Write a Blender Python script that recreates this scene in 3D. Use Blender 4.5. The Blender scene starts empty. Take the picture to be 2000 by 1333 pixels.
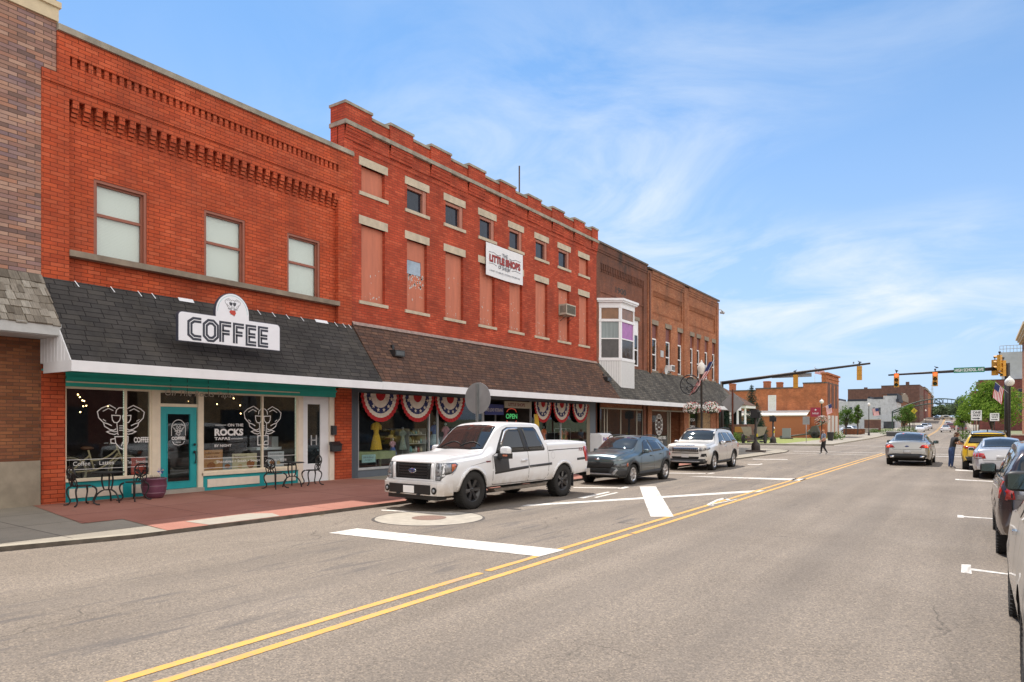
import bpy, bmesh, math, random
from mathutils import Vector, Matrix
from mathutils.bvhtree import BVHTree
from bisect import bisect_right
R = math.radians
PI = math.pi
random.seed(7)
C = bpy.context.scene.collection

# ------------------------------------------------------------------ camera, sky, sun, exposure
FPX, TH = 1350.0, math.atan(912/1350)
SI, CO = math.sin(TH), math.cos(TH)
cam = bpy.data.cameras.new('camera')
cam.sensor_width = 36; cam.lens = FPX/2000*36; cam.shift_y = 163.5/2000
cam.clip_start = .1; cam.clip_end = 6000
camo = bpy.data.objects.new('camera', cam); C.objects.link(camo)
camo.location = (0, 0, 1.95); camo.rotation_euler = (R(90), 0, TH)
bpy.context.scene.camera = camo
scn = bpy.context.scene
scn.view_settings.view_transform = 'Standard'; scn.view_settings.look = 'None'
scn.view_settings.gamma = 1; scn.view_settings.use_curve_mapping = False
scn.view_settings.exposure = 0.40
SUNV = Vector((-.415, .31, 1)).normalized()
sun = bpy.data.lights.new('sun', 'SUN'); sun.energy = 4.2; sun.angle = R(.5); sun.color = (1, .93, .84)
suno = bpy.data.objects.new('sun', sun); C.objects.link(suno)
suno.rotation_euler = SUNV.to_track_quat('Z', 'Y').to_euler()
suno.location = (0, 0, 60)
W = bpy.data.worlds.new('World'); scn.world = W; W.use_nodes = True
wt = W.node_tree; wt.nodes.clear()

class NT:                                   # tiny node-graph helper
    def __init__(s, tree): s.t = tree
    def n(s, typ, ins=None, **kw):
        nd = s.t.nodes.new(typ)
        for k, v in kw.items(): setattr(nd, k, v)
        for k, v in (ins or {}).items(): s.put(nd.inputs[k], v)
        return nd
    def put(s, sock, v):
        if isinstance(v, bpy.types.NodeSocket): s.t.links.new(v, sock)
        else: sock.default_value = v
    def m(s, op, a, b=0.0, c=None, clamp=False):
        nd = s.n('ShaderNodeMath', {0: a, 1: b}, operation=op, use_clamp=clamp)
        if c is not None: s.put(nd.inputs[2], c)
        return nd.outputs[0]
    def mix(s, f, a, b, typ='MIX'):
        nd = s.n('ShaderNodeMix', data_type='RGBA', blend_type=typ)
        s.put(nd.inputs[0], f); s.put(nd.inputs[6], a); s.put(nd.inputs[7], b)
        return nd.outputs[2]
    def noise(s, vec, scale, detail=3, rough=.55, dist=0):
        nd = s.n('ShaderNodeTexNoise', {'Scale': scale, 'Detail': detail, 'Roughness': rough, 'Distortion': dist})
        if vec is not None: s.put(nd.inputs['Vector'], vec)
        return nd.outputs['Fac']
    def ramp(s, f, stops):
        nd = s.n('ShaderNodeValToRGB', {'Fac': f}); e = nd.color_ramp.elements
        while len(e) < len(stops): e.new(.5)
        for i, (p, c) in enumerate(stops):
            e[i].position = p; e[i].color = c if len(c) == 4 else (*c, 1)
        return nd.outputs['Color']
    def lin(s, f, a, b, lo=0., hi=1.):
        nd = s.n('ShaderNodeMapRange', {'Value': f, 'From Min': a, 'From Max': b, 'To Min': lo, 'To Max': hi}); nd.clamp = True
        return nd.outputs[0]
def c4(c): return (*c, 1) if len(c) == 3 else c

w = NT(wt)
sky = w.n('ShaderNodeTexSky', sky_type='NISHITA', sun_disc=False, sun_elevation=math.asin(SUNV.z),
          sun_rotation=math.atan2(SUNV.x, SUNV.y), air_density=1.0, dust_density=.35, ozone_density=2.5, altitude=200)
gen = w.n('ShaderNodeTexCoord').outputs['Generated']
sp = w.n('ShaderNodeSeparateXYZ', {0: gen})
zz = w.m('MAXIMUM', sp.outputs[2], 0.0)
den = w.m('ADD', zz, .22)
cx = w.m('DIVIDE', sp.outputs[0], den); cy = w.m('DIVIDE', sp.outputs[1], den)
cv = w.n('ShaderNodeCombineXYZ', {0: w.m('ADD', w.m('MULTIPLY', cx, .75), 2.3), 1: w.m('ADD', cy, 9.9), 2: 0.}).outputs[0]
n1 = w.noise(cv, 2.1, 10, .62, .9)
n2 = w.noise(cv, .55, 3, .5, .3)
cm = w.m('MULTIPLY', w.lin(n1, .40, .74), w.lin(n2, .36, .60))
# thin cirrus mostly ahead along the street
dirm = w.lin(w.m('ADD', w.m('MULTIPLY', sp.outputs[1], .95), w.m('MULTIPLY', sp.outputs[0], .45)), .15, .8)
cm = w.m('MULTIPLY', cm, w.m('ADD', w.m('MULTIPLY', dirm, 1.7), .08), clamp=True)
cm = w.m('MULTIPLY', w.m('MULTIPLY', cm, w.lin(zz, .02, .16)), w.lin(zz, .56, .40, .15, 1.0))
skc = w.mix(1.0, sky.outputs[0], (.76, 1.0, 1.10, 1), 'MULTIPLY')
haz = w.m('MULTIPLY', w.lin(zz, .48, .02), .80)
skc = w.mix(haz, skc, (3.4, 4.25, 6.2, 1))
skc = w.mix(cm, skc, (5.6, 6.1, 6.7, 1))
# unseen bright cloud added behind the camera to light the shaded fronts
fill_veil = w.lin(w.m('ADD', w.m('MULTIPLY', sp.outputs[0], .9), w.m('MULTIPLY', sp.outputs[1], -.45)), -.12, .45)
fill_veil = w.m('MULTIPLY', w.m('MULTIPLY', fill_veil, w.lin(n2, .30, .55, .72, 1.0)), w.lin(zz, .0, .08))
skc = w.mix(fill_veil, skc, (12.3, 11.6, 10.8, 1))
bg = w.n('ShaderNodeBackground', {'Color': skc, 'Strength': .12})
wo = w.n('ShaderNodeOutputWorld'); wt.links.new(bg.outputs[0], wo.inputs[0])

# ------------------------------------------------------------------ materials
MC = {}
def pbsdf(g, **ins):
    b = g.n('ShaderNodeBsdfPrincipled'); o = g.n('ShaderNodeOutputMaterial')
    g.t.links.new(b.outputs[0], o.inputs[0])
    for k, v in ins.items(): g.put(b.inputs[k.replace('_', ' ')], v)
    return b
def newmat(name):
    m = bpy.data.materials.new(name); m.use_nodes = True; m.node_tree.nodes.clear()
    return m, NT(m.node_tree)
def M(name, col=(.5, .5, .5), rough=.6, metal=0, var=.12, scale=5, bump=0, coat=0, em=None, ems=1, spec=.5, stretch=None):
    if name in MC: return MC[name]
    m, g = newmat(name); col = c4(col)
    pos = g.n('ShaderNodeTexCoord').outputs['Object']
    if stretch: pos = g.n('ShaderNodeMapping', {'Vector': pos, 'Scale': stretch}).outputs[0]
    nz = g.noise(pos, scale, 5, .6)
    cc = g.mix(1.0, col, g.ramp(nz, [(.25, (1-var,)*3), (.75, (1+var,)*3)]), 'MULTIPLY')
    b = pbsdf(g, Base_Color=cc, Roughness=g.lin(nz, .3, .7, max(.02, rough-.06), min(1, rough+.06)), Metallic=metal)
    b.inputs['Coat Weight'].default_value = coat; b.inputs['Coat Roughness'].default_value = .04
    b.inputs['Specular IOR Level'].default_value = spec
    if em: b.inputs['Emission Color'].default_value = c4(em); b.inputs['Emission Strength'].default_value = ems
    if bump:
        bn = g.n('ShaderNodeBump', {'Height': g.noise(pos, scale*6, 4, .6), 'Strength': bump, 'Distance': .01})
        g.put(b.inputs['Normal'], bn.outputs[0])
    MC[name] = m; return m
def glass(name, tint=(.02, .025, .028), alpha=.35, rough=.02, see=.84, f0=.075):
    """clear window glass: fresnel gloss over see-through"""
    if name in MC: return MC[name]
    m, g = newmat(name)
    gl = g.n('ShaderNodeBsdfGlossy', {'Roughness': rough, 'Color': (.9, .95, 1, 1)})
    tr = g.n('ShaderNodeBsdfTransparent', {'Color': (see*.96, see, see, 1)})
    df = g.n('ShaderNodeBsdfDiffuse', {'Color': c4(tint)})
    a = g.n('ShaderNodeMixShader', {0: alpha}); g.t.links.new(tr.outputs[0], a.inputs[1]); g.t.links.new(df.outputs[0], a.inputs[2])
    ge = g.n('ShaderNodeNewGeometry')
    dt = g.n('ShaderNodeVectorMath', {0: ge.outputs['Normal'], 1: ge.outputs['Incoming']}, operation='DOT_PRODUCT').outputs['Value']
    fr = g.m('ADD', g.m('MULTIPLY', g.m('POWER', g.m('SUBTRACT', 1.0, g.m('ABSOLUTE', dt)), 5.0), .9), f0)
    b = g.n('ShaderNodeMixShader', {0: fr})
    g.t.links.new(a.outputs[0], b.inputs[1]); g.t.links.new(gl.outputs[0], b.inputs[2])
    o = g.n('ShaderNodeOutputMaterial'); g.t.links.new(b.outputs[0], o.inputs[0])
    MC[name] = m; return m
def uvfac(g, slope=1.0):
    """(u, v) that lies along a wall: world y or x by facing, and height"""
    ge = g.n('ShaderNodeNewGeometry')
    p = g.n('ShaderNodeSeparateXYZ', {0: ge.outputs['Position']}); nn = g.n('ShaderNodeSeparateXYZ', {0: ge.outputs['Normal']})
    isx = g.m('GREATER_THAN', g.m('ABSOLUTE', nn.outputs[0]), g.m('ABSOLUTE', nn.outputs[1]))
    u = g.m('ADD', g.m('MULTIPLY', p.outputs[1], isx), g.m('MULTIPLY', p.outputs[0], g.m('SUBTRACT', 1.0, isx)))
    return u, g.m('MULTIPLY', p.outputs[2], slope), ge.outputs['Position']
def brick(name, cols, mortar=(.16, .10, .08), bw=.215, bh=.0755, mw=.011, stain=.25, staincol=(.06, .04, .035), rough=.85, slope=1.0, stagger=.5, bump=.6, blotch=.25, stainscale=.35, lo=.45, hi=.75, zdark=None):
    if name in MC: return MC[name]
    m, g = newmat(name)
    u, v, pos = uvfac(g, slope)
    row = g.m('FLOOR', g.m('DIVIDE', v, bh)); fv = g.m('FRACT', g.m('DIVIDE', v, bh))
    par = g.m('MODULO', row, 2.0)
    uu = g.m('ADD', g.m('DIVIDE', u, bw), g.m('MULTIPLY', par, stagger))
    if slope != 1.0: uu = g.m('ADD', uu, g.m('MULTIPLY', g.n('ShaderNodeTexWhiteNoise', {'W': row}, noise_dimensions='1D').outputs[0], .8))
    col = g.m('FLOOR', uu); fu = g.m('FRACT', uu)
    wn = g.n('ShaderNodeTexWhiteNoise', {'Vector': g.n('ShaderNodeCombineXYZ', {0: col, 1: row, 2: 0.}).outputs[0]}, noise_dimensions='3D')
    k = len(cols)
    bc = g.ramp(wn.outputs[0], [((i+.5)/k, c) for i, c in enumerate(cols)])
    du = g.m('MULTIPLY', g.m('MINIMUM', fu, g.m('SUBTRACT', 1.0, fu)), bw)
    dv = g.m('MULTIPLY', g.m('MINIMUM', fv, g.m('SUBTRACT', 1.0, fv)), bh)
    dd = g.m('MINIMUM', du, dv)
    mk = g.lin(dd, mw*.35, mw*.75)                 # 1 on the brick face
    big = g.noise(pos, 1.1, 4, .6)
    bc = g.mix(1.0, bc, g.ramp(big, [(.3, (1-blotch,)*3), (.7, (1+blotch,)*3)]), 'MULTIPLY')
    fine = g.noise(pos, 45, 3, .6)
    bc = g.mix(1.0, bc, g.ramp(fine, [(.2, (.85,)*3), (.8, (1.15,)*3)]), 'MULTIPLY')
    cc = g.mix(mk, c4(mortar), bc)
    st = g.n('ShaderNodeMapping', {'Vector': pos, 'Scale': (1, 1, .35)}).outputs[0]
    sm = g.m('MULTIPLY', g.lin(g.noise(st, stainscale*3, 5, .65), lo, hi), stain)
    if zdark:                                       # soot that belongs to the masonry near the top / base
        z = g.n('ShaderNodeSeparateXYZ', {0: pos}).outputs[2]
        sm = g.m('ADD', sm, g.m('MULTIPLY', g.lin(z, zdark[0], zdark[1]), g.m('MULTIPLY', g.lin(big, .3, .65), zdark[2])), clamp=True)
    cc = g.mix(sm, cc, c4(staincol))
    b = pbsdf(g, Base_Color=cc, Roughness=rough)
    b.inputs['Specular IOR Level'].default_value = .25
    bn = g.n('ShaderNodeBump', {'Height': g.m('ADD', mk, g.m('MULTIPLY', fine, .35)), 'Strength': bump, 'Distance': .012})
    g.put(b.inputs['Normal'], bn.outputs[0])
    MC[name] = m; return m

def asphalt():
    m, g = newmat('asphalt')
    ge = g.n('ShaderNodeNewGeometry'); pos = ge.outputs['Position']
    base = g.ramp(g.noise(pos, .35, 5, .6), [(.3, (.184, .156, .130)), (.7, (.232, .199, .168))])
    st = g.n('ShaderNodeMapping', {'Vector': pos, 'Scale': (1.1, .05, 1)}).outputs[0]
    base = g.mix(1.0, base, g.ramp(g.noise(st, 1.3, 4, .6), [(.3, (.84,)*3), (.7, (1.12,)*3)]), 'MULTIPLY')
    ag = g.n('ShaderNodeTexVoronoi', {'Vector': pos, 'Scale': 75.}); rnd = g.n('ShaderNodeSeparateColor', {0: ag.outputs['Color']}).outputs[0]
    base = g.mix(1.0, base, g.ramp(rnd, [(0, (.62,)*3), (.35, (.92,)*3), (.7, (1.05, 1.03, 1.0)), (1, (1.5, 1.45, 1.35))]), 'MULTIPLY')
    ag2 = g.noise(pos, 22, 4, .75)
    base = g.mix(1.0, base, g.ramp(ag2, [(.25, (.80,)*3), (.75, (1.18,)*3)]), 'MULTIPLY')
    # rubber scuffs running with the traffic
    s2 = g.n('ShaderNodeMapping', {'Vector': pos, 'Scale': (5.5, .62, 1), 'Rotation': (0, 0, R(4))}).outputs[0]
    px = g.n('ShaderNodeSeparateXYZ', {0: pos}).outputs[0]
    lane = g.m('MULTIPLY', g.lin(px, -9.8, -8.5), g.lin(px, -5.2, -5.9))
    sc = g.m('MULTIPLY', g.lin(g.noise(s2, 1.1, 3, .5), .56, .68), g.m('MULTIPLY', lane, .7))
    base = g.mix(sc, base, (.10, .092, .09, 1))
    wob = g.m('ADD', px, g.m('MULTIPLY', g.noise(g.n('ShaderNodeMapping', {'Vector': pos, 'Scale': (.1, .06, 1)}).outputs[0], 1.0, 2), .5))
    for x_ in (-8.35, -6.65, -3.65, -1.95):       # polished wheel paths
        base = g.mix(g.m('MULTIPLY', g.lin(g.m('ABSOLUTE', g.m('SUBTRACT', wob, x_+.25)), .42, .12), .22), base, (.135, .118, .104, 1))
    # oil spots and fine cracks
    oil = g.lin(g.noise(pos, 2.2, 2, .5), .73, .80)
    base = g.mix(g.m('MULTIPLY', oil, .35), base, (.09, .08, .075, 1))
    wp = g.n('ShaderNodeVectorMath', {0: pos, 1: g.n('ShaderNodeTexNoise', {'Vector': pos, 'Scale': 1.3, 'Detail': 4.}).outputs['Color']}, operation='ADD').outputs[0]
    cr = g.n('ShaderNodeTexVoronoi', {'Vector': wp, 'Scale': .28}, feature='DISTANCE_TO_EDGE').outputs[0]
    crm = g.m('MULTIPLY', g.lin(cr, .0045, .0015), g.lin(g.noise(pos, .22, 2), .52, .58))
    base = g.mix(g.m('MULTIPLY', crm, .55), base, (.05, .045, .04, 1))
    b = pbsdf(g, Base_Color=base, Roughness=.88); b.inputs['Specular IOR Level'].default_value = .3
    bn = g.n('ShaderNodeBump', {'Height': g.m('ADD', rnd, ag2), 'Strength': .45, 'Distance': .006})
    g.put(b.inputs['Normal'], bn.outputs[0]); return m
def paving(name, ca, cb, joint=(.09, .075, .065), sx=1.5, sy=1.5, rot=0, jw=.012, grit=60):
    if name in MC: return MC[name]
    m, g = newmat(name)
    pos = g.n('ShaderNodeNewGeometry').outputs['Position']
    pr_ = g.n('ShaderNodeMapping', {'Vector': pos, 'Rotation': (0, 0, R(rot))}).outputs[0]
    p = g.n('ShaderNodeSeparateXYZ', {0: pr_})
    fx = g.m('FRACT', g.m('DIVIDE', p.outputs[0], sx)); fy_ = g.m('FRACT', g.m('DIVIDE', p.outputs[1], sy))
    d = g.m('MINIMUM', g.m('MULTIPLY', g.m('MINIMUM', fx, g.m('SUBTRACT', 1.0, fx)), sx), g.m('MULTIPLY', g.m('MINIMUM', fy_, g.m('SUBTRACT', 1.0, fy_)), sy))
    cell = g.n('ShaderNodeTexWhiteNoise', {'Vector': g.n('ShaderNodeCombineXYZ', {0: g.m('FLOOR', g.m('DIVIDE', p.outputs[0], sx)), 1: g.m('FLOOR', g.m('DIVIDE', p.outputs[1], sy)), 2: 0.}).outputs[0]}, noise_dimensions='3D').outputs[0]
    nz = g.noise(pos, .9, 6, .65)
    base = g.mix(g.lin(g.m('ADD', g.m('MULTIPLY', nz, .8), g.m('MULTIPLY', cell, .25)), .3, .75), c4(ca), c4(cb))
    base = g.mix(1.0, base, g.ramp(g.noise(pos, grit, 4, .7), [(.25, (.78,)*3), (.75, (1.2,)*3)]), 'MULTIPLY')
    sp_ = g.lin(g.noise(pos, 3.3, 3, .6), .66, .72); base = g.mix(g.m('MULTIPLY', sp_, .3), base, (.12, .10, .09, 1))
    base = g.mix(g.m('MULTIPLY', g.lin(d, jw, jw*.4), .85), base, c4(joint))
    b = pbsdf(g, Base_Color=base, Roughness=.85); b.inputs['Specular IOR Level'].default_value = .3
    g.put(b.inputs['Normal'], g.n('ShaderNodeBump', {'Height': g.m('ADD', g.lin(d, 0, jw), g.m('MULTIPLY', g.noise(pos, grit, 3), .3)), 'Strength': .4, 'Distance': .008}).outputs[0])
    MC[name] = m; return m
def paint_line(name, col, worn=.35):
    if name in MC: return MC[name]
    m, g = newmat(name); pos = g.n('ShaderNodeNewGeometry').outputs['Position']
    scf = g.noise(g.n('ShaderNodeMapping', {'Vector': pos, 'Scale': (6, .7, 1), 'Rotation': (0, 0, R(4))}).outputs[0], 1.3, 3, .5)
    k = g.m('MULTIPLY', g.m('MAXIMUM', g.lin(g.noise(pos, 11, 6, .75), .49, .62), g.lin(scf, .57, .66)), worn)
    cc = g.mix(k, c4(col), (.25, .22, .2, 1))
    cc = g.mix(1.0, cc, g.ramp(g.noise(pos, 2.1, 4, .6), [(.3, (.87,)*3), (.7, (1.07,)*3)]), 'MULTIPLY')
    pbsdf(g, Base_Color=cc, Roughness=.7); MC[name] = m; return m
def car_paint(name, col, metal=0.0, rough=.32, mud=.35):
    if name in MC: return MC[name]
    m, g = newmat(name)
    tc = g.n('ShaderNodeTexCoord').outputs['Object']
    z = g.n('ShaderNodeSeparateXYZ', {0: tc}).outputs[2]
    dirt = g.m('MULTIPLY', g.lin(z, .78, .40), g.lin(g.noise(tc, 3.5, 5, .65), .2, .6))
    cc = g.mix(g.m('MULTIPLY', dirt, mud), c4(col), (.40, .31, .21, 1))
    b = pbsdf(g, Base_Color=cc, Roughness=g.m('ADD', rough, g.m('MULTIPLY', dirt, .35)), Metallic=metal)
    b.inputs['Coat Weight'].default_value = .8; b.inputs['Coat Roughness'].default_value = .05
    MC[name] = m; return m

# ------------------------------------------------------------------ object helpers
def T(o, label, cat, group=None):
    o['label'] = label; o['category'] = cat
    if group: o['group'] = group
    return o
def thing(name, label, cat, loc=(0, 0, 0), rz=0, group=None):
    o = bpy.data.objects.new(name, None); C.objects.link(o); o.location = loc; o.rotation_euler = (0, 0, rz)
    o.empty_display_size = .2
    return T(o, label, cat, group)
def lerp(a, b, t): return a+(b-a)*t
class B:
    """collects faces, then links ONE mesh object"""
    def __init__(s): s.v = []; s.f = []; s.mi = []; s.cur = 0; s.sm = []; s.smooth = False
    def face(s, ids): s.f.append(ids); s.mi.append(s.cur); s.sm.append(s.smooth)
    def add(s, vs, fs):
        o = len(s.v); s.v += [tuple(v) for v in vs]
        for f in fs: s.face([i+o for i in f])
    def poly(s, pts): s.add(pts, [list(range(len(pts)))])
    def box(s, x0, x1, y0, y1, z0, z1):
        if x0 > x1: x0, x1 = x1, x0
        if y0 > y1: y0, y1 = y1, y0
        if z0 > z1: z0, z1 = z1, z0
        s.add([(x0, y0, z0), (x1, y0, z0), (x1, y1, z0), (x0, y1, z0), (x0, y0, z1), (x1, y0, z1), (x1, y1, z1), (x0, y1, z1)],
              [[0, 3, 2, 1], [4, 5, 6, 7], [0, 1, 5, 4], [1, 2, 6, 5], [2, 3, 7, 6], [3, 0, 4, 7]])
        return s
    def prism(s, pts, ax, a0, a1):
        """2-D polygon in the other two axes, extruded along ax from a0 to a1"""
        def mk(p, a): return (a, p[0], p[1]) if ax == 'x' else (p[0], a, p[1]) if ax == 'y' else (p[0], p[1], a)
        n = len(pts); vs = [mk(p, a0) for p in pts]+[mk(p, a1) for p in pts]
        s.add(vs, [list(range(n))[::-1], [n+i for i in range(n)]]+[[i, (i+1) % n, n+(i+1) % n, n+i] for i in range(n)])
        return s
    def cyl(s, p0, p1, r0, r1=None, n=12, cap=True):
        return s.tube([p0, p1], [r0, r0 if r1 is None else r1], n, cap)
    def tube(s, pts, r, n=8, cap=True, closed=False):
        pts = [Vector(p) for p in pts]; k = len(pts)
        if not hasattr(r, '__len__'): r = [r]*k
        off = len(s.v); up = None; sm = s.smooth; s.smooth = n > 4
        for i, p in enumerate(pts):
            if closed: d = pts[(i+1) % k]-pts[i-1]
            else: d = (pts[min(i+1, k-1)]-pts[max(i-1, 0)])
            d = d.normalized() if d.length > 1e-9 else Vector((0, 0, 1))
            if up is None:
                up = Vector((0, 0, 1)) if abs(d.z) < .9 else Vector((1, 0, 0))
            a = d.cross(up)
            if a.length < 1e-4: a = d.orthogonal()
            a.normalize(); b = a.cross(d).normalized(); up = b
            for j in range(n):
                t = 2*PI*j/n+PI/n
                s.v.append(tuple(p+(a*math.cos(t)+b*math.sin(t))*r[i]))
        for i in range(k if closed else k-1):
            for j in range(n):
                a0, a1 = off+i*n+j, off+i*n+(j+1) % n; ii = (i+1) % k
                s.face([a0, off+ii*n+j, off+ii*n+(j+1) % n, a1])
        s.smooth = sm
        if cap and not closed:
            s.face([off+j for j in range(n)]); s.face([off+(k-1)*n+j for j in range(n)][::-1])
        return s
    def lathe(s, prof, org=(0, 0, 0), n=16, ax='z', smooth=True):
        off = len(s.v); o = org; sm = s.smooth; s.smooth = smooth
        for (r, h) in prof:
            for j in range(n):
                t = 2*PI*j/n; a, b = r*math.cos(t), r*math.sin(t)
                s.v.append((o[0]+a, o[1]+b, o[2]+h) if ax == 'z' else (o[0]+h, o[1]+a, o[2]+b) if ax == 'x' else (o[0]+b, o[1]+h, o[2]+a))
        for i in range(len(prof)-1):
            for j in range(n):
                s.face([off+i*n+j, off+i*n+(j+1) % n, off+(i+1)*n+(j+1) % n, off+(i+1)*n+j])
        s.smooth = sm
        return s
    def ball(s, c, r, n=12, sq=(1, 1, 1)):
        off = len(s.v); m = max(4, n//2); sm = s.smooth; s.smooth = True
        for i in range(m+1):
            ph = PI*i/m
            for j in range(n):
                t = 2*PI*j/n
                s.v.append((c[0]+r*sq[0]*math.sin(ph)*math.cos(t), c[1]+r*sq[1]*math.sin(ph)*math.sin(t), c[2]+r*sq[2]*math.cos(ph)))
        for i in range(m):
            for j in range(n):
                s.face([off+i*n+j, off+(i+1)*n+j, off+(i+1)*n+(j+1) % n, off+i*n+(j+1) % n])
        s.smooth = sm
        return s
    def grid(s, f, nu, nv):
        off = len(s.v)
        for i in range(nu+1):
            for j in range(nv+1): s.v.append(tuple(f(i/nu, j/nv)))
        for i in range(nu):
            for j in range(nv):
                a = off+i*(nv+1)+j; s.face([a, a+nv+1, a+nv+2, a+1])
        return s
    def stroke(s, pts, wd, mapf, closed=False):
        """flat line of width wd with mitred joints; mapf turns (u, v) into a point"""
        P = [Vector((p[0], p[1])) for p in pts]; k = len(P); L = []
        for i in range(k):
            a = P[i]-P[i-1] if (i > 0 or closed) else P[1]-P[0]
            b = P[(i+1) % k]-P[i] if (i < k-1 or closed) else P[k-1]-P[k-2]
            a.normalize(); b.normalize(); na, nb = Vector((-a.y, a.x)), Vector((-b.y, b.x))
            n = na+nb; n = n.normalized() if n.length > 1e-5 else na
            L.append((P[i], n*(wd/2/max(.35, n.dot(na)))))
        vs = []
        for p, n in L: vs += [mapf(*(p+n)), mapf(*(p-n))]
        fs = [[2*i, 2*i+1, 2*((i+1) % k)+1, 2*((i+1) % k)] for i in range(k if closed else k-1)]
        s.add(vs, fs); return s
    def build(s, name, mats, parent=None, kind=None, loc=None, label=None):
        me = bpy.data.meshes.new(name)
        rt = parent
        while rt is not None and rt.parent is not None: rt = rt.parent
        off = Vector(rt.location) if rt is not None and rt.get('_w') else (Vector(loc) if loc else Vector((0, 0, 0)))
        me.from_pydata([tuple(Vector(v)-off) for v in s.v], [], s.f)
        if not isinstance(mats, (list, tuple)): mats = [mats]
        for m in mats: me.materials.append(m)
        for p, mi, sm in zip(me.polygons, s.mi, s.sm): p.material_index = mi; p.use_smooth = sm
        bm = bmesh.new(); bm.from_mesh(me); bmesh.ops.recalc_face_normals(bm, faces=bm.faces); bm.to_mesh(me); bm.free()
        o = bpy.data.objects.new(name, me); C.objects.link(o)
        if parent is not None: o.parent = parent
        elif loc: o.location = loc
        if kind: o['kind'] = kind
        if label: o['label'] = label
        return o
def comps(b):
    par = list(range(len(b.v)))
    def fd(i):
        while par[i] != i: par[i] = par[par[i]]; i = par[i]
        return i
    for f in b.f:
        for i in f[1:]: par[fd(i)] = fd(f[0])
    g = {}
    for k, f in enumerate(b.f): g.setdefault(fd(f[0]), []).append(k)
    return list(g.values())
def each(b, name, mats, parent, per=1):
    """one object for every separate piece (or every `per` pieces) of the builder"""
    cs = comps(b); out = []
    for i in range(0, len(cs), per):
        q = B(); mp = {}
        for k in sum(cs[i:i+per], []):
            ids = []
            for v in b.f[k]:
                if v not in mp: mp[v] = len(q.v); q.v.append(b.v[v])
                ids.append(mp[v])
            q.f.append(ids); q.mi.append(b.mi[k]); q.sm.append(b.sm[k])
        out.append(q.build(name, mats, parent))
    return out[0]
def wthing(name, label, cat, loc, group=None):
    """a thing whose parts are given in world coordinates"""
    o = thing(name, label, cat, loc, 0, group); o['_w'] = 1; return o
def kids(o): return [c for c in bpy.data.objects if c.parent == o]
def dup(root, loc, rz=None, label=None, mats=None):
    r = root.copy(); C.objects.link(r); r.location = loc
    if rz is not None: r.rotation_euler = (0, 0, rz)
    if label: r['label'] = label
    for ch in kids(root):
        c = ch.copy(); C.objects.link(c); c.parent = r
        if mats and c.name.split('.')[0] in mats:
            c.data = c.data.copy(); c.data.materials[0] = mats[c.name.split('.')[0]]
        for g_ in kids(ch):
            d = g_.copy(); C.objects.link(d); d.parent = c
    return r
def text(b, s, mapf, x0, y0, width=None, height=None, bold=0, align='L', spacing=1.0, shear=0):
    """letters as flat mesh: mapf turns (u, v) into a point"""
    cu = bpy.data.curves.new('letters', 'FONT'); cu.body = s; cu.size = 1; cu.offset = bold; cu.space_character = spacing; cu.resolution_u = 3; cu.shear = shear
    ob = bpy.data.objects.new('letters', cu); C.objects.link(ob)
    dg = bpy.context.evaluated_depsgraph_get(); me = bpy.data.meshes.new_from_object(ob.evaluated_get(dg))
    xs = [v.co.x for v in me.vertices]; ys = [v.co.y for v in me.vertices]
    wx, wy = max(xs)-min(xs), max(ys)-min(ys)
    kx = width/wx if width else None; ky = height/wy if height else None
    kx = kx or ky; ky = ky or kx; mx, my = min(xs), min(ys)
    ox = x0-(wx*kx/2 if align == 'C' else 0)
    b.add([mapf(ox+(v.co.x-mx)*kx, y0+(v.co.y-my)*ky) for v in me.vertices], [list(p.vertices) for p in me.polygons])
    bpy.data.objects.remove(ob); bpy.data.curves.remove(cu); bpy.data.meshes.remove(me)
    return b
def wall(b, X, y0, y1, z0, z1, holes, dep=.18):
    """wall face at x = X looking +x, with openings and their reveals"""
    ys = sorted({y0, y1, *[h[0] for h in holes], *[h[1] for h in holes]}); zs = sorted({z0, z1, *[h[2] for h in holes], *[h[3] for h in holes]})
    ys = [y for y in ys if y0 <= y <= y1]; zs = [z for z in zs if z0 <= z <= z1]
    for a, c in zip(ys, ys[1:]):
        for d, e in zip(zs, zs[1:]):
            my, mz = (a+c)/2, (d+e)/2
            if any(h[0] < my < h[1] and h[2] < mz < h[3] for h in holes): continue
            b.poly([(X, a, d), (X, c, d), (X, c, e), (X, a, e)])
    for (a, c, d, e) in holes:
        Q = X-dep
        b.poly([(X, a, d), (Q, a, d), (Q, a, e), (X, a, e)]); b.poly([(X, c, d), (Q, c, d), (Q, c, e), (X, c, e)])
        b.poly([(X, a, e), (Q, a, e), (Q, c, e), (X, c, e)]); b.poly([(X, a, d), (Q, a, d), (Q, c, d), (X, c, d)])
    return b
# photograph measurements -> places (all in metres, measured off line: street runs along +y, facades at x = -17.4)
def hill(y):
    pts = [(-60, 0), (110, 0), (183, .40), (230, 1.15), (277, 2.3), (335, 5.0), (370, 5.4), (3000, 5.4)]
    for (a, za), (b_, zb) in zip(pts, pts[1:]):
        if y <= b_: return lerp(za, zb, max(0, (y-a)/(b_-a)))
    return 5.4
def bend(y): return -.0225*max(0, y-60)          # the street turns slightly left past the junction
def at(px, depth, py=None):
    r = (px-1000)/FPX*depth
    x, y = r*CO-depth*SI, r*SI+depth*CO
    return Vector((x, y, hill(y) if py is None else 1.95+(830-py)*depth/FPX))
def G(px, py, z=0.0):
    d = (1.95-z)*FPX/(py-830); return at(px, d, py)
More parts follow.
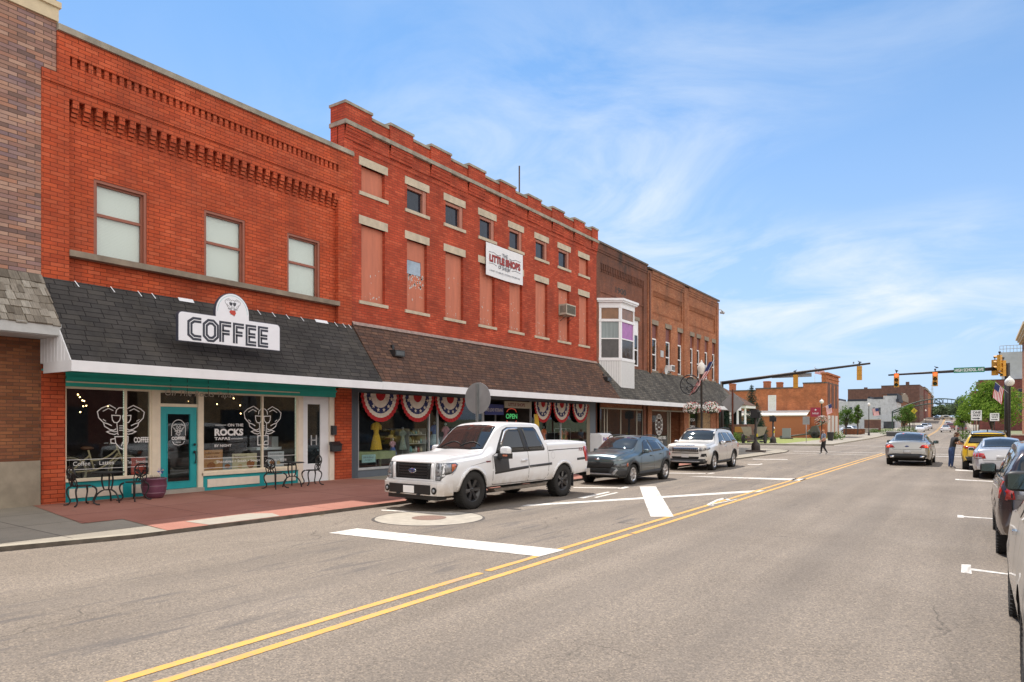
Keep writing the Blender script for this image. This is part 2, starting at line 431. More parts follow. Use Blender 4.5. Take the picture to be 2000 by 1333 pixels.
# ------------------------------------------------------------------ materials in use
FX = -17.4
br_red = brick('painted_red_brick', [(.475, .080, .030), (.52, .098, .037), (.40, .066, .026), (.54, .115, .050), (.44, .078, .032)], mortar=(.15, .030, .014), stain=.45, staincol=(.20, .050, .030), blotch=.22, lo=.42, hi=.7, bw=.29, bh=.094)
br_shop = brick('deep_red_brick', [(.40, .062, .030), (.46, .076, .036), (.34, .052, .026), (.49, .092, .045)], mortar=(.20, .055, .034), stain=.42, staincol=(.13, .04, .028), blotch=.24, bw=.27, bh=.088)
br_mix = brick('mixed_brick', [(.20, .125, .105), (.42, .215, .145), (.29, .16, .13), (.46, .29, .22), (.23, .155, .165), (.38, .22, .175), (.17, .11, .10), (.43, .25, .18)], mortar=(.085, .06, .05), bw=.34, bh=.090, blotch=.12, stain=.15)
br_low = brick('tan_mixed_brick', [(.20, .075, .035), (.30, .12, .055), (.15, .06, .035), (.26, .10, .05)], mortar=(.12, .07, .045), bw=.25, blotch=.2, stain=.2)
br_dark = brick('sooty_brick', [(.26, .10, .060), (.21, .085, .055), (.30, .11, .065), (.24, .10, .065)], mortar=(.10, .055, .04), stain=.6, blotch=.3, zdark=(8.8, 11.8, .85))
br_or = brick('orange_brick', [(.44, .155, .070), (.49, .185, .085), (.36, .115, .052), (.52, .22, .11), (.40, .13, .06)], mortar=(.20, .12, .08), mw=.016, stain=.45, blotch=.25, zdark=(9.6, 12.2, .6))
br_gar = brick('garage_brick', [(.50, .165, .07), (.56, .20, .09), (.44, .14, .06)], mortar=(.30, .14, .08), stain=.35, blotch=.25)
br_brn = brick('brown_brick', [(.17, .085, .065), (.21, .10, .075), (.14, .075, .06)], mortar=(.12, .085, .07), stain=.3)
br_wht = brick('white_brick', [(.60, .60, .62), (.66, .66, .68), (.55, .55, .57)], mortar=(.42, .42, .42), stain=.5, staincol=(.27, .25, .24), blotch=.12, lo=.5, hi=.72)
br_mar = brick('maroon_brick', [(.20, .060, .050), (.24, .075, .06), (.17, .055, .045)], mortar=(.12, .07, .06), stain=.3)
br_tan = brick('yellow_brick', [(.46, .30, .16), (.52, .34, .18), (.36, .22, .12), (.30, .20, .12)], mortar=(.25, .19, .13), stain=.2)
shg_gray = brick('charcoal_shingles', [(.050, .047, .046), (.062, .058, .056), (.054, .051, .049), (.072, .067, .062), (.047, .045, .045), (.058, .055, .053)], mortar=(.016, .015, .015), bw=.40, bh=.150, mw=.018, slope=1.26, stagger=.37, stain=.35, staincol=(.13, .118, .098), rough=.95, blotch=.25, bump=.45, lo=.5, hi=.8)
shg_brn = brick('brown_shingles', [(.115, .066, .050), (.150, .082, .058), (.080, .052, .044), (.175, .10, .068), (.095, .060, .050)], mortar=(.028, .018, .015), bw=.30, bh=.135, mw=.018, slope=1.26, stagger=.41, stain=.2, rough=.95, blotch=.15, bump=.5)
shg_old = brick('weathered_shingles', [(.085, .082, .076), (.115, .108, .098), (.070, .068, .064), (.14, .13, .115)], mortar=(.025, .023, .021), bw=.34, bh=.145, mw=.022, slope=1.26, stagger=.37, stain=.5, staincol=(.20, .18, .15), rough=.95, blotch=.35, bump=1.0)
m_stone = M('limestone', (.50, .43, .33), .85, var=.22, scale=3, bump=.3)
m_stone2 = M('weathered_coping', (.30, .27, .22), .9, var=.4, scale=2.5, bump=.4)
m_sill = M('grey_stone_sill', (.24, .195, .15), .9, var=.35, scale=2, bump=.3)
m_white = M('white_trim', (.79, .80, .83), .5, var=.06, scale=2)
m_cream = M('cream_frame', (.78, .68, .53), .6, var=.1, scale=4)
m_cream2 = M('pale_frame', (.80, .71, .60), .55, var=.08)
m_teal = M('teal_paint', (.012, .33, .36), .4, var=.1, scale=3)
m_tealg = M('green_teal_paint', (.015, .42, .36), .5, var=.12, scale=2)
m_dark = M('dark_void', (.012, .011, .010), .9, var=.2)
m_black = M('black_iron', (.016, .016, .018), .42, var=.2, scale=12, bump=.2)
m_blackpl = M('black_plastic', (.02, .02, .022), .5)
m_pink = M('painted_board', (.50, .165, .10), .75, var=.16, scale=2.2, bump=.35, stretch=(1, 2.5, .4))
m_redtrim = M('red_brown_trim', (.28, .095, .06), .55, var=.12)
m_grey = M('slate_panel', (.115, .135, .165), .55, var=.08)
m_greylt = M('light_grey', (.45, .46, .47), .5)
m_conc = M('concrete', (.40, .37, .32), .88, var=.22, scale=1.6, bump=.4)
m_blind = None
def blind_mat():
    m, g = newmat('slatted_blind'); p = g.n('ShaderNodeNewGeometry').outputs['Position']; z = g.n('ShaderNodeSeparateXYZ', {0: p}).outputs[2]
    fr = g.m('FRACT', g.m('DIVIDE', z, .035))
    cc = g.ramp(fr, [(0, (.38, .37, .34)), (.15, (.70, .68, .62)), (1, (.82, .79, .72))]); pbsdf(g, Base_Color=cc, Roughness=.6); return m
m_blind = blind_mat()
m_glass = glass('window_glass', alpha=.02, see=.97, f0=.03)
m_gdark = glass('dark_window_glass', alpha=.5, f0=.05)
m_asph = asphalt()
m_walk = paving('concrete_walk', (.25, .225, .185), (.34, .305, .25), sx=1.6, sy=1.8, jw=.018)
m_redwalk = paving('red_stamped_walk', (.30, .125, .090), (.40, .185, .140), joint=(.14, .06, .05), sx=1.9, sy=2.1, jw=.02)
m_kerb = M('kerb_concrete', (.31, .28, .225), .9, var=.3, scale=2, bump=.4)
m_kerbd = M('kerb_side', (.13, .11, .09), .95, var=.45, scale=4, bump=.5)
m_grass = M('lawn_grass', (.20, .225, .055), .95, var=.45, scale=2.5, bump=.6)
m_ylw = paint_line('yellow_line_paint', (.64, .345, .06), .6)
m_wln = paint_line('white_line_paint', (.68, .65, .60), .65)

# ------------------------------------------------------------------ ground, road, kerbs, sidewalks
def ys_list(a, b_):
    out = [a]; y = a
    while y < b_:
        y += 6 if y < 400 else 150
        out.append(min(y, b_))
    return out
def strip(name, xl, xr, y0, y1, dz, mat_, kind='structure'):
    b = B(); ys = ys_list(y0, y1)
    for a, c in zip(ys, ys[1:]):
        b.poly([(xl(a), a, hill(a)+dz), (xr(a), a, hill(a)+dz), (xr(c), c, hill(c)+dz), (xl(c), c, hill(c)+dz)])
    o = b.build(name, mat_, kind=kind); return o
m_earth = M('earth', (.16, .17, .09), .95, var=.3, scale=.3)
strip('ground', lambda y: -1800, lambda y: 1800, -60, 2600, -.06, m_earth)
def kerb_x(y):
    pts = [(-40, -13.2), (0, -12.75), (4.4, -12.45), (6.2, -11.98), (8.5, -11.88), (11.2, -11.8), (20, -11.55), (39, -11.24), (52.5, -11.15)]
    if y <= pts[0][0]: return pts[0][1]
    for (a, xa), (b_, xb) in zip(pts, pts[1:]):
        if y <= b_: return lerp(xa, xb, (y-a)/(b_-a))
    return pts[-1][1]
def kerb_r(y): return lerp(2.9, 1.5, min(1, max(0, y/40)))
strip('road', lambda y: (-13.4 if y < 20 else -11.9)+bend(y), lambda y: (3.1 if y < 30 else 2.6)+bend(y), -60, 420, 0, m_asph)
b = B(); b.poly([(-160, 55.8, -.004), (-11.7, 55.8, -.004), (-11.7, 68.5, -.004), (-160, 68.5, -.004)]); b.poly([(2.5, 55.8, -.004), (140, 55.8, -.004), (140, 68.5, -.004), (2.5, 68.5, -.004)])
b.build('cross_street', m_asph, kind='structure')
def zw(x): return .065+.085*max(0, min(1, (-11.9-x)/5.5))     # the near walk falls towards its low kerb
def slab(name, pts, z0, z1, top, side):
    b = B(); n = len(pts); b.poly([(x, y, hill(y)+z1) for x, y in pts]); b.cur = 1
    for i in range(n):
        (xa, ya), (xb, yb) = pts[i], pts[(i+1) % n]; b.poly([(xa, ya, hill(ya)+z0), (xb, yb, hill(yb)+z0), (xb, yb, hill(yb)+z1), (xa, ya, hill(ya)+z1)])
    return b.build(name, [top, side], kind='structure')
KY = [-40, -10, 0, 4.4, 6.2, 8.5, 11.2, 15, 20, 28, 39, 47, 50.5]
corner = [(-11.6, 52.8), (-12.6, 54.6), (-14.2, 55.7), (-16, 56)]
b = B(); kk = [(kerb_x(y)-.16, y) for y in KY]+corner
for (xa, ya), (xb, yb) in zip(kk, kk[1:]):
    yb2, ya2 = min(yb, 55.45), min(ya, 55.45)
    XS = [0, .33, .67, 1]
    for s0, s1 in zip(XS, XS[1:]):
        q = [(lerp(xa, -17.42, s0), ya if s0 == 0 else lerp(ya, ya2, s0)), (lerp(xb, -17.42, s0), lerp(yb, yb2, s0)), (lerp(xb, -17.42, s1), lerp(yb, yb2, s1)), (lerp(xa, -17.42, s1), lerp(ya, ya2, s1))]
        b.poly([(x, y, zw(x)) for x, y in q])
b.poly([(-17.42, -40, .15), (-17.42, 55.45, .15), (-18.9, 55.45, .15), (-18.9, -40, .15)]); b.poly([(-16, 56, zw(-16)), (-17.42, 55.45, .15), (-60, 55.45, .15), (-60, 56, .12)])
b.build('sidewalk', m_walk, kind='structure')
kp = [(kerb_x(y), y) for y in KY]+[(x+.14, y+.1) for x, y in corner]
b = B()
for (xa, ya), (xb, yb) in zip(kp, kp[1:]):
    b.cur = 0; b.poly([(xa-.2, ya, zw(xa)+.006), (xa, ya, zw(xa)+.004), (xb, yb, zw(xb)+.004), (xb-.2, yb, zw(xb)+.006)])
    b.cur = 1; b.poly([(xa, ya, -.01), (xb, yb, -.01), (xb, yb, zw(xb)+.004), (xa, ya, zw(xa)+.004)])
b.build('kerb', [m_kerb, m_kerbd], kind='structure')
# red paving laid into the walk
red = [(-17.38, 6.5), (-16.5, 6.62), (-13.9, 6.21), (-13.78, 6.89), (-12.06, 6.52), (kerb_x(7.1)-.21, 7.1)]+[(kerb_x(y)-.21, y) for y in (8.5, 11.2, 15, 20, 28, 33)]+[(-14.4, 33), (-14.4, 17), (-16.2, 16.6), (-17.38, 16.2)]
b = B()
def rstrip(outer, inner):
    for (xa, ya), (xb, yb), (xc, yc), (xd, yd) in zip(outer, outer[1:], inner[1:], inner):
        for k in range(3):
            q = [(lerp(xa, xd, k/3), lerp(ya, yd, k/3)), (lerp(xb, xc, k/3), lerp(yb, yc, k/3)), (lerp(xb, xc, (k+1)/3), lerp(yb, yc, (k+1)/3)), (lerp(xa, xd, (k+1)/3), lerp(ya, yd, (k+1)/3))]
            b.poly([(x, y, zw(x)+.009) for x, y in q])
K = lambda y: (kerb_x(y)-.0, y)
rstrip([K(6.75), K(8.5), K(11.2), K(15), K(17)], [(-13.9, 6.95), (-13.9, 8.5), (-13.9, 11.2), (-13.9, 15), (-13.9, 17)])
rstrip([(-13.9, 6.21), (-13.9, 8.5), (-13.9, 11.2), (-13.9, 15), (-13.9, 17)], [(-17.38, 6.75), (-17.38, 8.5), (-17.38, 11.2), (-17.38, 15), (-17.38, 16.17)])
rstrip([K(17), K(20), K(28), K(33)], [(-14.2, 17), (-14.2, 20), (-14.2, 28), (-14.2, 33)])
b.build('red_paving', m_redwalk, kind='structure')
b = B(); b.poly([(x, y, zw(x)+.0135) for x, y in ((-11.93, 7.55), (-11.9, 9.1), (-12.35, 9.25), (-12.7, 8.9), (-12.65, 7.5))])
b.build('concrete_patch', M('patch_concrete', (.33, .30, .25), .85, var=.15, bump=.2), kind='structure')
# right-hand kerb and walk, far walks
slab('sidewalk', [(kerb_r(y), y) for y in (-40, 0, 20, 40, 54)]+[(3.6, 55.6), (30, 55.8), (30, -40)], -.05, .15, m_walk, m_kerb)
def far_walk(x0, x1, y0, y1):
    b = B(); ys = [y0]+[y for y in range(int(y0)+5, int(y1), 8)]+[y1]
    for a, c in zip(ys, ys[1:]):
        for (p, q, zz0, zz1) in ((x0, x1, .13, .13), (x0, x0, -.02, .13), (x1, x1, -.02, .13)):
            b.cur = 0 if p != q else 1
            if p != q: b.poly([(p+bend(a), a, hill(a)+.13), (q+bend(a), a, hill(a)+.13), (q+bend(c), c, hill(c)+.13), (p+bend(c), c, hill(c)+.13)])
            else: b.poly([(p+bend(a), a, hill(a)-.02), (p+bend(c), c, hill(c)-.02), (p+bend(c), c, hill(c)+.13), (p+bend(a), a, hill(a)+.13)])
    b.cur = 1; b.poly([(x0, y0, -.02), (x1, y0, -.02), (x1, y0, .13), (x0, y0, .13)])
    b.build('sidewalk', [m_walk, m_kerb], kind='structure')
far_walk(-15.4, -11.2, 70.2, 330); far_walk(1.6, 5.5, 69.5, 330)
slab('sidewalk', [(-60, 68.7), (-15.4, 68.7), (-13.5, 69), (-12.2, 70.2), (-15.38, 70.4), (-60, 70.4)], -.02, .13, m_walk, m_kerb)
b = B(); b.poly([(-60, 70.4, .10), (-15.42, 70.4, .10), (-15.42, 103.5, .10), (-60, 103.5, .10)]); b.build('lawn', m_grass, kind='structure')
b = B(); b.poly([(-60, 116.5, .07), (-15.42, 116.5, .07), (-15.42, 160, .28), (-60, 160, .28)]); b.build('plaza', m_walk, kind='structure')
b = B(); b.poly([(5.5, 69.5, .12), (60, 69.5, .12), (60, 105, .12), (5.5, 105, .12)]); b.build('lawn', m_grass, kind='structure')

# painted markings
def gpoly(b, pts, dz=.0045): b.poly([(p[0], p[1], hill(p[1])+dz) for p in pts])
def yel(y): return -5.28-.0005*y
b = B()
for (dx, ws, segs) in ((-.20, .11, [(-6, 7.3), (7.45, 15), (15, 53)]), (.10, .11, [(-6, 11.35), (11.45, 28), (28, 53)])):
    for a, c in segs:
        gpoly(b, [(yel(a)+dx, a), (yel(a)+dx+ws, a), (yel(c)+dx+ws, c), (yel(c)+dx, c)])
b.build('yellow_centre_line', m_ylw, kind='structure')
b = B()
for dx in (-.20, .10):
    for a, c in ((74, 110), (112, 180), (182, 250), (250, 320)):
        k = [a+(c-a)*i/6 for i in range(7)]
        for p, q in zip(k, k[1:]): gpoly(b, [(-5.3+dx+bend(p), p), (-5.3+dx+.12+bend(p), p), (-5.3+dx+.12+bend(q), q), (-5.3+dx+bend(q), q)], .012)
b.build('yellow_centre_line', m_ylw, kind='structure')
def gp(*pp): return [tuple(G(x, y)[:2]) for x, y in pp]
b = B()
gpoly(b, gp((642, 1042), (697, 1033), (1103, 1075), (1054, 1088)), .0065)
gpoly(b, gp((1344, 931), (1368, 931), (1576, 936), (1566, 939.5)))
gpoly(b, gp((1016, 990), (1030, 986), (1480, 958), (1494, 959), (1480, 961.5)), .003)
gpoly(b, gp((1249, 951), (1281, 951), (1292, 970), (1316, 1010), (1271, 1010), (1261, 985)), .006)
for q in (((1380, 986), (1398, 977), (1404, 978), (1390, 985)), ((1380, 986), (1391, 985), (1395, 988), (1384, 988)), ((1384, 988), (1392, 985), (1441, 975), (1436, 977)),
          ((1398, 977), (1412, 973), (1420, 974), (1404, 979)), ((1412, 973), (1417, 973), (1427, 977), (1420, 978))): gpoly(b, gp(*q), .005)
b.build('white_lane_marking', m_wln, kind='structure')
# left-hand stall ticks
b = B()
for q in (((1127, 973), (1188, 961), (1192, 962), (1140, 974)), ((1160, 972), (1204, 962), (1208, 963), (1165, 973)), ((1120, 952), (1210, 953), (1210, 954.5), (1120, 953.5)), ((1206, 955), (1222, 951), (1230, 952), (1216, 955.5)),
          ((1300, 924), (1378, 925), (1378, 926), (1300, 925)), ((1380, 926), (1392, 924), (1398, 924.4), (1386, 926.3)), ((1460, 907), (1482, 907.3), (1488, 906), (1490, 907), (1482, 908.5), (1460, 908)), ((1470, 896.8), (1538, 897.5), (1538, 898.4), (1470, 897.6)),
          ((745, 996), (890, 1003), (890, 1005), (745, 998))): gpoly(b, gp(*q))
b.build('parking_stall_marking', m_wln, kind='structure')
b = B()
for q in (((1878, 1103), (1896, 1104), (1898, 1122), (1877, 1119)), ((1897, 1111), (1990, 1124), (1990, 1126), (1897, 1115)), ((1870, 1006.5), (1882, 1007.5), (1882.5, 1012), (1870, 1011.5)), ((1882, 1008.8), (1940, 1013), (1940, 1014.5), (1882, 1010.8)),
          ((1865, 936), (1874, 936.5), (1874, 938.5), (1866, 938)), ((1874, 937), (1950, 941), (1950, 942.2), (1874, 938.3)), ((1866, 917.5), (1872, 917.6), (1900, 920), (1900, 921), (1866, 919.5))): gpoly(b, gp(*q))
b.build('parking_stall_marking', m_wln, kind='structure')
b = B()
for y0 in (53.6, 70.6): gpoly(b, [(-11.3, y0), (2.2, y0), (2.2, y0+.3), (-11.3, y0+.3)])
gpoly(b, [(-11.3, 49.6), (-5.9, 49.6), (-5.9, 49.8), (-11.3, 49.8)]); gpoly(b, [(-4.9, 49.8), (1.6, 49.8), (1.6, 50.3), (-4.9, 50.3)])
b.build('crosswalk_marking', m_wln, kind='structure')
# manhole set in a concrete ring
mc = G(838, 1012)
for r0, dz, nm, mt in ((1.12, .003, 'manhole_ring', M('ring_concrete', (.36, .325, .27), .85, var=.25, bump=.3)), (.36, .007, 'manhole_cover', M('rusty_cover', (.20, .12, .09), .8, var=.4, scale=30, bump=.8))):
    b = B(); b.add([(mc.x+r0*math.cos(2*PI*i/48), mc.y+r0*math.sin(2*PI*i/48), dz) for i in range(48)], [list(range(48))]); b.build(nm, mt, kind='structure')
random.seed(31); b = B()
for i in range(46):                              # leaf litter and grit in the gutter and on the walk
    y = random.uniform(4.5, 33); x = kerb_x(y)+random.uniform(-.02, .16) if i % 3 else random.uniform(-17, -12.3); z = .006 if i % 3 else zw(x)+.014; s_ = random.uniform(.012, .035)
    b.poly([(x+s_*math.cos(t+i), y+s_*1.4*math.sin(t+i), z+.004*(k % 2)) for k, t in enumerate((0, 1.3, 2.4, 3.7, 5.0))])
b.build('litter', M('dry_litter', (.20, .15, .08), .9, var=.5, scale=9), kind='stuff')
b = B(); n_ = 64
for i in range(n_):
    a, c = 2*PI*i/n_, 2*PI*(i+1)/n_
    b.poly([(mc.x+r*math.cos(t), mc.y+r*math.sin(t), .0045) for r, t in ((1.12, a), (1.17+.02*math.sin(5*a), a), (1.17+.02*math.sin(5*c), c), (1.12, c))])
b.build('tar_seam', M('tar', (.06, .05, .045), .8), kind='structure')
# ------------------------------------------------------------------ the brick row on the left
def shell(b, y0, y1, z1, x_back=-31, t=.3, side=True):
    """side walls, back and roof of a building behind its front wall"""
    Xf = FX-.32
    b.box(x_back, Xf, y0+.003, y0+t, .0, z1-.25); b.box(x_back, Xf, y1-t, y1-.003, .0, z1-.25)
    b.box(x_back-.2, x_back, y0+.003, y1-.003, 0, z1-.25)
    b.box(x_back, Xf, y0+t, y1-t, z1-.8, z1-.5)
def front_box(b, y0, y1, z0, z1, X=FX, d=.3): b.box(X-d, X, y0, y1, z0, z1)
def sash(parent, y0, y1, z0, z1, X, frame_m, kind='blind', fw=.07, mid=.5, label=None, deep=.2):
    """double-hung window: frame > pane, blind or board"""
    f = B(); Q = X
    f.box(Q-.06, Q, y0, y0+fw, z0, z1); f.box(Q-.06, Q, y1-fw, y1, z0, z1); f.box(Q-.06, Q, y0+fw, y1-fw, z1-fw, z1); f.box(Q-.06, Q, y0+fw, y1-fw, z0, z0+fw)
    if mid:
        zm = lerp(z0, z1, mid); f.box(Q-.07, Q-.006, y0+fw, y1-fw, zm-.035, zm+.035)
    fr = f.build('window', frame_m, parent, label=label)
    g = B(); g.box(Q-.045, Q-.04, y0+fw, y1-fw, z0+fw, z1-fw); g.build('pane', glass('clear_glass', alpha=.02, see=.97, f0=.045) if kind == 'blind' else m_gdark, fr)
    if kind == 'blind':
        k = B(); k.box(Q-.10, Q-.09, y0+fw*.6, y1-fw*.6, z0+fw*.6, z1-fw*.6); k.build('blind', m_blind, fr)
    elif kind:
        k = B(); k.box(Q-.16, Q-.15, y0, y1, z0, z1); k.build('curtain', kind, fr)
    return fr
def awning_roof(b, y0, y1, zt, ze, xe, xt=FX, y0e=None, y1e=None, th=.07):
    y0e = y0 if y0e is None else y0e; y1e = y1 if y1e is None else y1e
    a = [(xt, y0, zt), (xt, y1, zt), (xe, y1e, ze), (xe, y0e, ze)]; d = [(x, y, z-th) for x, y, z in a]
    b.add(a+d, [[0, 3, 2, 1], [4, 5, 6, 7], [0, 1, 5, 4], [1, 2, 6, 5], [2, 3, 7, 6], [3, 0, 4, 7]])

# --- tall building at the left edge
n = wthing('brick_building', 'tall mixed purple and tan brick building at the left edge with a stone base', 'building', (-22, 0, 0))
b = B(); b.box(-31, FX, -14, 6.92, 1.15, 12.6); b.box(-31, FX, 6.92, 7.23, 9.97, 12.6); b.build('wall', br_mix, n)
b = B(); b.box(-31, FX-.002+.004, -14, 6.915, 1.15, 4.2); b.build('lower_wall', br_low, n)
b = B(); b.box(-31, FX+.03, -14, 6.90, .05, 1.15); b.build('stone_base', M('base_stone', (.30, .255, .195), .9, var=.35, scale=1.6, bump=.4), n)
b = B(); b.box(-31.1, FX+.10, -14, 7.30, 11.42, 11.55); b.box(-31.1, FX+.05, -14, 7.26, 11.12, 11.42); b.build('cornice', M('sand_stone', (.60, .50, .34), .8, var=.12, bump=.2), n)
b = B()
for c in range(7):                              # cedar shakes, course over course
    x0 = lerp(FX, -16.50, c/7); z0 = lerp(5.30, 4.13, c/7); x1 = lerp(FX, -16.50, (c+1.25)/7); z1 = lerp(5.30, 4.13, (c+1.25)/7)
    y = -2.5
    while y < 6.93:
        wd = random.uniform(.10, .22); ye = min(y+wd-.008, 6.93); o = random.uniform(.015, .045); dz = random.uniform(-.03, .01)
        b.add([(x0, y, z0), (x0, ye, z0), (x1, ye, z1+dz), (x1, y, z1+dz), (x0+o*.3, y, z0+o*.3), (x0+o*.3, ye, z0+o*.3), (x1+o, ye, z1+dz+o*.7), (x1+o, y, z1+dz+o*.7)],
              [[4, 5, 6, 7], [0, 1, 5, 4], [1, 2, 6, 5], [2, 3, 7, 6], [3, 0, 4, 7]])
        y += wd
def shake_mat():
    m, g = newmat('grey_cedar_shakes'); ge = g.n('ShaderNodeNewGeometry')
    rd = ge.outputs['Random Per Island']; st = g.n('ShaderNodeMapping', {'Vector': ge.outputs['Position'], 'Scale': (1, 9, 1)}).outputs[0]
    cc = g.mix(1.0, g.ramp(rd, [(0, (.13, .11, .085)), (.5, (.24, .21, .17)), (1, (.36, .33, .28))]), g.ramp(g.noise(st, 5, 4, .6), [(.25, (.6,)*3), (.75, (1.25,)*3)]), 'MULTIPLY')
    pbsdf(g, Base_Color=cc, Roughness=.95); return m
aw = b.build('shake_awning', shake_mat(), n)
b = B(); b.box(-16.54, -16.48, -2.5, 6.95, 3.88, 4.12); b.box(FX, -16.54, -2.5, 6.93, 3.86, 3.90); b.prism([(FX, 5.27), (-16.54, 4.10), (-16.54, 3.9), (FX, 3.9)], 'y', 6.88, 6.915); b.build('fascia', M('grey_fascia', (.47, .48, .48), .6), n)

# --- coffee house
n = wthing('brick_building', 'bright orange red painted brick building with the coffee sign and three upper windows', 'building', (-22, 11.5, 0)); coffee = n
b = B(); PX = FX-.17
holes = [(8.11, 9.39, 5.99, 7.85), (10.96, 12.24, 5.99, 7.85), (13.70, 14.97, 5.99, 7.85)]
wall(b, PX, 7.5, 15.59, 4.9, 9.48, holes, .20)
front_box(b, 6.925, 7.5, 3.1, 9.72); front_box(b, 15.59, 16.17, 3.1, 9.72); front_box(b, 7.5, 15.59, 9.48, 9.72)
front_box(b, 7.5, 15.59, 5.0, 5.78, PX-.002)
front_box(b, 7.235, 16.17, 9.72, 10.22, FX+.035, .335); front_box(b, 7.235, 16.17, 10.46, 10.93, FX+.035, .335)
front_box(b, 7.235, 7.5, 10.22, 10.46, FX+.035, .335); front_box(b, 15.57, 16.17, 10.22, 10.46, FX+.035, .335); front_box(b, 7.5, 15.57, 10.22, 10.46, FX-.07, .23)
front_box(b, 6.925, 7.235, 9.72, 9.968, FX+.035, .335)
front_box(b, 6.925, 7.42, .1, 3.1); front_box(b, 15.46, 16.17, .1, 3.1)
shell(b, 6.925, 16.17, 11.0); wl = b.build('wall', br_red, n)
b = B(); y = 7.56
while y < 15.5: b.box(FX-.07, FX+.01, y, y+.10, 10.222, 10.458); y += .178
b.build('soldier_frieze', br_red, n)
b = B(); y = 7.58
while y < 15.5:
    w_ = .135
    for k, (za, zb, xo) in enumerate(((9.30, 9.478, FX-.004), (9.21, 9.30, FX-.045), (9.12, 9.21, FX-.085), (9.04, 9.12, FX-.125))): b.box(PX-.01, xo, y, y+w_, za, zb)
    y += .262
each(b, 'corbel', br_red, n, 4)
b = B(); b.box(FX-.36, FX+.10, 7.235, 16.2, 10.93, 11.04); b.box(FX-.36, FX+.07, 7.235, 16.2, 11.04, 11.09); b.build('coping', m_stone2, n)
b = B(); b.box(PX-.22, FX+.05, 7.5, 15.62, 5.85, 5.99); b.build('sill', m_sill, n)
for k, (a, c, d, e) in enumerate(holes):
    b = B(); t = .07; Q = PX-.02
    b.box(Q-.14, Q, a+.001, a+t, d+.001, e-.001); b.box(Q-.14, Q, c-t, c-.001, d+.001, e-.001); b.box(Q-.14, Q, a+t, c-t, e-t, e-.001)
    f = sash(n, a+t, c-t, d+.002, e-t, PX-.09, m_redtrim, fw=.045, mid=.56 if k else .58)
    o = b.build('window_casing', m_redtrim, n)
# awning, fascia, soffit
b = B(); awning_roof(b, 6.93, 16.17, 5.27, 3.32, -15.94)
b.build('shingle_awning', shg_gray, n)
b = B(); b.box(-15.955, -15.91, 6.90, 16.12, 3.09, 3.325); b.box(FX+.16, -15.955, 6.90, 6.93, 3.09, 3.33); b.build('fascia', m_white, n)
b = B()
b.prism([(FX, 5.2), (-15.96, 3.31), (FX, 3.31)], 'y', 6.905, 6.945)
for i in range(9): b.box(FX+.04+i*.16, FX+.055+i*.16, 6.90, 6.905, 3.33, 5.1-.2*(i+.5))
b.build('awning_end_panel', m_white, n)
b = B(); b.box(FX, -15.955, 6.93, 16.12, 3.16, 3.20); b.build('soffit', m_tealg, n)
for y in (7.0,):
    pass
b = B()                                         # flashing scraps and tabs at the awning head
for y, l in ((10.1, .42), (14.6, .5)): b.add([(FX+.012, y, 5.29), (FX+.012, y+l, 5.29), (FX+.09, y+l, 5.19), (FX+.09, y, 5.19)], [[0, 1, 2, 3]])
for y in (7.6, 8.4, 9.05, 9.4, 11.9, 12.5, 13.0, 13.5, 14.05, 15.4, 15.75, 16.0): b.add([(FX+.012, y, 5.29), (FX+.012, y+.025, 5.29), (FX+.11, y+.075, 5.15), (FX+.11, y+.05, 5.15)], [[0, 1, 2, 3]])
each(b, 'flashing', m_white, n)
# shopfront
SX = FX-.06
def frame(b, a, c, d, e, t=.05, X=SX, dp=.08):
    b.box(X-dp, X, a, a+t, d, e); b.box(X-dp, X, c-t, c, d, e); b.box(X-dp, X, a+t, c-t, e-t, e); b.box(X-dp, X, a+t, c-t, d, d+t)
b = B(); b.box(SX-.1, FX+.02, 7.42, 15.46, 2.84, 3.158); b.box(SX-.1, FX+.08, 7.42, 15.46, 3.0, 3.06); b.build('header', m_tealg, n)
b = B(); b.box(FX+.022, FX+.05, 7.42, 14.0, 2.925, 2.955); b.build('conduit', m_cream, n)
b = B()
for a, c in ((7.42, 9.45), (10.83, 14.01)): b.box(SX-.12, SX, a, c, .12, .62)
each(b, 'kick_panel', m_teal, n)
b = B()
for a, c in ((7.52, 8.72), (8.95, 9.38), (10.98, 12.62), (12.80, 13.92)): b.box(SX, SX+.025, a, c, .24, .46)
each(b, 'panel_inset', m_cream2, n)
b = B(); b.box(SX-.1, SX+.05, 7.42, 9.47, .62, .68); b.box(SX-.1, SX+.05, 10.80, 14.03, .56, .64); each(b, 'sill', m_cream, n)
for a, c, mu in ((7.42, 9.45, 8.81), (10.83, 14.01, 12.75)):
    b = B(); frame(b, a, c, .64, 2.84); b.box(SX-.08, SX-.005, mu-.03, mu+.03, .69, 2.79); f = b.build('display_window', m_cream, n)
    b = B(); b.box(SX-.045, SX-.04, a+.05, mu-.03, .69, 2.79); b.box(SX-.045, SX-.04, mu+.03, c-.05, .69, 2.79); each(b, 'pane', m_glass, f)
b = B(); b.box(SX-.1, SX+.02, 9.45, 9.67, .15, 2.84); b.box(SX-.1, SX+.05, 10.69, 10.83, .15, 2.84); b.box(SX-.1, SX+.02, 9.67, 10.69, 2.42, 2.50); b.box(SX-.1, SX+.02, 9.67, 10.69, 2.78, 2.84); b.build('door_casing', m_cream, n)
b = B(); b.box(SX-.05, SX-.045, 9.67, 10.69, 2.50, 2.78); b.build('transom_pane', m_gdark, n)
b = B(); frame(b, 9.68, 10.68, .27, 2.42, .19, SX-.01, .05); d_ = b.build('door', m_teal, n)
b = B(); frame(b, 9.85, 10.51, .44, 2.25, .02, SX+.002, .02); b.build('glazing_bead', m_teal, d_)
b = B(); b.box(SX-.04, SX-.035, 9.87, 10.49, .46, 2.23); b.build('pane', m_glass, d_)
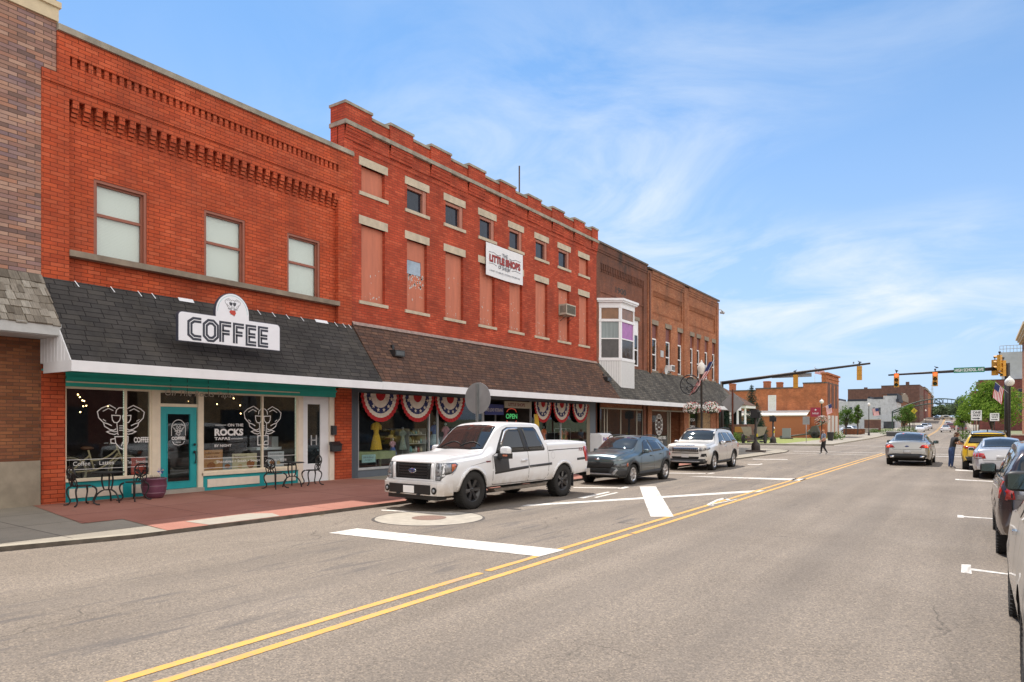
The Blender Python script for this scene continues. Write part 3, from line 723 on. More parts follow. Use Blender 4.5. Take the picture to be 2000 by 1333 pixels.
b = B(); b.ball((SX+.03, 10.60, 1.42), .035); b.ball((SX+.03, 10.60, 1.22), .04); b.tube([(SX+.02, 10.60, 1.24), (SX+.08, 10.60, 1.15), (SX+.07, 10.61, 1.02), (SX+.02, 10.62, .95)], .014, 6); b.ball((SX+.03, 10.62, .93), .022); b.build('handle', m_blackpl, d_)
b = B(); b.box(FX-.4, FX+.10, 9.5, 10.8, .1, .262); b.build('doorstep', m_conc, n)
b = B(); b.box(SX-.1, SX+.02, 14.01, 14.20, .12, 2.99); b.box(SX-.1, SX+.02, 15.26, 15.46, .12, 2.99); b.box(SX-.1, SX+.02, 14.2, 15.26, 2.84, 2.99); b.build('door_casing', m_cream2, n)
b = B(); b.box(SX-.09, SX-.04, 14.2, 14.42, .13, 2.84); b.box(SX-.09, SX-.04, 14.92, 15.26, .13, 2.84); b.box(SX-.09, SX-.04, 14.42, 14.92, 2.6, 2.84); b.box(SX-.09, SX-.04, 14.42, 14.92, .13, .72); d_ = b.build('door', m_white, n, label='white narrow door with a tall dark glass')
b = B(); b.box(SX-.07, SX-.065, 14.42, 14.92, .72, 2.6); b.build('pane', m_gdark, d_)
b = B(); mf = lambda u, v: (SX-.058, u, v)
b.stroke([(14.58, 1.30), (14.58, 1.62)], .045, mf); b.stroke([(14.78, 1.30), (14.78, 1.62)], .045, mf); b.stroke([(14.58, 1.46), (14.78, 1.46)], .035, mf); b.build('letter_decal', m_greylt, d_)
# room behind the glass
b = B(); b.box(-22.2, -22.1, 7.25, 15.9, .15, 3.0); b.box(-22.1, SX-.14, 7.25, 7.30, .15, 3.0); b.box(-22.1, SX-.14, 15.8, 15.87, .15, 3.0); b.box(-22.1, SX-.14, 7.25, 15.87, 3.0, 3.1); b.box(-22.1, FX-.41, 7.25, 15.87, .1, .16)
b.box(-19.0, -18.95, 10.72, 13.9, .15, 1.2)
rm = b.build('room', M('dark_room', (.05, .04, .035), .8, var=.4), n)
b = B(); random.seed(3)
for k in range(26): b.ball((random.uniform(-21.5, -18.4), random.uniform(7.6, 9.4) if k < 16 else random.uniform(10, 13), random.uniform(2.25, 2.75)), .018, 6)
each(b, 'bulb', M('warm_bulb', (1, .8, .4), em=(1, .62, .25), ems=9), rm)
# window lettering and line art
mG = lambda u, v: (SX-.034, u, v)
m_decal = M('white_vinyl', (.80, .79, .78), .5, var=.03)
def elephant(b, cx_, cy_, k, wd, mapf, cup=True, full=False):
    S_ = lambda pts, closed=False, ww=None: b.stroke([(cx_+p[0]*k, cy_+p[1]*k) for p in pts], (ww or wd), mapf, closed)
    for m in (-1, 1):
        q = lambda L: [(m*x, y) for x, y in L]
        S_(q([(.30, .80), (.62, .98), (1.02, .80), (1.22, .62), (1.16, .30), (.92, .05), (.70, -.02), (.50, -.12)]))
        S_(q([(.92, .05), (.86, -.15), (.60, -.32), (.40, -.36), (.27, -.28)]))
        S_(q([(.42, .68), (.66, .80), (.95, .64)]), ww=wd*.8); S_(q([(.95, .22), (.80, .12)]), ww=wd*.8)
        S_(q([(.20, -.42), (.38, -.44), (.56, -.38), (.76, -.44), (.56, -.54), (.36, -.58), (.22, -.52)]), ww=wd*.9)
        S_(q([(.06, .42), (.50, .44), (.47, .20), (.38, .06), (.22, .04), (.10, .16), (.06, .30)]), True)
        S_(q([(.24, .02), (.20, -.5), (.17, -.62)]), ww=wd*.9)
    S_([(-.30, .52), (-.26, .72), (-.12, .84), (.12, .84), (.26, .72), (.30, .52)])
    for yy in (-.12, -.24, -.36): S_([(-.12, yy), (.12, yy)], ww=wd*.8)
    if cup:
        S_([(-.34, -.70), (.34, -.70), (.34, -.98), (.26, -1.22), (.08, -1.38), (-.10, -1.30), (-.30, -1.05)], True)
        S_([(-.34, -.80), (-.55, -.84), (-.55, -1.02), (-.34, -1.06)]); S_([(.36, -1.02), (.06, -1.0), (.0, -1.2)], ww=wd*.8)
    else:
        S_([(-.34, -.68), (.34, -.68), (.34, -1.20), (-.34, -1.20)], True); S_([(.36, -.98), (.10, -1.0), (.0, -1.28), (.2, -1.42), (.36, -1.3)])
b = B(); elephant(b, 8.72, 1.98, .46, .022, mG)
text(b, 'COFFEE', mG, 9.02, 1.50, .38, .14, bold=.03); text(b, 'Coffee  .  Lattes', mG, 7.62, .985, .92, .10); text(b, 'Tea  .  Smoothies', mG, 8.86, .985, .52, .08)
for z in (1.13, .90): b.stroke([(7.48, z), (8.78, z)], .012, mG); b.stroke([(8.85, z), (9.40, z)], .012, mG)
b.build('window_lettering', m_decal, n); b = B(); elephant(b, 12.78, 1.98, .52, .024, mG, cup=False)
text(b, 'ON THE', mG, 11.62, 1.90, .50, .08, bold=.02); text(b, 'ROCKS', mG, 11.22, 1.64, .90, .20, bold=.05); text(b, 'TAPAS', mG, 11.22, 1.52, .48, .085, bold=.02); text(b, 'BY NIGHT', mG, 11.22, 1.33, .52, .075, bold=.02)
b.stroke([(11.24, 1.94), (11.58, 1.94)], .012, mG); b.stroke([(11.72, 1.55), (12.10, 1.55)], .012, mG)
text(b, 'Sharables \u2022 Steak \u2022 Soups', mG, 11.28, .86, 1.40, .10); text(b, 'Bourbon \u2022 Wine', mG, 12.86, .86, .75, .09)
for z in (1.02, .76): b.stroke([(10.89, z), (12.71, z)], .012, mG); b.stroke([(12.79, z), (13.95, z)], .012, mG)
b.build('window_lettering', m_decal, n)
b = B(); mD = lambda u, v: (SX-.030, u, v); text(b, 'COFFEE', mD, 9.99, 1.55, .38, .085, bold=.04); text(b, 'HOUSE', mD, 10.11, 1.47, .14, .035)
arc = [(10.18+.19*math.cos(t), 1.86+.22*math.sin(t)) for t in [PI*i/10 for i in range(11)]]; b.stroke([(10.37, 1.66)]+arc+[(9.99, 1.66)], .014, mD); b.stroke([(10.01, 1.52), (10.06, 1.44), (10.18, 1.41), (10.30, 1.44), (10.35, 1.52)], .012, mD)
elephant(b, 10.18, 1.84, .13, .010, mD); b.build('door_lettering', m_decal, n)
b = B(); mO = lambda u, v: (FX+.03, u, v); text(b, 'On The Rocks Tapas', mO, 9.75, 2.66, 2.0, .20, shear=.2)
o = wthing('hanging_sign', 'thin script sign reading On The Rocks Tapas hung over the teal door', 'sign', (FX, 10.7, 2.7)); b.build('lettering', M('warm_grey_letters', (.42, .38, .33), .5), o)
b = B()
for y in (9.9, 10.35, 10.95, 11.55): b.box(FX+.026, FX+.034, y, y+.01, 2.72, 3.16)
each(b, 'hanger', m_blackpl, o)
# dotted light strips round the panes
b = B()
for y in (8.76, 9.415, 10.87, 13.93, 13.97):
    z = .72
    while z < 2.78: b.box(SX-.034, SX-.028, y, y+.012, z, z+.018); z += .042
b.build('light_strip', M('led_dots', (.75, .85, .78), em=(.6, .9, .7), ems=.5), n, kind='stuff')

# --- coffee sign, in front of the shingles
sg = wthing('shop_sign', 'white sign board reading COFFEE with an elephant in a half round top', 'sign', (-15.9, 10.6, 4.0))
XS = -15.80
y0, y1, za, zb, R0 = 9.20, 12.07, 3.97, 4.66, .47; cyy = 10.64
def sign_outline(g_=0):
    r = .10; P = [(y0-g_, za-g_), (y1+g_, za-g_), (y1+g_, zb+g_-r)]
    P += [(y1+g_-r+r*math.cos(t), zb+g_-r+r*math.sin(t)) for t in (PI/8, PI/4, PI*3/8, PI/2)]
    P += [(cyy+R0+g_, zb+g_)]+[(cyy+(R0+g_)*math.cos(t), 4.80+(R0+g_+.02)*math.sin(t)) for t in [PI*i/16 for i in range(17)]]+[(cyy-R0-g_, zb+g_)]
    P += [(y0-g_+r-r*math.sin(t), zb+g_-r+r*math.cos(t)) for t in (0, PI/8, PI/4, PI*3/8)]+[(y0-g_, zb+g_-r)]
    return P
b = B(); b.prism(sign_outline(.018), 'x', XS-.09, XS-.004); b.build('sign_back', M('sign_edge', (.05, .055, .08), .5), sg)
b = B(); b.prism(sign_outline(), 'x', XS-.05, XS); b.build('sign_face', M('sign_white', (.78, .80, .86), .4, var=.03), sg)
mS = lambda u, v: (XS+.003, u, v)
b = B(); mS2 = lambda u, v: (XS+.006, u, v)
wb = B()
def letter(kind, x, z, w_, h_):
    q = lambda L: [(x+p[0]*w_, z+p[1]*h_) for p in L]
    if kind == 'C': pts = [q([(1, .93), (.38, .93), (.07, .78), (.07, .22), (.38, .07), (1, .07)])]
    if kind == 'O': pts = [q([(.34, .93), (.66, .93), (.93, .76), (.93, .24), (.66, .07), (.34, .07), (.07, .24), (.07, .76)])]
    if kind == 'F': pts = [q([(.13, 0), (.13, .92), (1, .92)]), q([(.13, .50), (.86, .50)])]
    if kind == 'E': pts = [q([(1, .92), (.13, .92), (.13, .08), (1, .08)]), q([(.13, .50), (.92, .50)])]
    for p in pts:
        b.stroke(p, .135, mS, kind == 'O'); wb.stroke(p, .017, mS2, kind == 'O')
lx = 9.46
for ch, w_ in zip('COFFEE', (.34, .37, .33, .31, .31, .31)):
    letter(ch, lx, 4.035, w_-.02, .50); lx += w_+.058
b.build('lettering', M('navy_letters', (.025, .03, .05), .4), sg); wb.build('lettering_inline', M('sign_white'), sg)
b = B(); b.stroke([(cyy+(R0-.045)*math.cos(t), 4.80+(R0-.03)*math.sin(t)) for t in [PI*i/16 for i in range(17)]], .010, mS); b.build('arch_line', M('teal_line', (.25, .55, .6), .5), sg)
b = B(); elephant(b, cyy, 4.98, .18, .009, mS, cup=False)
for m in (-1, 1): b.add([mS(cyy+m*.012, 5.065), mS(cyy+m*.10, 5.07), mS(cyy+m*.09, 5.01), mS(cyy+m*.05, 4.985), mS(cyy+m*.018, 5.01)], [[0, 1, 2, 3, 4]])
b.build('elephant_drawing', M('dark_line', (.06, .06, .08), .5), sg)
b = B(); b.add([mS2(cyy-.10, 4.83), mS2(cyy-.06, 4.87), mS2(cyy+.07, 4.87), mS2(cyy+.09, 4.80), mS2(cyy+.05, 4.74), mS2(cyy-.03, 4.76), mS2(cyy-.09, 4.80)], [list(range(7))]); b.build('cup_drawing', M('cup_red', (.5, .05, .03), .5), sg)
b = B()
for y in (9.6, 11.6): b.box(-16.4, XS-.09, y-.03, y+.03, 4.1, 4.16)
each(b, 'bracket', m_blackpl, sg)

# --- Little shops: eight bays
n = wthing('brick_building', 'long deep red brick building with eight bays of boarded windows and stepped parapet', 'building', (-22, 25, 0)); shops = n
Y0, Y1, Y0p = 16.175, 34.04, 15.80
LW = [(16.61, 17.74), (18.87, 19.98), (21.08, 22.22), (23.33, 24.41), (25.55, 26.60), (27.75, 28.83), (29.91, 31.01), (32.05, 33.08)]
low = [(a, c, 6.17, 8.78) for a, c in LW]; upp = [(a, c-.02, 9.88, 10.78) for a, c in LW]
b = B(); wall(b, FX, Y0, Y1, 3.2, 11.24, low+upp, .16)
front_box(b, Y0, Y1, 11.24, 11.42, FX+.02); front_box(b, Y0, Y1, 11.42, 11.88, FX+.05); front_box(b, Y0p, Y0-.004, 11.1, 11.88, FX+.05)
LB = [15.80, 17.0, 17.9, 19.1, 20.1, 21.3, 22.45, 23.6, 24.7, 25.9, 26.95, 28.1, 29.15, 30.3, 31.35, 32.5, 33.35, 34.1]
def mer(i): return max(Y0p, LB[i]), min(Y1, LB[i+1])
for i in range(17): a, c = mer(i); b.box(FX-.30, FX+(.10 if i % 2 == 0 else .04), a, c, 12.022, 12.57 if i % 2 == 0 else 12.43)
for i in range(0, 17, 2):                        # stepped brackets under the belt
    a, c = mer(i)
    for z_, o_ in ((11.44, .07), (11.56, .09), (11.67, .11), (11.78, .13)): b.box(FX-.02, FX+o_, a+.02, c-.02, z_, 11.88)
shell(b, Y0, Y1, 11.6); b.box(FX-.62, FX-.305, Y0p, Y0p+.3, 11.1, 12.57); b.box(FX-1.3, FX-.30, Y1-.3, Y1-.002, 11.3, 12.57)
b.build('wall', br_shop, n)
b = B(); b.box(FX-.64, FX+.17, Y0p-.05, Y0p+.32, 11.881, 12.02); b.box(FX-.32, FX+.17, Y0p+.32, Y1+.02, 11.88, 12.02); b.build('belt_course', m_stone2, n)
b = B()
for i in range(17):
    a, c = mer(i); zt = 12.57 if i % 2 == 0 else 12.43; o_ = .14 if i % 2 == 0 else .08; e_ = .03 if i % 2 == 0 else -.03
    b.box(FX-.34, FX+o_, a-e_, c+e_, zt, zt+.09)
b.box(FX-.67, FX-.34, Y0p-.03, Y0p+.33, 12.57, 12.66); b.box(-31, FX-.7, Y0-.05, Y0+.35, 11.36, 11.46); b.build('coping', m_stone2, n)
b = B()
for a, c in LW:
    b.box(FX-.1, FX+.02, a-.12, c+.12, 8.78, 9.07); b.box(FX-.1, FX+.02, a-.12, c+.12, 10.78, 11.06)
each(b, 'lintel', m_stone, n)
b = B()
for a, c in LW:
    b.box(FX-.17, FX+.05, a-.12, c+.12, 6.06, 6.17); b.box(FX-.17, FX+.05, a-.12, c+.12, 9.76, 9.88)
each(b, 'sill', m_stone, n)
m_peel = M('peeled_paint', (.52, .48, .46), .8, var=.25, scale=30)
random.seed(11)
for i, (a, c) in enumerate(LW):
    b = B(); b.box(FX-.15, FX-.13, a+.001, c-.001, 6.17, 8.78); bd = b.build('board', m_pink, n)
    q = B()
    for k in range(14 if i != 1 else 55):
        y_ = random.uniform(a+.1, c-.1); z_ = random.choice([6.25+abs(random.gauss(0, .12)), random.uniform(6.3, 8.5)]) if i != 1 else 7.55-abs(random.gauss(0, .33)); s_ = random.uniform(.01, .032)*(1.6 if i == 1 else 1)
        q.poly([(FX-.126, y_+s_*math.cos(t)*random.uniform(.6, 1.2), max(6.19, z_)+s_*1.4*math.sin(t)*random.uniform(.6, 1.2)+.02) for t in (0, 1.1, 2.2, 3.3, 4.3, 5.3)])
    q.build('peeled_patch', m_peel, bd)
    if i == 1:
        q = B(); q.box(FX-.13, FX-.115, a+.10, c-.25, 7.55, 8.05); q.build('pane', M('hazy_glass', (.28, .36, .45), .15, var=.3, scale=3), bd)
        q = B(); q.box(FX-.128, FX-.11, c-.25, c-.22, 7.5, 8.08); q.box(FX-.128, FX-.11, a+.10, c-.25, 8.05, 8.08); q.build('pane_frame', m_redtrim, bd)
    # upper small windows
    a2, c2 = a+.001, c-.021
    if i in (0, 7):
        b = B(); b.box(FX-.15, FX-.13, a2, c2, 9.88, 10.78); b.build('board', m_pink, n)
    else:
        t = .10; b = B(); b.box(FX-.15, FX-.05, a2, a2+.03, 9.88, 10.78); b.box(FX-.15, FX-.03, c2-.20, c2, 9.88, 10.78); b.box(FX-.15, FX-.05, a2+.03, c2-.20, 10.66, 10.78)
        f = b.build('window', M('pink_brown_trim', (.40, .16, .11), .6, var=.15), n)
        b = B(); b.box(FX-.145, FX-.14, a2+.03, c2-.2, 9.88, 10.66); b.build('pane', M('night_glass', (.012, .018, .03), .08, var=.5), f)
b = B(); b.box(FX-.5, FX-.45, 27.05, 27.10, 12.2, 14.1); b.build('roof_pole', M('rust_pole', (.10, .07, .05), .8), n)
b = B(); awning_roof(b, Y0, Y1, 5.36, 3.34, -15.94); b.build('shingle_awning', shg_brn, n)
b = B(); b.box(-15.955, -15.91, 16.13, 34.3, 3.09, 3.34); b.build('fascia', m_white, n)
b = B(); b.box(FX, -15.955, 16.12, 34.04, 3.16, 3.20); b.build('soffit', M('dark_soffit', (.16, .15, .13), .8), n)
b = B(); b.add([(FX+.01, Y0, 5.42), (FX+.01, Y1, 5.42), (FX+.09, Y1, 5.30), (FX+.09, Y0, 5.30)], [[0, 1, 2, 3]]); b.build('flashing', M('rusty_flashing', (.30, .22, .19), .6, var=.4, scale=6), n)
b = B(); b.box(FX-.3, FX-.02, 16.18, 16.47, .1, 3.16)
for i in range(5): b.box(FX-.02, FX+.0, 16.2+i*.056, 16.225+i*.056, .1, 3.16)
b.box(FX-.12, FX-.05, 16.47, 23.62, .1, .40); b.box(FX-.12, FX-.05, 27.4, 33.0, .1, .40); b.box(FX-.12, FX-.04, 33.35, 34.03, .1, 3.16); b.box(FX-.12, FX-.05, 16.47, 33.4, 3.05, 3.16)
b.build('grey_cladding', m_grey, n)
b = B(); b.box(FX-.12, FX-.01, 16.47, 23.62, .40, .48); b.box(FX-.12, FX-.01, 27.4, 33.0, .40, .48)
for y in (16.49, 20.15, 20.65, 23.60, 27.4, 30.2): b.box(FX-.10, FX-.02, y-.025 if y > 16.5 else y, y+.025, .48, 3.05)
f = b.build('display_window', m_greylt, n)
b = B()
for a, c in ((16.51, 20.12), (20.18, 20.62), (20.68, 23.57), (27.43, 30.17), (30.23, 33.0)): b.box(FX-.06, FX-.055, a, c, .48, 3.05)
each(b, 'pane', m_glass, f)
b = B(); b.box(FX-.10, FX-.045, 33.0, 33.36, .15, 3.05); b.build('wood_panel', M('grey_wood', (.24, .20, .15), .8, var=.2, stretch=(1, 6, .4), bump=.4), n)
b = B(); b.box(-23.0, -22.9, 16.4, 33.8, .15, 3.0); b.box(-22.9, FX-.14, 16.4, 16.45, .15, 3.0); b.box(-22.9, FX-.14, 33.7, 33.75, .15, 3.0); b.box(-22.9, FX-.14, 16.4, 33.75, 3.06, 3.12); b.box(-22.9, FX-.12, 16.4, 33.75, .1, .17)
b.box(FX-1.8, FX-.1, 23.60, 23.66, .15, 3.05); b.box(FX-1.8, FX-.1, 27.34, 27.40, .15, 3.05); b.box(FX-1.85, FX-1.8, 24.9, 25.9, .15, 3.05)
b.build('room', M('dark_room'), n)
b = B(); frame(b, 25.95, 27.0, .17, 2.5, .08, FX-1.75, .06); f = b.build('door', m_greylt, n); b = B(); b.box(FX-1.79, FX-1.785, 26.03, 26.92, .25, 2.42); b.build('pane', m_gdark, f)
# --- sooty brick building with the white bay window
n = wthing('brick_building', 'sooty dark brick building with a white wooden bay window', 'building', (-22, 37.5, 0))
b = B(); a, c = 34.045, 41.04
wall(b, FX-.08, a+.45, c-.55, 3.2, 10.6, [(39.15, 39.92, 5.55, 8.36)], .2)
front_box(b, a, a+.45, .1, 11.5); front_box(b, c-.55, c, .1, 11.5); front_box(b, a+.45, c-.55, 10.95, 11.5); front_box(b, a+.45, c-.55, 10.6, 10.95, FX-.08, .22)
for z0, z1, o in ((11.5, 11.62, .04), (11.62, 11.74, .07), (11.74, 12.0, .03)): front_box(b, a, c, z0, z1, FX+o)
y = a+.5
while y < c-.6: b.box(FX-.09, FX-.002, y, y+.10, 10.62, 10.95); b.box(FX-.09, FX-.03, y, y+.10, 10.5, 10.62); y += .22
front_box(b, a+.45, c-.55, 9.35, 9.45, FX-.04)
shell(b, a, c, 12.2); b.build('wall', br_dark, n)
b = B(); b.box(FX-.32, FX+.09, a, c, 12.0, 12.10); b.build('coping', M('dark_coping', (.12, .095, .08), .9, var=.3), n)
b = B(); b.box(FX-.1, FX-.04, 39.05, 40.0, 8.36, 8.58); b.build('lintel', m_sill, n)
sash(n, 39.15, 39.92, 5.55, 7.55, FX-.12, m_white, M('curtain_grey', (.30, .33, .36), .8), fw=.09)
b = B(); b.box(FX-.16, FX-.12, 39.15, 39.92, 7.55, 8.36); b.build('board', m_white, n)
b = B(); mN = lambda u, v: (FX-.074, u, v); text(b, '1900', mN, 36.6, 9.62, 1.45, .36, bold=.03); b.build('date_letters', M('soot', (.045, .035, .03), .8), n)
# bay
plan = [(FX, 34.35), (-16.40, 35.05), (-16.40, 36.84), (FX, 37.55)]
def ring(b, z0, z1, g_=0.0, gz=None):
    P = [(FX, 34.35-g_*1.2), (-16.40+g_, 35.05-g_*.6), (-16.40+g_, 36.84+g_*.6), (FX, 37.55+g_*1.2)]; b.prism(P, 'z', z0, z1)
b = B(); ring(b, 8.42, 8.72, .02); ring(b, 8.72, 8.80, .16); ring(b, 8.80, 8.92, .22); ring(b, 7.66, 7.80, .02); ring(b, 5.50, 5.66, .03)
def bayface(p, q, z0, z1, muls, t=.13):
    p, q = Vector(p), Vector(q); d = (q-p); L = d.length; d.normalize(); nrm = Vector((d.y, -d.x))
    def post(s0, s1, za, zb, inn=.10):
        A = p+d*s0; E_ = p+d*s1; I = nrm*-inn
        b.prism([tuple(A), tuple(E_), tuple(E_+I), tuple(A+I)], 'z', za, zb)
    post(0, t, z0, z1); post(L-t, L, z0, z1)
    for zz_ in muls: post(t, L-t, zz_-.03, zz_+.03, .07)
    return p, q, d, L, nrm
faces_ = [bayface(plan[i], plan[i+1], 5.66, 8.42, (6.72,)) for i in range(3)]
bayo = b.build('bay_window', m_white, n)
for i, (p, q, d, L, nr) in enumerate(faces_):
    for (za, zb, mt) in ((5.66, 6.7, M('dark_pane', (.05, .045, .045), .12, var=.5, scale=3)), (6.74, 7.66, M('curtain_glass', (.22, .27, .28), .25, var=.25, scale=2, stretch=(8, 8, .2)) if i == 0 else M('purple_glass', (.36, .12, .36), .2, var=.2)), (7.80, 8.42, M('amber_glass', (.20, .09, .035), .15, var=.5, scale=1.5))):
        k = B(); A = p+d*.13-nr*.05; E_ = p+d*(L-.13)-nr*.05; k.prism([tuple(A), tuple(E_), tuple(E_-nr*.01), tuple(A-nr*.01)], 'z', za, zb); k.build('pane', mt, bayo)
b = B(); zs_ = [5.55, 4.30, 4.33, 5.55]
P2 = plan; b.add([(x, y, z) for (x, y), z in zip(P2, [5.5]*4)]+[(x, y, z) for (x, y), z in zip(P2, (5.30, 4.02, 4.02, 5.30))], [[0, 1, 5, 4], [1, 2, 6, 5], [2, 3, 7, 6], [0, 3, 7, 4], [0, 1, 2, 3], [4, 5, 6, 7]])
b.build('siding_skirt', M('white_siding', (.66, .67, .68), .6, var=.05), n)
b = B()
for i in range(3):
    p, q = Vector(plan[i]), Vector(plan[i+1]); k_ = int((q-p).length/.13)
    for j in range(1, k_):
        A = p.lerp(q, j/k_); zb = 5.35 if False else (lerp(5.30, 4.06, j/k_) if i == 0 else 4.06 if i == 1 else lerp(4.06, 5.3, j/k_)); d = (q-p).normalized(); nr = Vector((d.y, -d.x))
        b.prism([tuple(A+nr*.004), tuple(A+d*.012+nr*.004), tuple(A+d*.012), tuple(A)], 'z', zb, 5.48)
b.build('siding_groove', M('groove_grey', (.30, .31, .33), .7), n)
b = B(); awning_roof(b, 34.045, 55.42, 5.36, 3.34, -15.94, y1e=54.6)
b.add([(FX, 55.42, 5.36), (-15.94, 56.6, 3.34), (-15.94, 54.6, 3.34), (FX-9, 55.42, 5.36), (FX-9, 56.6, 3.34), (FX, 55.42, 5.3)], [[0, 2, 1], [0, 1, 4, 3]])
b.build('shingle_awning', shg_old, n)
b = B(); b.box(-15.955, -15.91, 34.3, 56.62, 3.09, 3.34); b.box(FX-9, -15.955, 56.58, 56.62, 3.09, 3.34); b.build('fascia', m_white, n)
b = B(); b.box(FX, -15.96, 34.04, 56.58, 3.16, 3.20); b.build('soffit', M('dark_soffit'), n)
# --- orange brick corner building, two fronts
for (a, c, wins, lab, lint) in ((41.045, 48.05, [(41.85, 42.75), (44.15, 45.1), (46.4, 47.3)], 'orange brick building with three tall white sash windows next to the sooty brick one', None),
                               (48.055, 55.4, [(48.9, 49.66), (50.33, 51.13), (52.1, 52.95), (53.9, 54.7)], 'orange brick corner building at the end of the row with four narrow windows', None)):
    n = wthing('brick_building', lab, 'building', (-22, (a+c)/2, 0)); b = B()
    pa, pc = a+(.62 if a < 45 else .38), c-.52
    wall(b, FX, pa, pc, 3.2, 11.3, [(u, v, 5.45, 8.42) for u, v in wins]+[(pa+.25, pc-.25, 9.12, 10.6)], .16)
    front_box(b, a, pa, .1, 11.75, FX+.06); front_box(b, pc, c, .1, 11.75, FX+.06); b.box(FX-.3, FX-.10, pa+.2, pc-.2, 9.0, 10.7)
    y = pa+.3
    while y < pc-.4: b.box(FX-.11, FX-.01, y, y+.09, 10.3, 10.6); b.box(FX-.11, FX-.01, y, y+.09, 9.12, 9.25); y += .19
    for z0, z1, o in ((11.3, 11.45, .04), (11.45, 11.6, .07), (11.6, 11.84, .10)): front_box(b, pa, pc, z0, z1, FX+o)
    shell(b, a, c, 12.05); b.build('wall', br_or, n)
    b = B(); b.box(FX-.32, FX+.15, a, c, 11.84, 11.95); b.build('coping', M('dark_coping'), n)
    for u, v in wins:
        b = B(); b.box(FX-.1, FX+.03, u-.1, v+.1, 8.42, 8.72); b.build('lintel', m_sill, n)
        b = B(); b.box(FX-.17, FX+.04, u-.08, v+.08, 5.32, 5.45); b.build('sill', m_sill, n)
        b = B(); b.box(FX-.14, FX-.12, u, v, 7.55, 8.42); b.build('board', M('maroon_board', (.17, .055, .05), .6, var=.15), n)
        sash(n, u, v, 5.45, 7.55, FX-.10, m_white, M('purple_dark', (.07, .04, .08), .6, var=.5, scale=2), fw=.08)
    if a < 45:
        b = B(); b.tube([(FX+.10, 41.25, 3.6), (FX+.10, 41.25, 11.6)], .06, 8); b.build('downpipe', M('rust_brown', (.14, .055, .035), .7), n)
    if a > 45:
        b = B(); b.tube([(FX, 55.3, 11.2), (FX+.2, 55.5, 11.2), (FX+.3, 55.7, 11.05)], .04, 6); b.ball((FX+.32, 55.75, 10.98), .12); b.ball((FX+.15, 55.75, 11.02), .12); b.build('security_lamp', m_greylt, n)
# ground-floor fronts of the three (behind the parked cars)
n = wthing('shopfront', 'brown shopfront with tall dark windows and a round wheel emblem under the far awning', 'shopfront', (-17.4, 44, .15))
b = B()
for y0_, y1_ in ((34.1, 34.45), (40.9, 41.6), (53.5, 55.4)): b.box(FX-.2, FX, y0_, y1_, .1, 3.16)
b.box(FX-.3, FX-.1, 34.45, 53.5, 2.9, 3.16); each(b, 'brick_pier', br_or, n)
b = B()
for y0_, y1_ in ((48.2, 48.75), (50.9, 51.4)): b.box(FX-.2, FX+.04, y0_, y1_, .1, 3.16)
b.box(FX-.2, FX-.02, 51.4, 54.2, .1, 3.16); each(b, 'tan_brick_pier', br_tan, n)
b = B(); b.box(FX-.18, FX-.08, 34.45, 40.9, .1, .55); b.box(FX-.18, FX-.08, 41.6, 45.0, .1, .5)
for y_ in (35.15, 35.5, 37.3, 39.6, 40.5, 41.65, 44.75, 45.2): b.box(FX-.16, FX-.06, y_-.04, y_+.04, .5, 2.9)
b.box(FX-.16, FX-.06, 34.45, 48.2, 2.84, 2.92); b.build('window_framing', M('beige_frame', (.42, .37, .29), .6), n)
b = B(); b.box(FX-.13, FX-.12, 35.5, 39.6, .55, 2.85); b.build('blind', M('brown_blind', (.10, .075, .055), .7, var=.3, scale=1.5, stretch=(1, .3, 30)), n)
b = B(); b.box(FX-.09, FX-.085, 34.45, 40.5, .55, 2.85); b.box(FX-.09, FX-.085, 41.7, 44.7, .5, 2.85); b.box(FX-.15, FX-.14, 48.75, 50.9, .1, 3.1); each(b, 'pane', m_gdark, n)
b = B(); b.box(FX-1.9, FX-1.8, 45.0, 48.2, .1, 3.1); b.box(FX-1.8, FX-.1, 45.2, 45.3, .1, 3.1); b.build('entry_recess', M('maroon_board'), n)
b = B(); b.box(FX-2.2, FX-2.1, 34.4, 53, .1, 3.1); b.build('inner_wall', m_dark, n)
b = B(); mW = lambda u, v: (FX-.08, u, v); cc_ = (43.2, 1.95)
for rr, ww in ((.62, .05), (.40, .04), (.18, .05)): b.stroke([(cc_[0]+rr*math.cos(2*PI*i/20), cc_[1]+rr*1.1*math.sin(2*PI*i/20)) for i in range(20)], ww, mW, True)
for i in range(12): t = 2*PI*i/12; b.stroke([(cc_[0]+.40*math.cos(t), cc_[1]+.44*math.sin(t)), (cc_[0]+.62*math.cos(t), cc_[1]+.68*math.sin(t))], .09, mW)
text(b, 'TOOLS AND DIES', mW, 42.0, .98, 2.4, .2, bold=.03); text(b, 'STUDIO', mW, 42.5, .68, 1.3, .2, bold=.03)
text(b, 'YOGA', lambda u, v: (FX-.13, u, v), 49.1, 2.2, 1.2, .22); text(b, 'OPEN', lambda u, v: (FX-.13, u, v), 49.2, 1.7, 1.1, .2); b.build('window_lettering', m_decal, n)

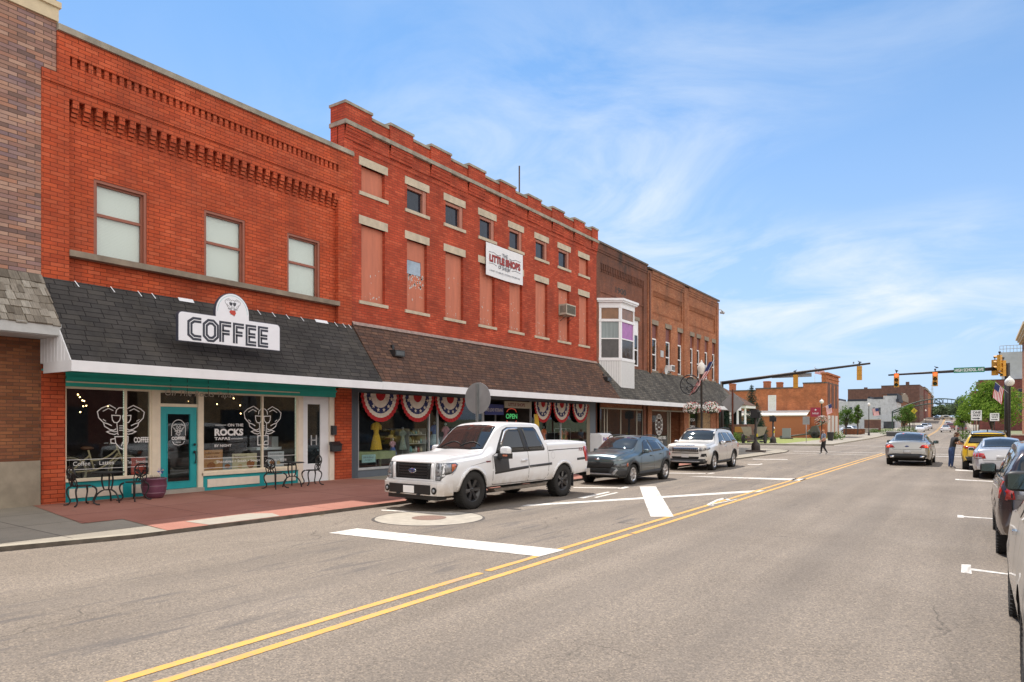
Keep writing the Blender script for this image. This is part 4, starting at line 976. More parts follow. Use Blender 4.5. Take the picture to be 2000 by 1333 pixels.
# ------------------------------------------------------------------ beyond the junction
def win_part(n, face, u, z, w_, h_, pos, fr=m_white, pane=None, name='window'):
    """face 'y': wall at y = pos looking -y, u is x; face 'x': wall at x = pos looking +x, u is y"""
    b = B(); b2 = B(); t = .08
    def bx(bb, a, c, d, e, o0, o1):
        if face == 'y': bb.box(a, c, pos-o1, pos-o0, d, e)
        else: bb.box(pos+o0, pos+o1, a, c, d, e)
    bx(b, u, u+t, z, z+h_, -.1, .04); bx(b, u+w_-t, u+w_, z, z+h_, -.1, .04); bx(b, u+t, u+w_-t, z+h_-t, z+h_, -.1, .04); bx(b, u+t, u+w_-t, z, z+t, -.1, .06); bx(b, u+t, u+w_-t, z+h_/2-.03, z+h_/2+.03, -.1, .03)
    f = b.build(name, fr, n); bx(b2, u+t, u+w_-t, z+t, z+h_-t, -.1, .012); b2.build('pane', pane or M('far_pane', (.045, .055, .065), .12, var=.5, scale=.7), f)
def block(lab, xr, y0, wid, dep, z0, h, mt, cop=None, cat='building', name='brick_building', steps=None):
    n = wthing(name, lab, cat, (xr-wid/2, y0+dep/2, z0)); b = B(); ch_ = .55 if name == 'painted_building' else .18
    if steps:
        for x0, x1, hh in steps: b.box(x0, x1, y0, y0+dep, z0-1, z0+hh)
    else: b.box(xr-wid, xr, y0, y0+dep, z0-1, z0+h)
    b.build('wall', mt, n)
    b = B()
    for x0, x1, hh in (steps or [(xr-wid, xr, h)]): b.box(x0-.05+(x1-x0)*(.3 if ch_ > .5 else 0), x1+(.05 if ch_ < .5 else 0), y0-.1, y0+dep, z0+hh, z0+hh+ch_)
    b.build('coping', cop or M('dark_coping'), n)
    return n
GX = -18.1; GY = 107
n = block('orange brick garage building with a stepped side wall behind the lawn', GX, GY, 14, 10.5, 0, 9.2, br_gar, steps=[(GX-14.6, GX-9.8, 7.05), (GX-9.8, GX-3.1, 7.3), (GX-3.1, GX-.01, 7.9)]); gar = n
b = B(); b.box(GX-.6, GX+.02, GY-.05, GY+10.55, -.1, 9.2); b.box(GX-.7, GX+.25, GY-.25, GY+10.7, 9.2, 9.45); b.box(GX-.62, GX+.12, GY-.12, GY+10.6, 8.6, 8.75); b.build('front_parapet', br_gar, n)
for k in range(3):
    b = B(); y_ = GY+1.0+k*3.1; pts = [(y_, 4.4), (y_+2, 4.4), (y_+2, 7.2)]+[(y_+1+math.cos(t), 7.2+math.sin(t)) for t in [PI*i/8 for i in range(1, 8)]]+[(y_, 7.2)]
    b.prism(pts, 'x', GX+.021, GX+.06); o = b.build('arched_recess', br_brn, n)
    b = B(); b.prism([(y_, 0.1), (y_+2.1, .1), (y_+2.1, 3.3), (y_, 3.3)], 'x', GX+.021, GX+.07); b.build('garage_door', M('pale_door', (.62, .60, .56), .6), n)
b = B(); b.box(GX-13.5, GX-2.2, GY-2.2, GY-.01, 0, 3.3); b.build('lean_to', M('red_stucco', (.42, .15, .065), .85, var=.08), n)
b = B(); b.add([(GX-13.6, GY-.02, 4.05), (GX-2.1, GY-.02, 4.05), (GX-2.1, GY-2.4, 3.35), (GX-13.6, GY-2.4, 3.35), (GX-13.6, GY-2.4, 3.2), (GX-2.1, GY-2.4, 3.2)], [[0, 1, 2, 3], [2, 3, 4, 5]]); b.build('lean_to_roof', M('pale_roof', (.62, .58, .52), .7), n)
win_part(n, 'y', GX-8.0, 4.05, 1.15, 2.3, GY, pane=M('white_board', (.72, .70, .66), .6))
b = B(); b.box(GX-12.6, GX-10.3, GY-2.26, GY-2.2, .9, 2.4); o = b.build('grid_window', M('teal_pane', (.05, .12, .14), .15, var=.4, scale=3), n)
b = B()
for i in range(7): b.box(GX-12.6+i*.37, GX-12.54+i*.37, GY-2.29, GY-2.261, .9, 2.4)
for i in range(5): b.box(GX-12.6, GX-10.3, GY-2.29, GY-2.262, .9+i*.36, .94+i*.36)
b.build('muntins', m_greylt, o)
for x_, h_, w_ in ((GX-14.4, 8.4, .8), (GX-9.2, 8.6, .9), (GX-7.3, 8.4, .8)): b = B(); b.box(x_, x_+w_, GY+2, GY+3, 6.8, h_); b.box(x_-.06, x_+w_+.06, GY+1.94, GY+3.06, h_-.2, h_-.08); b.build('chimney', br_gar, n)
# plaza wall, brick pier
def wallthing(nm, lab, x0, x1, y0, y1, z0, z1, mt, cap, cat='wall'):
    n = wthing(nm, lab, cat, ((x0+x1)/2, (y0+y1)/2, z0)); b = B(); b.box(x0, x1, y0, y1, z0-.3, z1); b.build('masonry', mt, n)
    b = B(); b.box(x0-.06, x1+.06, y0-.06, y1+.06, z1, z1+.12); b.build('cap', cap, n); return n
p = at(1645, 125); q = at(1690, 125)
wallthing('planter_wall', 'low brick planter wall beyond the garage with a grey cap', p.x, q.x, p.y+1.0, p.y+1.8, .1, 1.2, br_low, m_greylt)
p = at(1690, 140); wallthing('planter_wall', 'pale concrete end of the planter wall near the white building', p.x, p.x+2.2, p.y, p.y+1, .1, 1.1, m_conc, m_conc)
p = at(1688, 150); wallthing('brick_pier', 'square red brick gate pier in front of the white building', p.x, p.x+3.1, p.y, p.y+1.2, .1, 3.0, br_brn, m_stone, 'pier')
# white building
p = at(1752, 192); WX, WY = p.x, p.y; z0 = hill(WY)
n = block('white painted brick building with a dark stepped coping', WX, WY, 19, 12, z0-.2, 9.5, br_wht, cop=M('navy_coping', (.035, .04, .055), .8), steps=[(WX-20, WX-15.5, 7.6), (WX-15.5, WX-14.6, 8.2), (WX-14.6, WX-7.4, 7.9), (WX-7.4, WX-6.7, 8.6), (WX-6.7, WX-3.4, 8.4), (WX-3.4, WX, 9.3)], name='painted_building')
for u, z_, w_, h_ in ((-17.8, 4.2, .8, 1.8), (-12.1, 4.4, .9, 1.7), (-6.1, 3.7, .75, 2.2), (-4.7, 3.7, .75, 2.2)): win_part(n, 'y', WX+u, z0+z_, w_, h_, WY, fr=m_greylt)
b = B(); b.box(WX-3.9, WX-.3, WY-.12, WY-.001, z0+1.9, z0+3.6); b.build('sign_board', M('grey_board', (.55, .55, .57), .7, var=.15), n)
b = B(); b.box(WX-3.3, WX-.6, WY-.05, WY-.001, z0-.1, z0+1.85); b.build('shop_window', M('far_pane'), n)
b = B(); b.box(WX-.2, WX+.5, WY-.3, WY+12, z0+7.3, z0+8.1); b.box(WX, WX+.25, WY-.2, WY+12, z0+8.1, z0+9.2); b.build('cornice', M('navy_coping'), n)
for k in range(3): win_part(n, 'x', WY+1.5+3.5*k, z0+3.7, 1.4, 2.4, WX, fr=m_greylt)
# row behind it
def front_windows(n, x, y0, y1, z0, rows, step=3.2, w_=1.2, h_=2.2):
    y = y0+1
    while y < y1-w_-.5:
        for r in range(rows): win_part(n, 'x', y, z0+4.4+r*3.6, w_, h_, x, fr=m_sill)
        y += step
p = at(1762, 206)
n = block('weathered tan and brown brick building with a curved cornice past the white one', p.x, WY+14, 5, 22, hill(WY+14), 9.8, br_low); front_windows(n, p.x, WY+14, WY+36, hill(WY+14), 2)
b = B(); b.prism([(WY+13.8, 9.0), (WY+36, 9.0), (WY+36, 10.6), (WY+25, 11.6), (WY+13.8, 10.6)], 'x', p.x-.4, p.x+.25); b.build('cornice', m_sill, n)
p2 = at(1796, 244)
n = block('long dark brown brick building rising behind the white one', p2.x, p2.y, 23, 22, hill(p2.y), 13.6, br_brn, steps=[(p2.x-23, p2.x-12, 12.4), (p2.x-12, p2.x, 13.4)]); front_windows(n, p2.x, p2.y, p2.y+22, hill(p2.y), 2)
for u in (-18, -4.5): b = B(); b.box(p2.x+u, p2.x+u+1.1, p2.y+3, p2.y+4, 14, 17.4 if u > -9 else 15.8); b.build('chimney', br_brn, n)
win_part(n, 'y', p2.x-21.4, 9.3, 1.2, 2.0, p2.y, pane=br_brn)
for k, (px_, dp, h_, mt, lab) in enumerate(((1806, 275, 12.6, br_mar, 'red brick building on the hill at the end of the left side'), (1812, 305, 11.8, br_gar, 'orange brick building farther up the hill on the left'), (1818, 340, 11.5, br_brn, 'last dark brick building on the left before the hill crest'))):
    p = at(px_, dp); n = block(lab, p.x, p.y, 14, 22, hill(p.y), h_, mt); front_windows(n, p.x, p.y, p.y+22, hill(p.y), 2, 4)
    b = B(); b.box(p.x-.3, p.x+.4, p.y-.2, p.y+22, hill(p.y)+h_-.9, hill(p.y)+h_-.3); b.build('cornice', m_sill, n)
# right side
def rblock(lab, px_, dp, wid, dep, h_, mt, rows=2, cop=None):
    p = at(px_, dp); n = block(lab, p.x+wid, p.y, wid, dep, hill(p.y), h_, mt, cop=cop)
    b = B(); b.box(p.x-.5, p.x+.2, p.y-.3, p.y+dep, hill(p.y)+h_-1.0, hill(p.y)+h_-.3); b.build('cornice', m_sill, n)
    u = p.x+1.2
    while u < p.x+wid-2:
        for r in range(rows): win_part(n, 'y', u, hill(p.y)+4.2+3.4*r, 1.2, 2.1, p.y, fr=m_sill)
        u += 3.2
    return n
rblock('red brick building with white trim on the right past the trees', 1897, 215, 14, 20, 10.5, br_mar, 2)
rblock('maroon brick building with a pale cornice behind the big green tree', 1911, 165, 24, 24, 11.8, br_mar, 2)
p = at(1993, 108, 650); n = wthing('brick_building', 'orange brick building with a broad cream cornice at the right edge', 'building', (p.x+8, p.y+5, 0)); b = B(); b.box(p.x+.6, p.x+20, p.y-14, p.y+9, -.1, p.z-.4); b.build('wall', br_or, n)
b = B()
for k, (o, z_) in enumerate(((0, .0), (.25, -.35), (.45, -.7))): b.box(p.x+o-.3, p.x+20.3, p.y-14.4+o, p.y+9.4-o, p.z+z_-.35, p.z+z_)
b.build('cornice', M('cream_cornice', (.58, .44, .28), .7), n)
for k in range(4): win_part(n, 'x', p.y-12+4*k, 6, 1.6, 3, p.x+.6-1.2, fr=m_cream) if False else None
# grain silos
s_ = at(1980, 420, 700); n = wthing('grain_silo', 'tall grey concrete silo tower with a railed top beyond the maroon building', 'silo', (s_.x, s_.y, 5))
b = B()
b.box(s_.x-6, s_.x+4, s_.y-3, s_.y+5, 4, 44)
each(b, 'tank', M('silo_concrete', (.42, .42, .43), .9, var=.15, scale=.2), n)
b = B(); b.box(s_.x-7, s_.x+5, s_.y-3, s_.y+3, 44, 46)
for i in range(8): b.cyl((s_.x-7+i*1.7, s_.y-3, 46), (s_.x-7+i*1.7, s_.y-3, 50), .18, n=4)
b.box(s_.x-7, s_.x+5, s_.y-3.1, s_.y-2.9, 49.8, 50.1); b.box(s_.x-7, s_.x+5, s_.y-3.1, s_.y-2.9, 47.8, 48.1); b.build('headhouse', M('silo_concrete'), n)
b = B(); b.box(s_.x-16, s_.x+14, s_.y-6, s_.y+4, 4, 29); b.build('annexe', M('annex_grey', (.36, .37, .40), .8), n)
# buildings on the near right side of the street, beyond the right edge of the view, seen in the panes
for k, (y0_, y1_, h_, mt, lab) in enumerate(((-34, -6, 6.5, br_tan, 'yellow brick shop row across the street nearest the camera'), (-5.5, 22, 7.5, br_mar, 'maroon brick shop across the street from the coffee house'), (22.5, 52, 6.0, br_tan, 'yellow brick shop across the street near the junction'))):
    n = wthing('brick_building', lab, 'building', (14, (y0_+y1_)/2, 0)); b = B(); b.box(8.2, 20, y0_, y1_, .1, h_); b.build('wall', mt, n)
    b = B(); b.box(7.9, 20, y0_, y1_, h_, h_+.3); b.build('coping', m_stone, n)
    y = y0_+1.5
    while y < y1_-3:
        b = B(); b.box(8.12, 8.199, y, y+2.6, .8, 3.0); b.build('shop_window', M('far_pane'), n)
        if h_ > 6.2: b = B(); b.box(8.12, 8.199, y+.4, y+1.5, 4.2, 5.9); b.build('window', M('far_pane'), n)
        y += 4.2
# ------------------------------------------------------------------ vehicles
def pchip(P):
    xs = [p[0] for p in P]; ys = [p[1] for p in P]; n = len(P)
    if n == 1: return lambda x: ys[0]
    h = [xs[i+1]-xs[i] for i in range(n-1)]; d = [(ys[i+1]-ys[i])/h[i] for i in range(n-1)]
    m = [0]*n; m[0], m[-1] = d[0], d[-1]
    for i in range(1, n-1):
        if d[i-1]*d[i] > 0: w1, w2 = 2*h[i]+h[i-1], h[i]+2*h[i-1]; m[i] = (w1+w2)/(w1/d[i-1]+w2/d[i])
    def f(x):
        if x <= xs[0]: return ys[0]
        if x >= xs[-1]: return ys[-1]
        i = bisect_right(xs, x)-1; t = (x-xs[i])/h[i]
        return (2*t**3-3*t*t+1)*ys[i]+(t**3-2*t*t+t)*h[i]*m[i]+(-2*t**3+3*t*t)*ys[i+1]+(t**3-t*t)*h[i]*m[i+1]
    return f
m_tyre = M('tyre_rubber', (.022, .021, .02), .85, var=.25, scale=20, bump=.5)
m_rimb = M('black_rim', (.022, .022, .025), .3, coat=.5)
m_alloy = M('alloy_rim', (.62, .62, .63), .28, metal=.9, var=.08)
m_cgl = None
def carglass():
    m, g = newmat('tinted_car_glass')
    b = pbsdf(g, Base_Color=(.020, .023, .024, 1), Roughness=.03); b.inputs['Coat Weight'].default_value = .35; b.inputs['Coat Roughness'].default_value = .01
    b.inputs['Specular IOR Level'].default_value = .5
    return m
m_cgl = carglass()
m_chrome = M('chrome', (.75, .76, .78), .10, metal=1, var=.03)
m_trim = M('black_trim', (.02, .02, .021), .5, var=.15)
m_under = M('underbody', (.012, .012, .012), .9)
m_lamp = M('headlamp_lens', (.27, .28, .30), .12, var=.35, scale=14, coat=1)
m_lampd = M('lamp_housing', (.07, .075, .08), .25, var=.4, scale=18, coat=1)
m_amber = M('amber_lens', (.48, .10, .02), .15, coat=1)
m_red = M('tail_lens', (.42, .012, .010), .12, var=.2, scale=10, coat=1)
m_redlit = M('tail_lens_lit', (.6, .03, .02), .2, em=(1, .06, .02), ems=1.1)
m_plate = M('plate_white', (.92, .92, .92), .5, var=.02)
def wheel_meshes(r, w_, rr, spokes, rim_m, dish=.03):
    """tyre and rim meshes with the axle along x, outer side at +x"""
    b = B(); h = w_/2; s = .018
    b.lathe([(rr, -h*.9), (rr+.02, -h), (r-.045, -h), (r-.012, -h*.86), (r, -h*.6), (r, h*.6), (r-.012, h*.86), (r-.045, h), (rr+.02, h), (rr, h*.9), (rr, -h*.9)], n=40, ax='x')
    n = 44
    for i in range(n):                                  # tread blocks
        t = 2*PI*i/n; c_, s_ = math.cos(t), math.sin(t)
        for o, ww in ((-.36, .28), (.0, .26), (.36, .28)):
            x0, x1 = w_*(o-ww/2), w_*(o+ww/2); a = .38*2*PI/n; tt = t+(.5 if o == 0 else 0)*2*PI/n
            P = [(x, (r+dr)*math.cos(tt+k*a/2), (r+dr)*math.sin(tt+k*a/2)) for dr in (-.01, .006) for x, k in ((x0, -1), (x1, -1), (x1, 1), (x0, 1))]
            b.add(P, [[4, 5, 6, 7], [0, 1, 5, 4], [1, 2, 6, 5], [2, 3, 7, 6], [3, 0, 4, 7]])
    ty = b
    b = B(); b.lathe([(rr*.1, h*.35), (rr*.72, h*.30), (rr-.03, -h*.2), (rr-.012, h*.8), (rr+.004, h*.92), (rr+.006, h*.78)], n=36, ax='x')
    b.cur = 1; b.lathe([(0, h*.33), (rr-.03, h*.28)], n=24, ax='x'); b.cur = 0
    for i in range(spokes):
        t = 2*PI*i/spokes
        def pt(rad, off, x): return (x, rad*math.cos(t)-off*math.sin(t), rad*math.sin(t)+off*math.cos(t))
        wi, wo = rr*.13, rr*.17
        A = [pt(.04, -wi, h*.62), pt(.04, wi, h*.62), pt(rr-.01, wo, h*.80), pt(rr-.01, -wo, h*.80), pt(.04, -wi*1.2, h*.35), pt(.04, wi*1.2, h*.35), pt(rr-.01, wo*1.25, h*.4), pt(rr-.01, -wo*1.25, h*.4)]
        b.add(A, [[0, 1, 2, 3], [0, 3, 7, 4], [1, 5, 6, 2], [3, 2, 6, 7]])
    b.lathe([(rr*.22, h*.4), (rr*.22, h*.66), (rr*.16, h*.72), (0, h*.73)], n=16, ax='x')
    for i in range(5): t = 2*PI*(i+.5)/5; b.ball((h*.66, rr*.16*math.cos(t), rr*.16*math.sin(t)), .012, 6)
    return ty, b
class Car:
    """local frame: nose at y = 0, tail at y = L, x to the sides, wheels on z = 0; whole root is then turned into place"""
    def __init__(s, name, label, L, W_, top, belt, roofw, plan, sill, arches, paint, loc, rz, cat='car', arch_r=.37, crown=.05, bed=None, group=None, tuck=.06, edge=.09):
        s.root = thing(name, label, cat, loc, rz, group); s.L = L; s.paint = paint; s.W = W_; s.arches = arches; s.crown = crown
        fT, fB, fR, fW, fS = pchip(top), pchip(belt), pchip(roofw), pchip(plan), pchip(sill); s.fT, s.fB, s.fW = fT, fB, fW
        us = set([0, .015, .04, .08, .13, L-.13, L-.08, L-.04, L-.015, L])
        k = 0.0
        while k < L: us.add(round(k, 3)); k += .085
        for P in (top, belt):
            for p in P: us.add(round(p[0], 3))
        for (uc, zc, R_) in arches:
            for i in range(25): us.add(round(uc-R_*math.cos(PI*i/24), 4))
            us.add(round(uc-R_-.002, 4)); us.add(round(uc+R_+.002, 4))
        us = sorted(u for u in us if 0 <= u <= L)
        us = [u for i, u in enumerate(us) if i == 0 or u-us[i-1] > .0008]
        rows = []
        for u in us:
            zt, zb_, w_, rw, z0 = fT(u), fB(u), fW(u)*W_/2, fR(u)*W_/2, fS(u)
            sill0 = z0; lim = zb_-.04
            for (uc, zc, R_) in arches:
                if abs(u-uc) <= R_: z0 = max(z0, min(lim, zc+math.sqrt(max(0, R_*R_-(u-uc)**2))))
            if zb_ > zt-.05: zb_ = zt-.05
            z0 = min(z0, zb_-.03); sec = []
            for i in range(9):
                z = lerp(z0, zb_, i/8); t = (z-sill0)/max(.1, zb_-sill0)
                k_ = 1-tuck*(max(0, .38-t)/.38)**2-.045*max(0, (t-.62)/.38)**1.6+(.010 if .40 < t < .62 else 0)
                sec.append((w_*k_, z))
            wb = sec[-1][0]; e_ = min(edge, (zt-zb_)*.55)
            rwi = min(rw, wb-.005)
            for i in range(1, 6):
                t = i/5; z = lerp(zb_, zt-e_, t); sec.append((lerp(wb, rwi, t**1.12), z))
            for i in range(1, 4):
                t = i/3*PI/2; sec.append((rwi-e_*.9*(1-math.cos(t)), zt-e_+e_*math.sin(t)-.0))
            xi = sec[-1][0]
            for i in range(1, 6):
                x = xi*(1-i/5); sec.append((x, zt+crown*(1-(x/max(.01, xi))**2)*min(1, rwi/.5)))
            rows.append((u, sec))
        b = B(); b.smooth = True; n = len(rows[0][1]); m = 2*n-1
        for u, sec in rows:
            pts = [(-x, u, z) for x, z in sec]+[(x, u, z) for x, z in sec[-2::-1]]
            if bed and bed[0] < u < bed[1]:                     # open load bed: floor sunk between the rails
                pts = [(x, y, z if abs(x) > W_/2-.13 else bed[2]) for x, y, z in pts]
            b.v += pts
        for i in range(len(rows)-1):
            for j in range(m-1):
                a = i*m+j; b.face([a, a+1, a+m+1, a+m])
        b.smooth = False
        for i in (0, len(rows)-1): b.face([i*m+j for j in range(m)])
        s.body = b.build('body', paint, s.root); me = s.body.data; me.set_sharp_from_angle(angle=R(38))
        s.bvh = BVHTree.FromPolygons([v.co.copy() for v in me.vertices], [list(p.vertices) for p in me.polygons])
        u_ = B(); iw = W_/2-.30; u_.box(-iw, iw, .35, L-.35, fS(L/2)-.02, .62); u_.box(-W_/2+.12, W_/2-.12, arches[0][0]+arches[0][2]+.05, arches[1][0]-arches[1][2]-.05, fS(L/2)-.04, .5); u_.build('underbody', m_under, s.root)
    def cast(s, ax, a, c, off):
        """project (a, c) onto the body. ax: L/R sides (y, z), F/B ends (x, z), T top (x, y)"""
        if ax in 'LR': o, d = Vector((-3 if ax == 'L' else 3, a, c)), Vector((1 if ax == 'L' else -1, 0, 0))
        elif ax in 'FB': o, d = Vector((a, -3 if ax == 'F' else s.L+3, c)), Vector((0, 1 if ax == 'F' else -1, 0))
        else: o, d = Vector((a, c, 5)), Vector((0, 0, -1))
        h = s.bvh.ray_cast(o, d)
        if h[0] is None: return None
        p = h[0]
        if ax in 'LR' and abs(p.x) < .3: return None
        if ax in 'LR' and (p.x > 0) != (ax == 'R'): return None
        return p-d*off
    def patch(s, b, ax, poly, off=.006, g=.09, rim=True):
        bm = bmesh.new(); vs = [bm.verts.new((p[0], p[1], 0)) for p in poly]; bm.faces.new(vs)
        xs = [p[0] for p in poly]; ys = [p[1] for p in poly]
        for k, (lo, hi) in enumerate(((min(xs), max(xs)), (min(ys), max(ys)))):
            nn = max(1, int((hi-lo)/g)); 
            for i in range(1, nn):
                co = [0, 0, 0]; no = [0, 0, 0]; co[k] = lerp(lo, hi, i/nn); no[k] = 1
                bmesh.ops.bisect_plane(bm, geom=bm.verts[:]+bm.edges[:]+bm.faces[:], plane_co=co, plane_no=no)
        bm.verts.index_update(); P = [s.cast(ax, v.co.x, v.co.y, off) for v in bm.verts]; o_ = len(b.v)
        ok = [p is not None for p in P]; Q = [p if p is not None else Vector((0, 0, 0)) for p in P]; b.v += [tuple(p) for p in Q]
        sm = b.smooth; b.smooth = True
        for f in bm.faces:
            ids = [v.index for v in f.verts]
            if all(ok[i] for i in ids): b.face([o_+i for i in ids])
        b.smooth = sm
        if rim:
            inn = {'L': Vector((1, 0, 0)), 'R': Vector((-1, 0, 0)), 'F': Vector((0, 1, 0)), 'B': Vector((0, -1, 0)), 'T': Vector((0, 0, -1))}[ax]*(off+.012)
            for e in bm.edges:
                if len(e.link_faces) == 1:
                    i, j = e.verts[0].index, e.verts[1].index
                    if ok[i] and ok[j]: k = len(b.v); b.v += [tuple(Q[i]+inn), tuple(Q[j]+inn)]; b.face([o_+i, o_+j, k+1, k])
        bm.free(); return b
    def put(s, name, mt, specs, off=.006, parent=None, g=.09, label=None, each=False):
        """specs: list of (axis, polygon); 'S' puts it on both sides, 'F2'/'B2' mirrors across the middle.
        pieces of the left and of the right side become separate parts; anything across the middle stays one"""
        grp = {'L': [], 'C': [], 'R': []}
        for ax, poly in specs:
            if ax == 'S': grp['L'].append(('L', poly)); grp['R'].append(('R', poly))
            elif ax in ('F2', 'B2', 'T2'):
                pos = sum(p[0] for p in poly) > 0; grp['R' if pos else 'L'].append((ax[0], poly)); grp['L' if pos else 'R'].append((ax[0], [(-x, y) for x, y in poly]))
            else: grp['C'].append((ax, poly))
        sets = [grp['L']+grp['C']+grp['R']] if grp['C'] else [grp['L'], grp['R']]
        if name in ('door_handle', 'side_stripe', 'grille_bar', 'wheel_arch_flare', 'cladding', 'tail_light'): sets = [[q] for st in sets for q in st]
        out = []
        for st in sets:
            b = B()
            for a_, p_ in st: s.patch(b, a_, p_, off, g)
            out.append(b.build(name, mt, parent or s.root, label=label))
        return out[0]
    def line(s, b, ax, pts, wd=.012, off=.003):
        for p, q in zip(pts, pts[1:]):
            d = Vector((q[0]-p[0], q[1]-p[1])).normalized(); n = Vector((-d.y, d.x))*wd/2
            s.patch(b, ax, [(p[0]-n.x, p[1]-n.y), (q[0]-n.x, q[1]-n.y), (q[0]+n.x, q[1]+n.y), (p[0]+n.x, p[1]+n.y)], off, .12, rim=False)
    def seams(s, lines, name='panel_gap', mt=None, wd=.012):
        b = B()
        for ax, pts in lines:
            for a_ in (('L', 'R') if ax == 'S' else (ax,)): s.line(b, a_, pts, wd)
        b.build(name, mt or m_under, s.root)
    def wheels(s, r, w_, rr, spokes, rim_m, track=None, steer=0):
        ty, ri = wheel_meshes(r, w_, rr, spokes, rim_m); t0 = ty.build('wheel', m_tyre, s.root); r0 = ri.build('rim', [rim_m, m_under], t0)
        x = (track or s.W/2-w_/2-.015); first = True
        for (uc, zc, R_) in s.arches:
            for sd in (-1, 1):
                o = t0 if first else t0.copy(); q = r0 if first else r0.copy()
                if not first: C.objects.link(o); C.objects.link(q); q.parent = o
                first = False
                o.location = (sd*x, uc, r-.004); st = steer if uc < s.L/2 else 0
                o.rotation_euler = (random.uniform(0, .9), 0, (0 if sd > 0 else PI)+st)
    def mirror(s, y, z, m1, m2=None, sz=(.22, .10, .15), out=.0):
        for sd in (-1, 1):
            p = s.cast('L' if sd < 0 else 'R', y, z, 0) or Vector((sd*s.W*.45, y, z)); x0 = p.x; w_, d_, h_ = sz
            b = B(); cx_ = x0+sd*(w_/2+.05+out); b.smooth = True
            def f(u, v):
                th, ph = u*2*PI, (v-.5)*PI; c_ = math.copysign(abs(math.cos(ph))**.55, math.cos(ph)); 
                ct, st = math.copysign(abs(math.cos(th))**.6, math.cos(th)), math.copysign(abs(math.sin(th))**.6, math.sin(th))
                return (cx_+w_/2*c_*ct, y+d_/2*c_*st, z+h_/2*math.copysign(abs(math.sin(ph))**.6, math.sin(ph)))
            b.grid(f, 18, 10); b.smooth = False
            b.cur = 1; b.tube([(x0-sd*.04, y, z-h_*.30), (cx_-sd*w_*.3, y, z-h_*.36)], .03, 6)
            o = b.build('side_mirror', [m1, m_trim], s.root)
            k = B(); k.box(cx_-w_*.40, cx_+w_*.40, y+d_/2-.004, y+d_/2+.003, z-h_*.36, z+h_*.36); k.build('mirror_glass', M('mirror_teal', (.10, .14, .14), .04, metal=.8), o)
def ellipse(cx_, cy_, a, b_, n=20): return [(cx_+a*math.cos(2*PI*i/n), cy_+b_*math.sin(2*PI*i/n)) for i in range(n)]
def arch_ring(uc, zc, r0, r1, a0=0, a1=180, n=18):
    t = [R(a0+(a1-a0)*i/n) for i in range(n+1)]
    return [(uc-r1*math.cos(k), zc+r1*math.sin(k)) for k in t]+[(uc-r0*math.cos(k), zc+r0*math.sin(k)) for k in t[::-1]]

# --- white pickup
P_W = car_paint('white_truck_paint', (.80, .81, .83), 0, .35, mud=.75)
def place(fx, fy, rx, ry, front_u, W_):
    """root pose from the ground points of the near (street side) wheels of a car facing -y"""
    ang = math.atan2(-(rx-fx), (ry-fy)); d = Vector((-math.sin(ang), math.cos(ang))); rt = Vector((math.cos(ang), math.sin(ang)))
    o = Vector((fx, fy))-d*front_u-rt*(W_/2-.04); return (o.x, o.y, 0), ang
loc, rz = place(-9.68, 12.72, -9.40, 16.36, .96, 2.0)
t = Car('pickup_truck', 'white extended cab pickup with dark side stripes and muddy sills parked at the kerb', 5.9, 2.0,
        top=[(0, .94), (.03, 1.06), (.09, 1.14), (.25, 1.18), (.8, 1.215), (1.30, 1.25), (1.44, 1.275), (1.60, 1.40), (2.15, 1.83), (2.35, 1.90), (2.7, 1.93), (3.4, 1.925), (3.72, 1.905), (3.80, 1.86), (3.93, 1.44), (3.96, 1.41), (5.86, 1.42), (5.9, 1.40)],
        belt=[(0, .80), (.1, 1.0), (.5, 1.06), (1.35, 1.14), (1.6, 1.20), (3.8, 1.24), (3.95, 1.28), (5.9, 1.30)],
        roofw=[(0, .80), (.2, .88), (1.3, .86), (1.6, .80), (2.3, .74), (3.6, .735), (3.85, .78), (3.96, .96), (5.9, .95)],
        plan=[(0, .90), (.04, .93), (.15, .965), (.5, .985), (1.2, .99), (4, .985), (5.7, .985), (5.86, .97), (5.9, .95)],
        sill=[(0, .46), (.5, .42), (1.0, .44), (1.5, .46), (4.2, .48), (4.7, .5), (5.3, .56), (5.9, .60)],
        arches=[(.96, .42, .47), (4.64, .42, .47)], paint=P_W, loc=loc, rz=rz, cat='pickup truck', bed=(4.0, 5.82, .95), crown=.035, edge=.07)
t.put('windscreen', m_cgl, [('T', [(-.78, 1.50), (-.4, 1.44), (.4, 1.44), (.78, 1.50), (.66, 2.16), (.4, 2.19), (-.4, 2.19), (-.66, 2.16)])])
t.put('side_window', m_cgl, [('S', [(1.86, 1.27), (2.02, 1.38), (2.30, 1.73), (2.45, 1.79), (2.92, 1.80), (3.02, 1.26)])], each=True)
t.put('side_window', m_cgl, [('S', [(3.13, 1.26), (3.03, 1.80), (3.52, 1.79), (3.60, 1.74), (3.78, 1.30), (3.76, 1.27)])], each=True)
t.put('pillar_trim', m_trim, [('S', [(2.935, 1.26), (2.86, 1.81), (3.01, 1.81), (3.13, 1.26)])], off=.009, each=True)
t.put('window_surround', m_trim, [('S', [(1.80, 1.22), (2.26, 1.76), (2.44, 1.825), (3.56, 1.825), (3.64, 1.76), (3.83, 1.28), (3.80, 1.235), (1.82, 1.215)])], off=.003, each=True)
t.put('rain_guard', m_chrome, [('S', [(2.04, 1.42), (2.31, 1.75), (2.46, 1.805), (2.86, 1.815), (2.86, 1.775), (2.50, 1.765), (2.36, 1.71), (2.10, 1.42)])], off=.014, each=True)
t.put('rear_window', m_cgl, [('B', [(-.6, 1.48), (.6, 1.48), (.55, 1.80), (-.55, 1.80)])])
gr = t.put('grille', m_under, [('F', [(-.56, .70), (.56, .70), (.58, 1.05), (-.58, 1.05)])], off=.020)
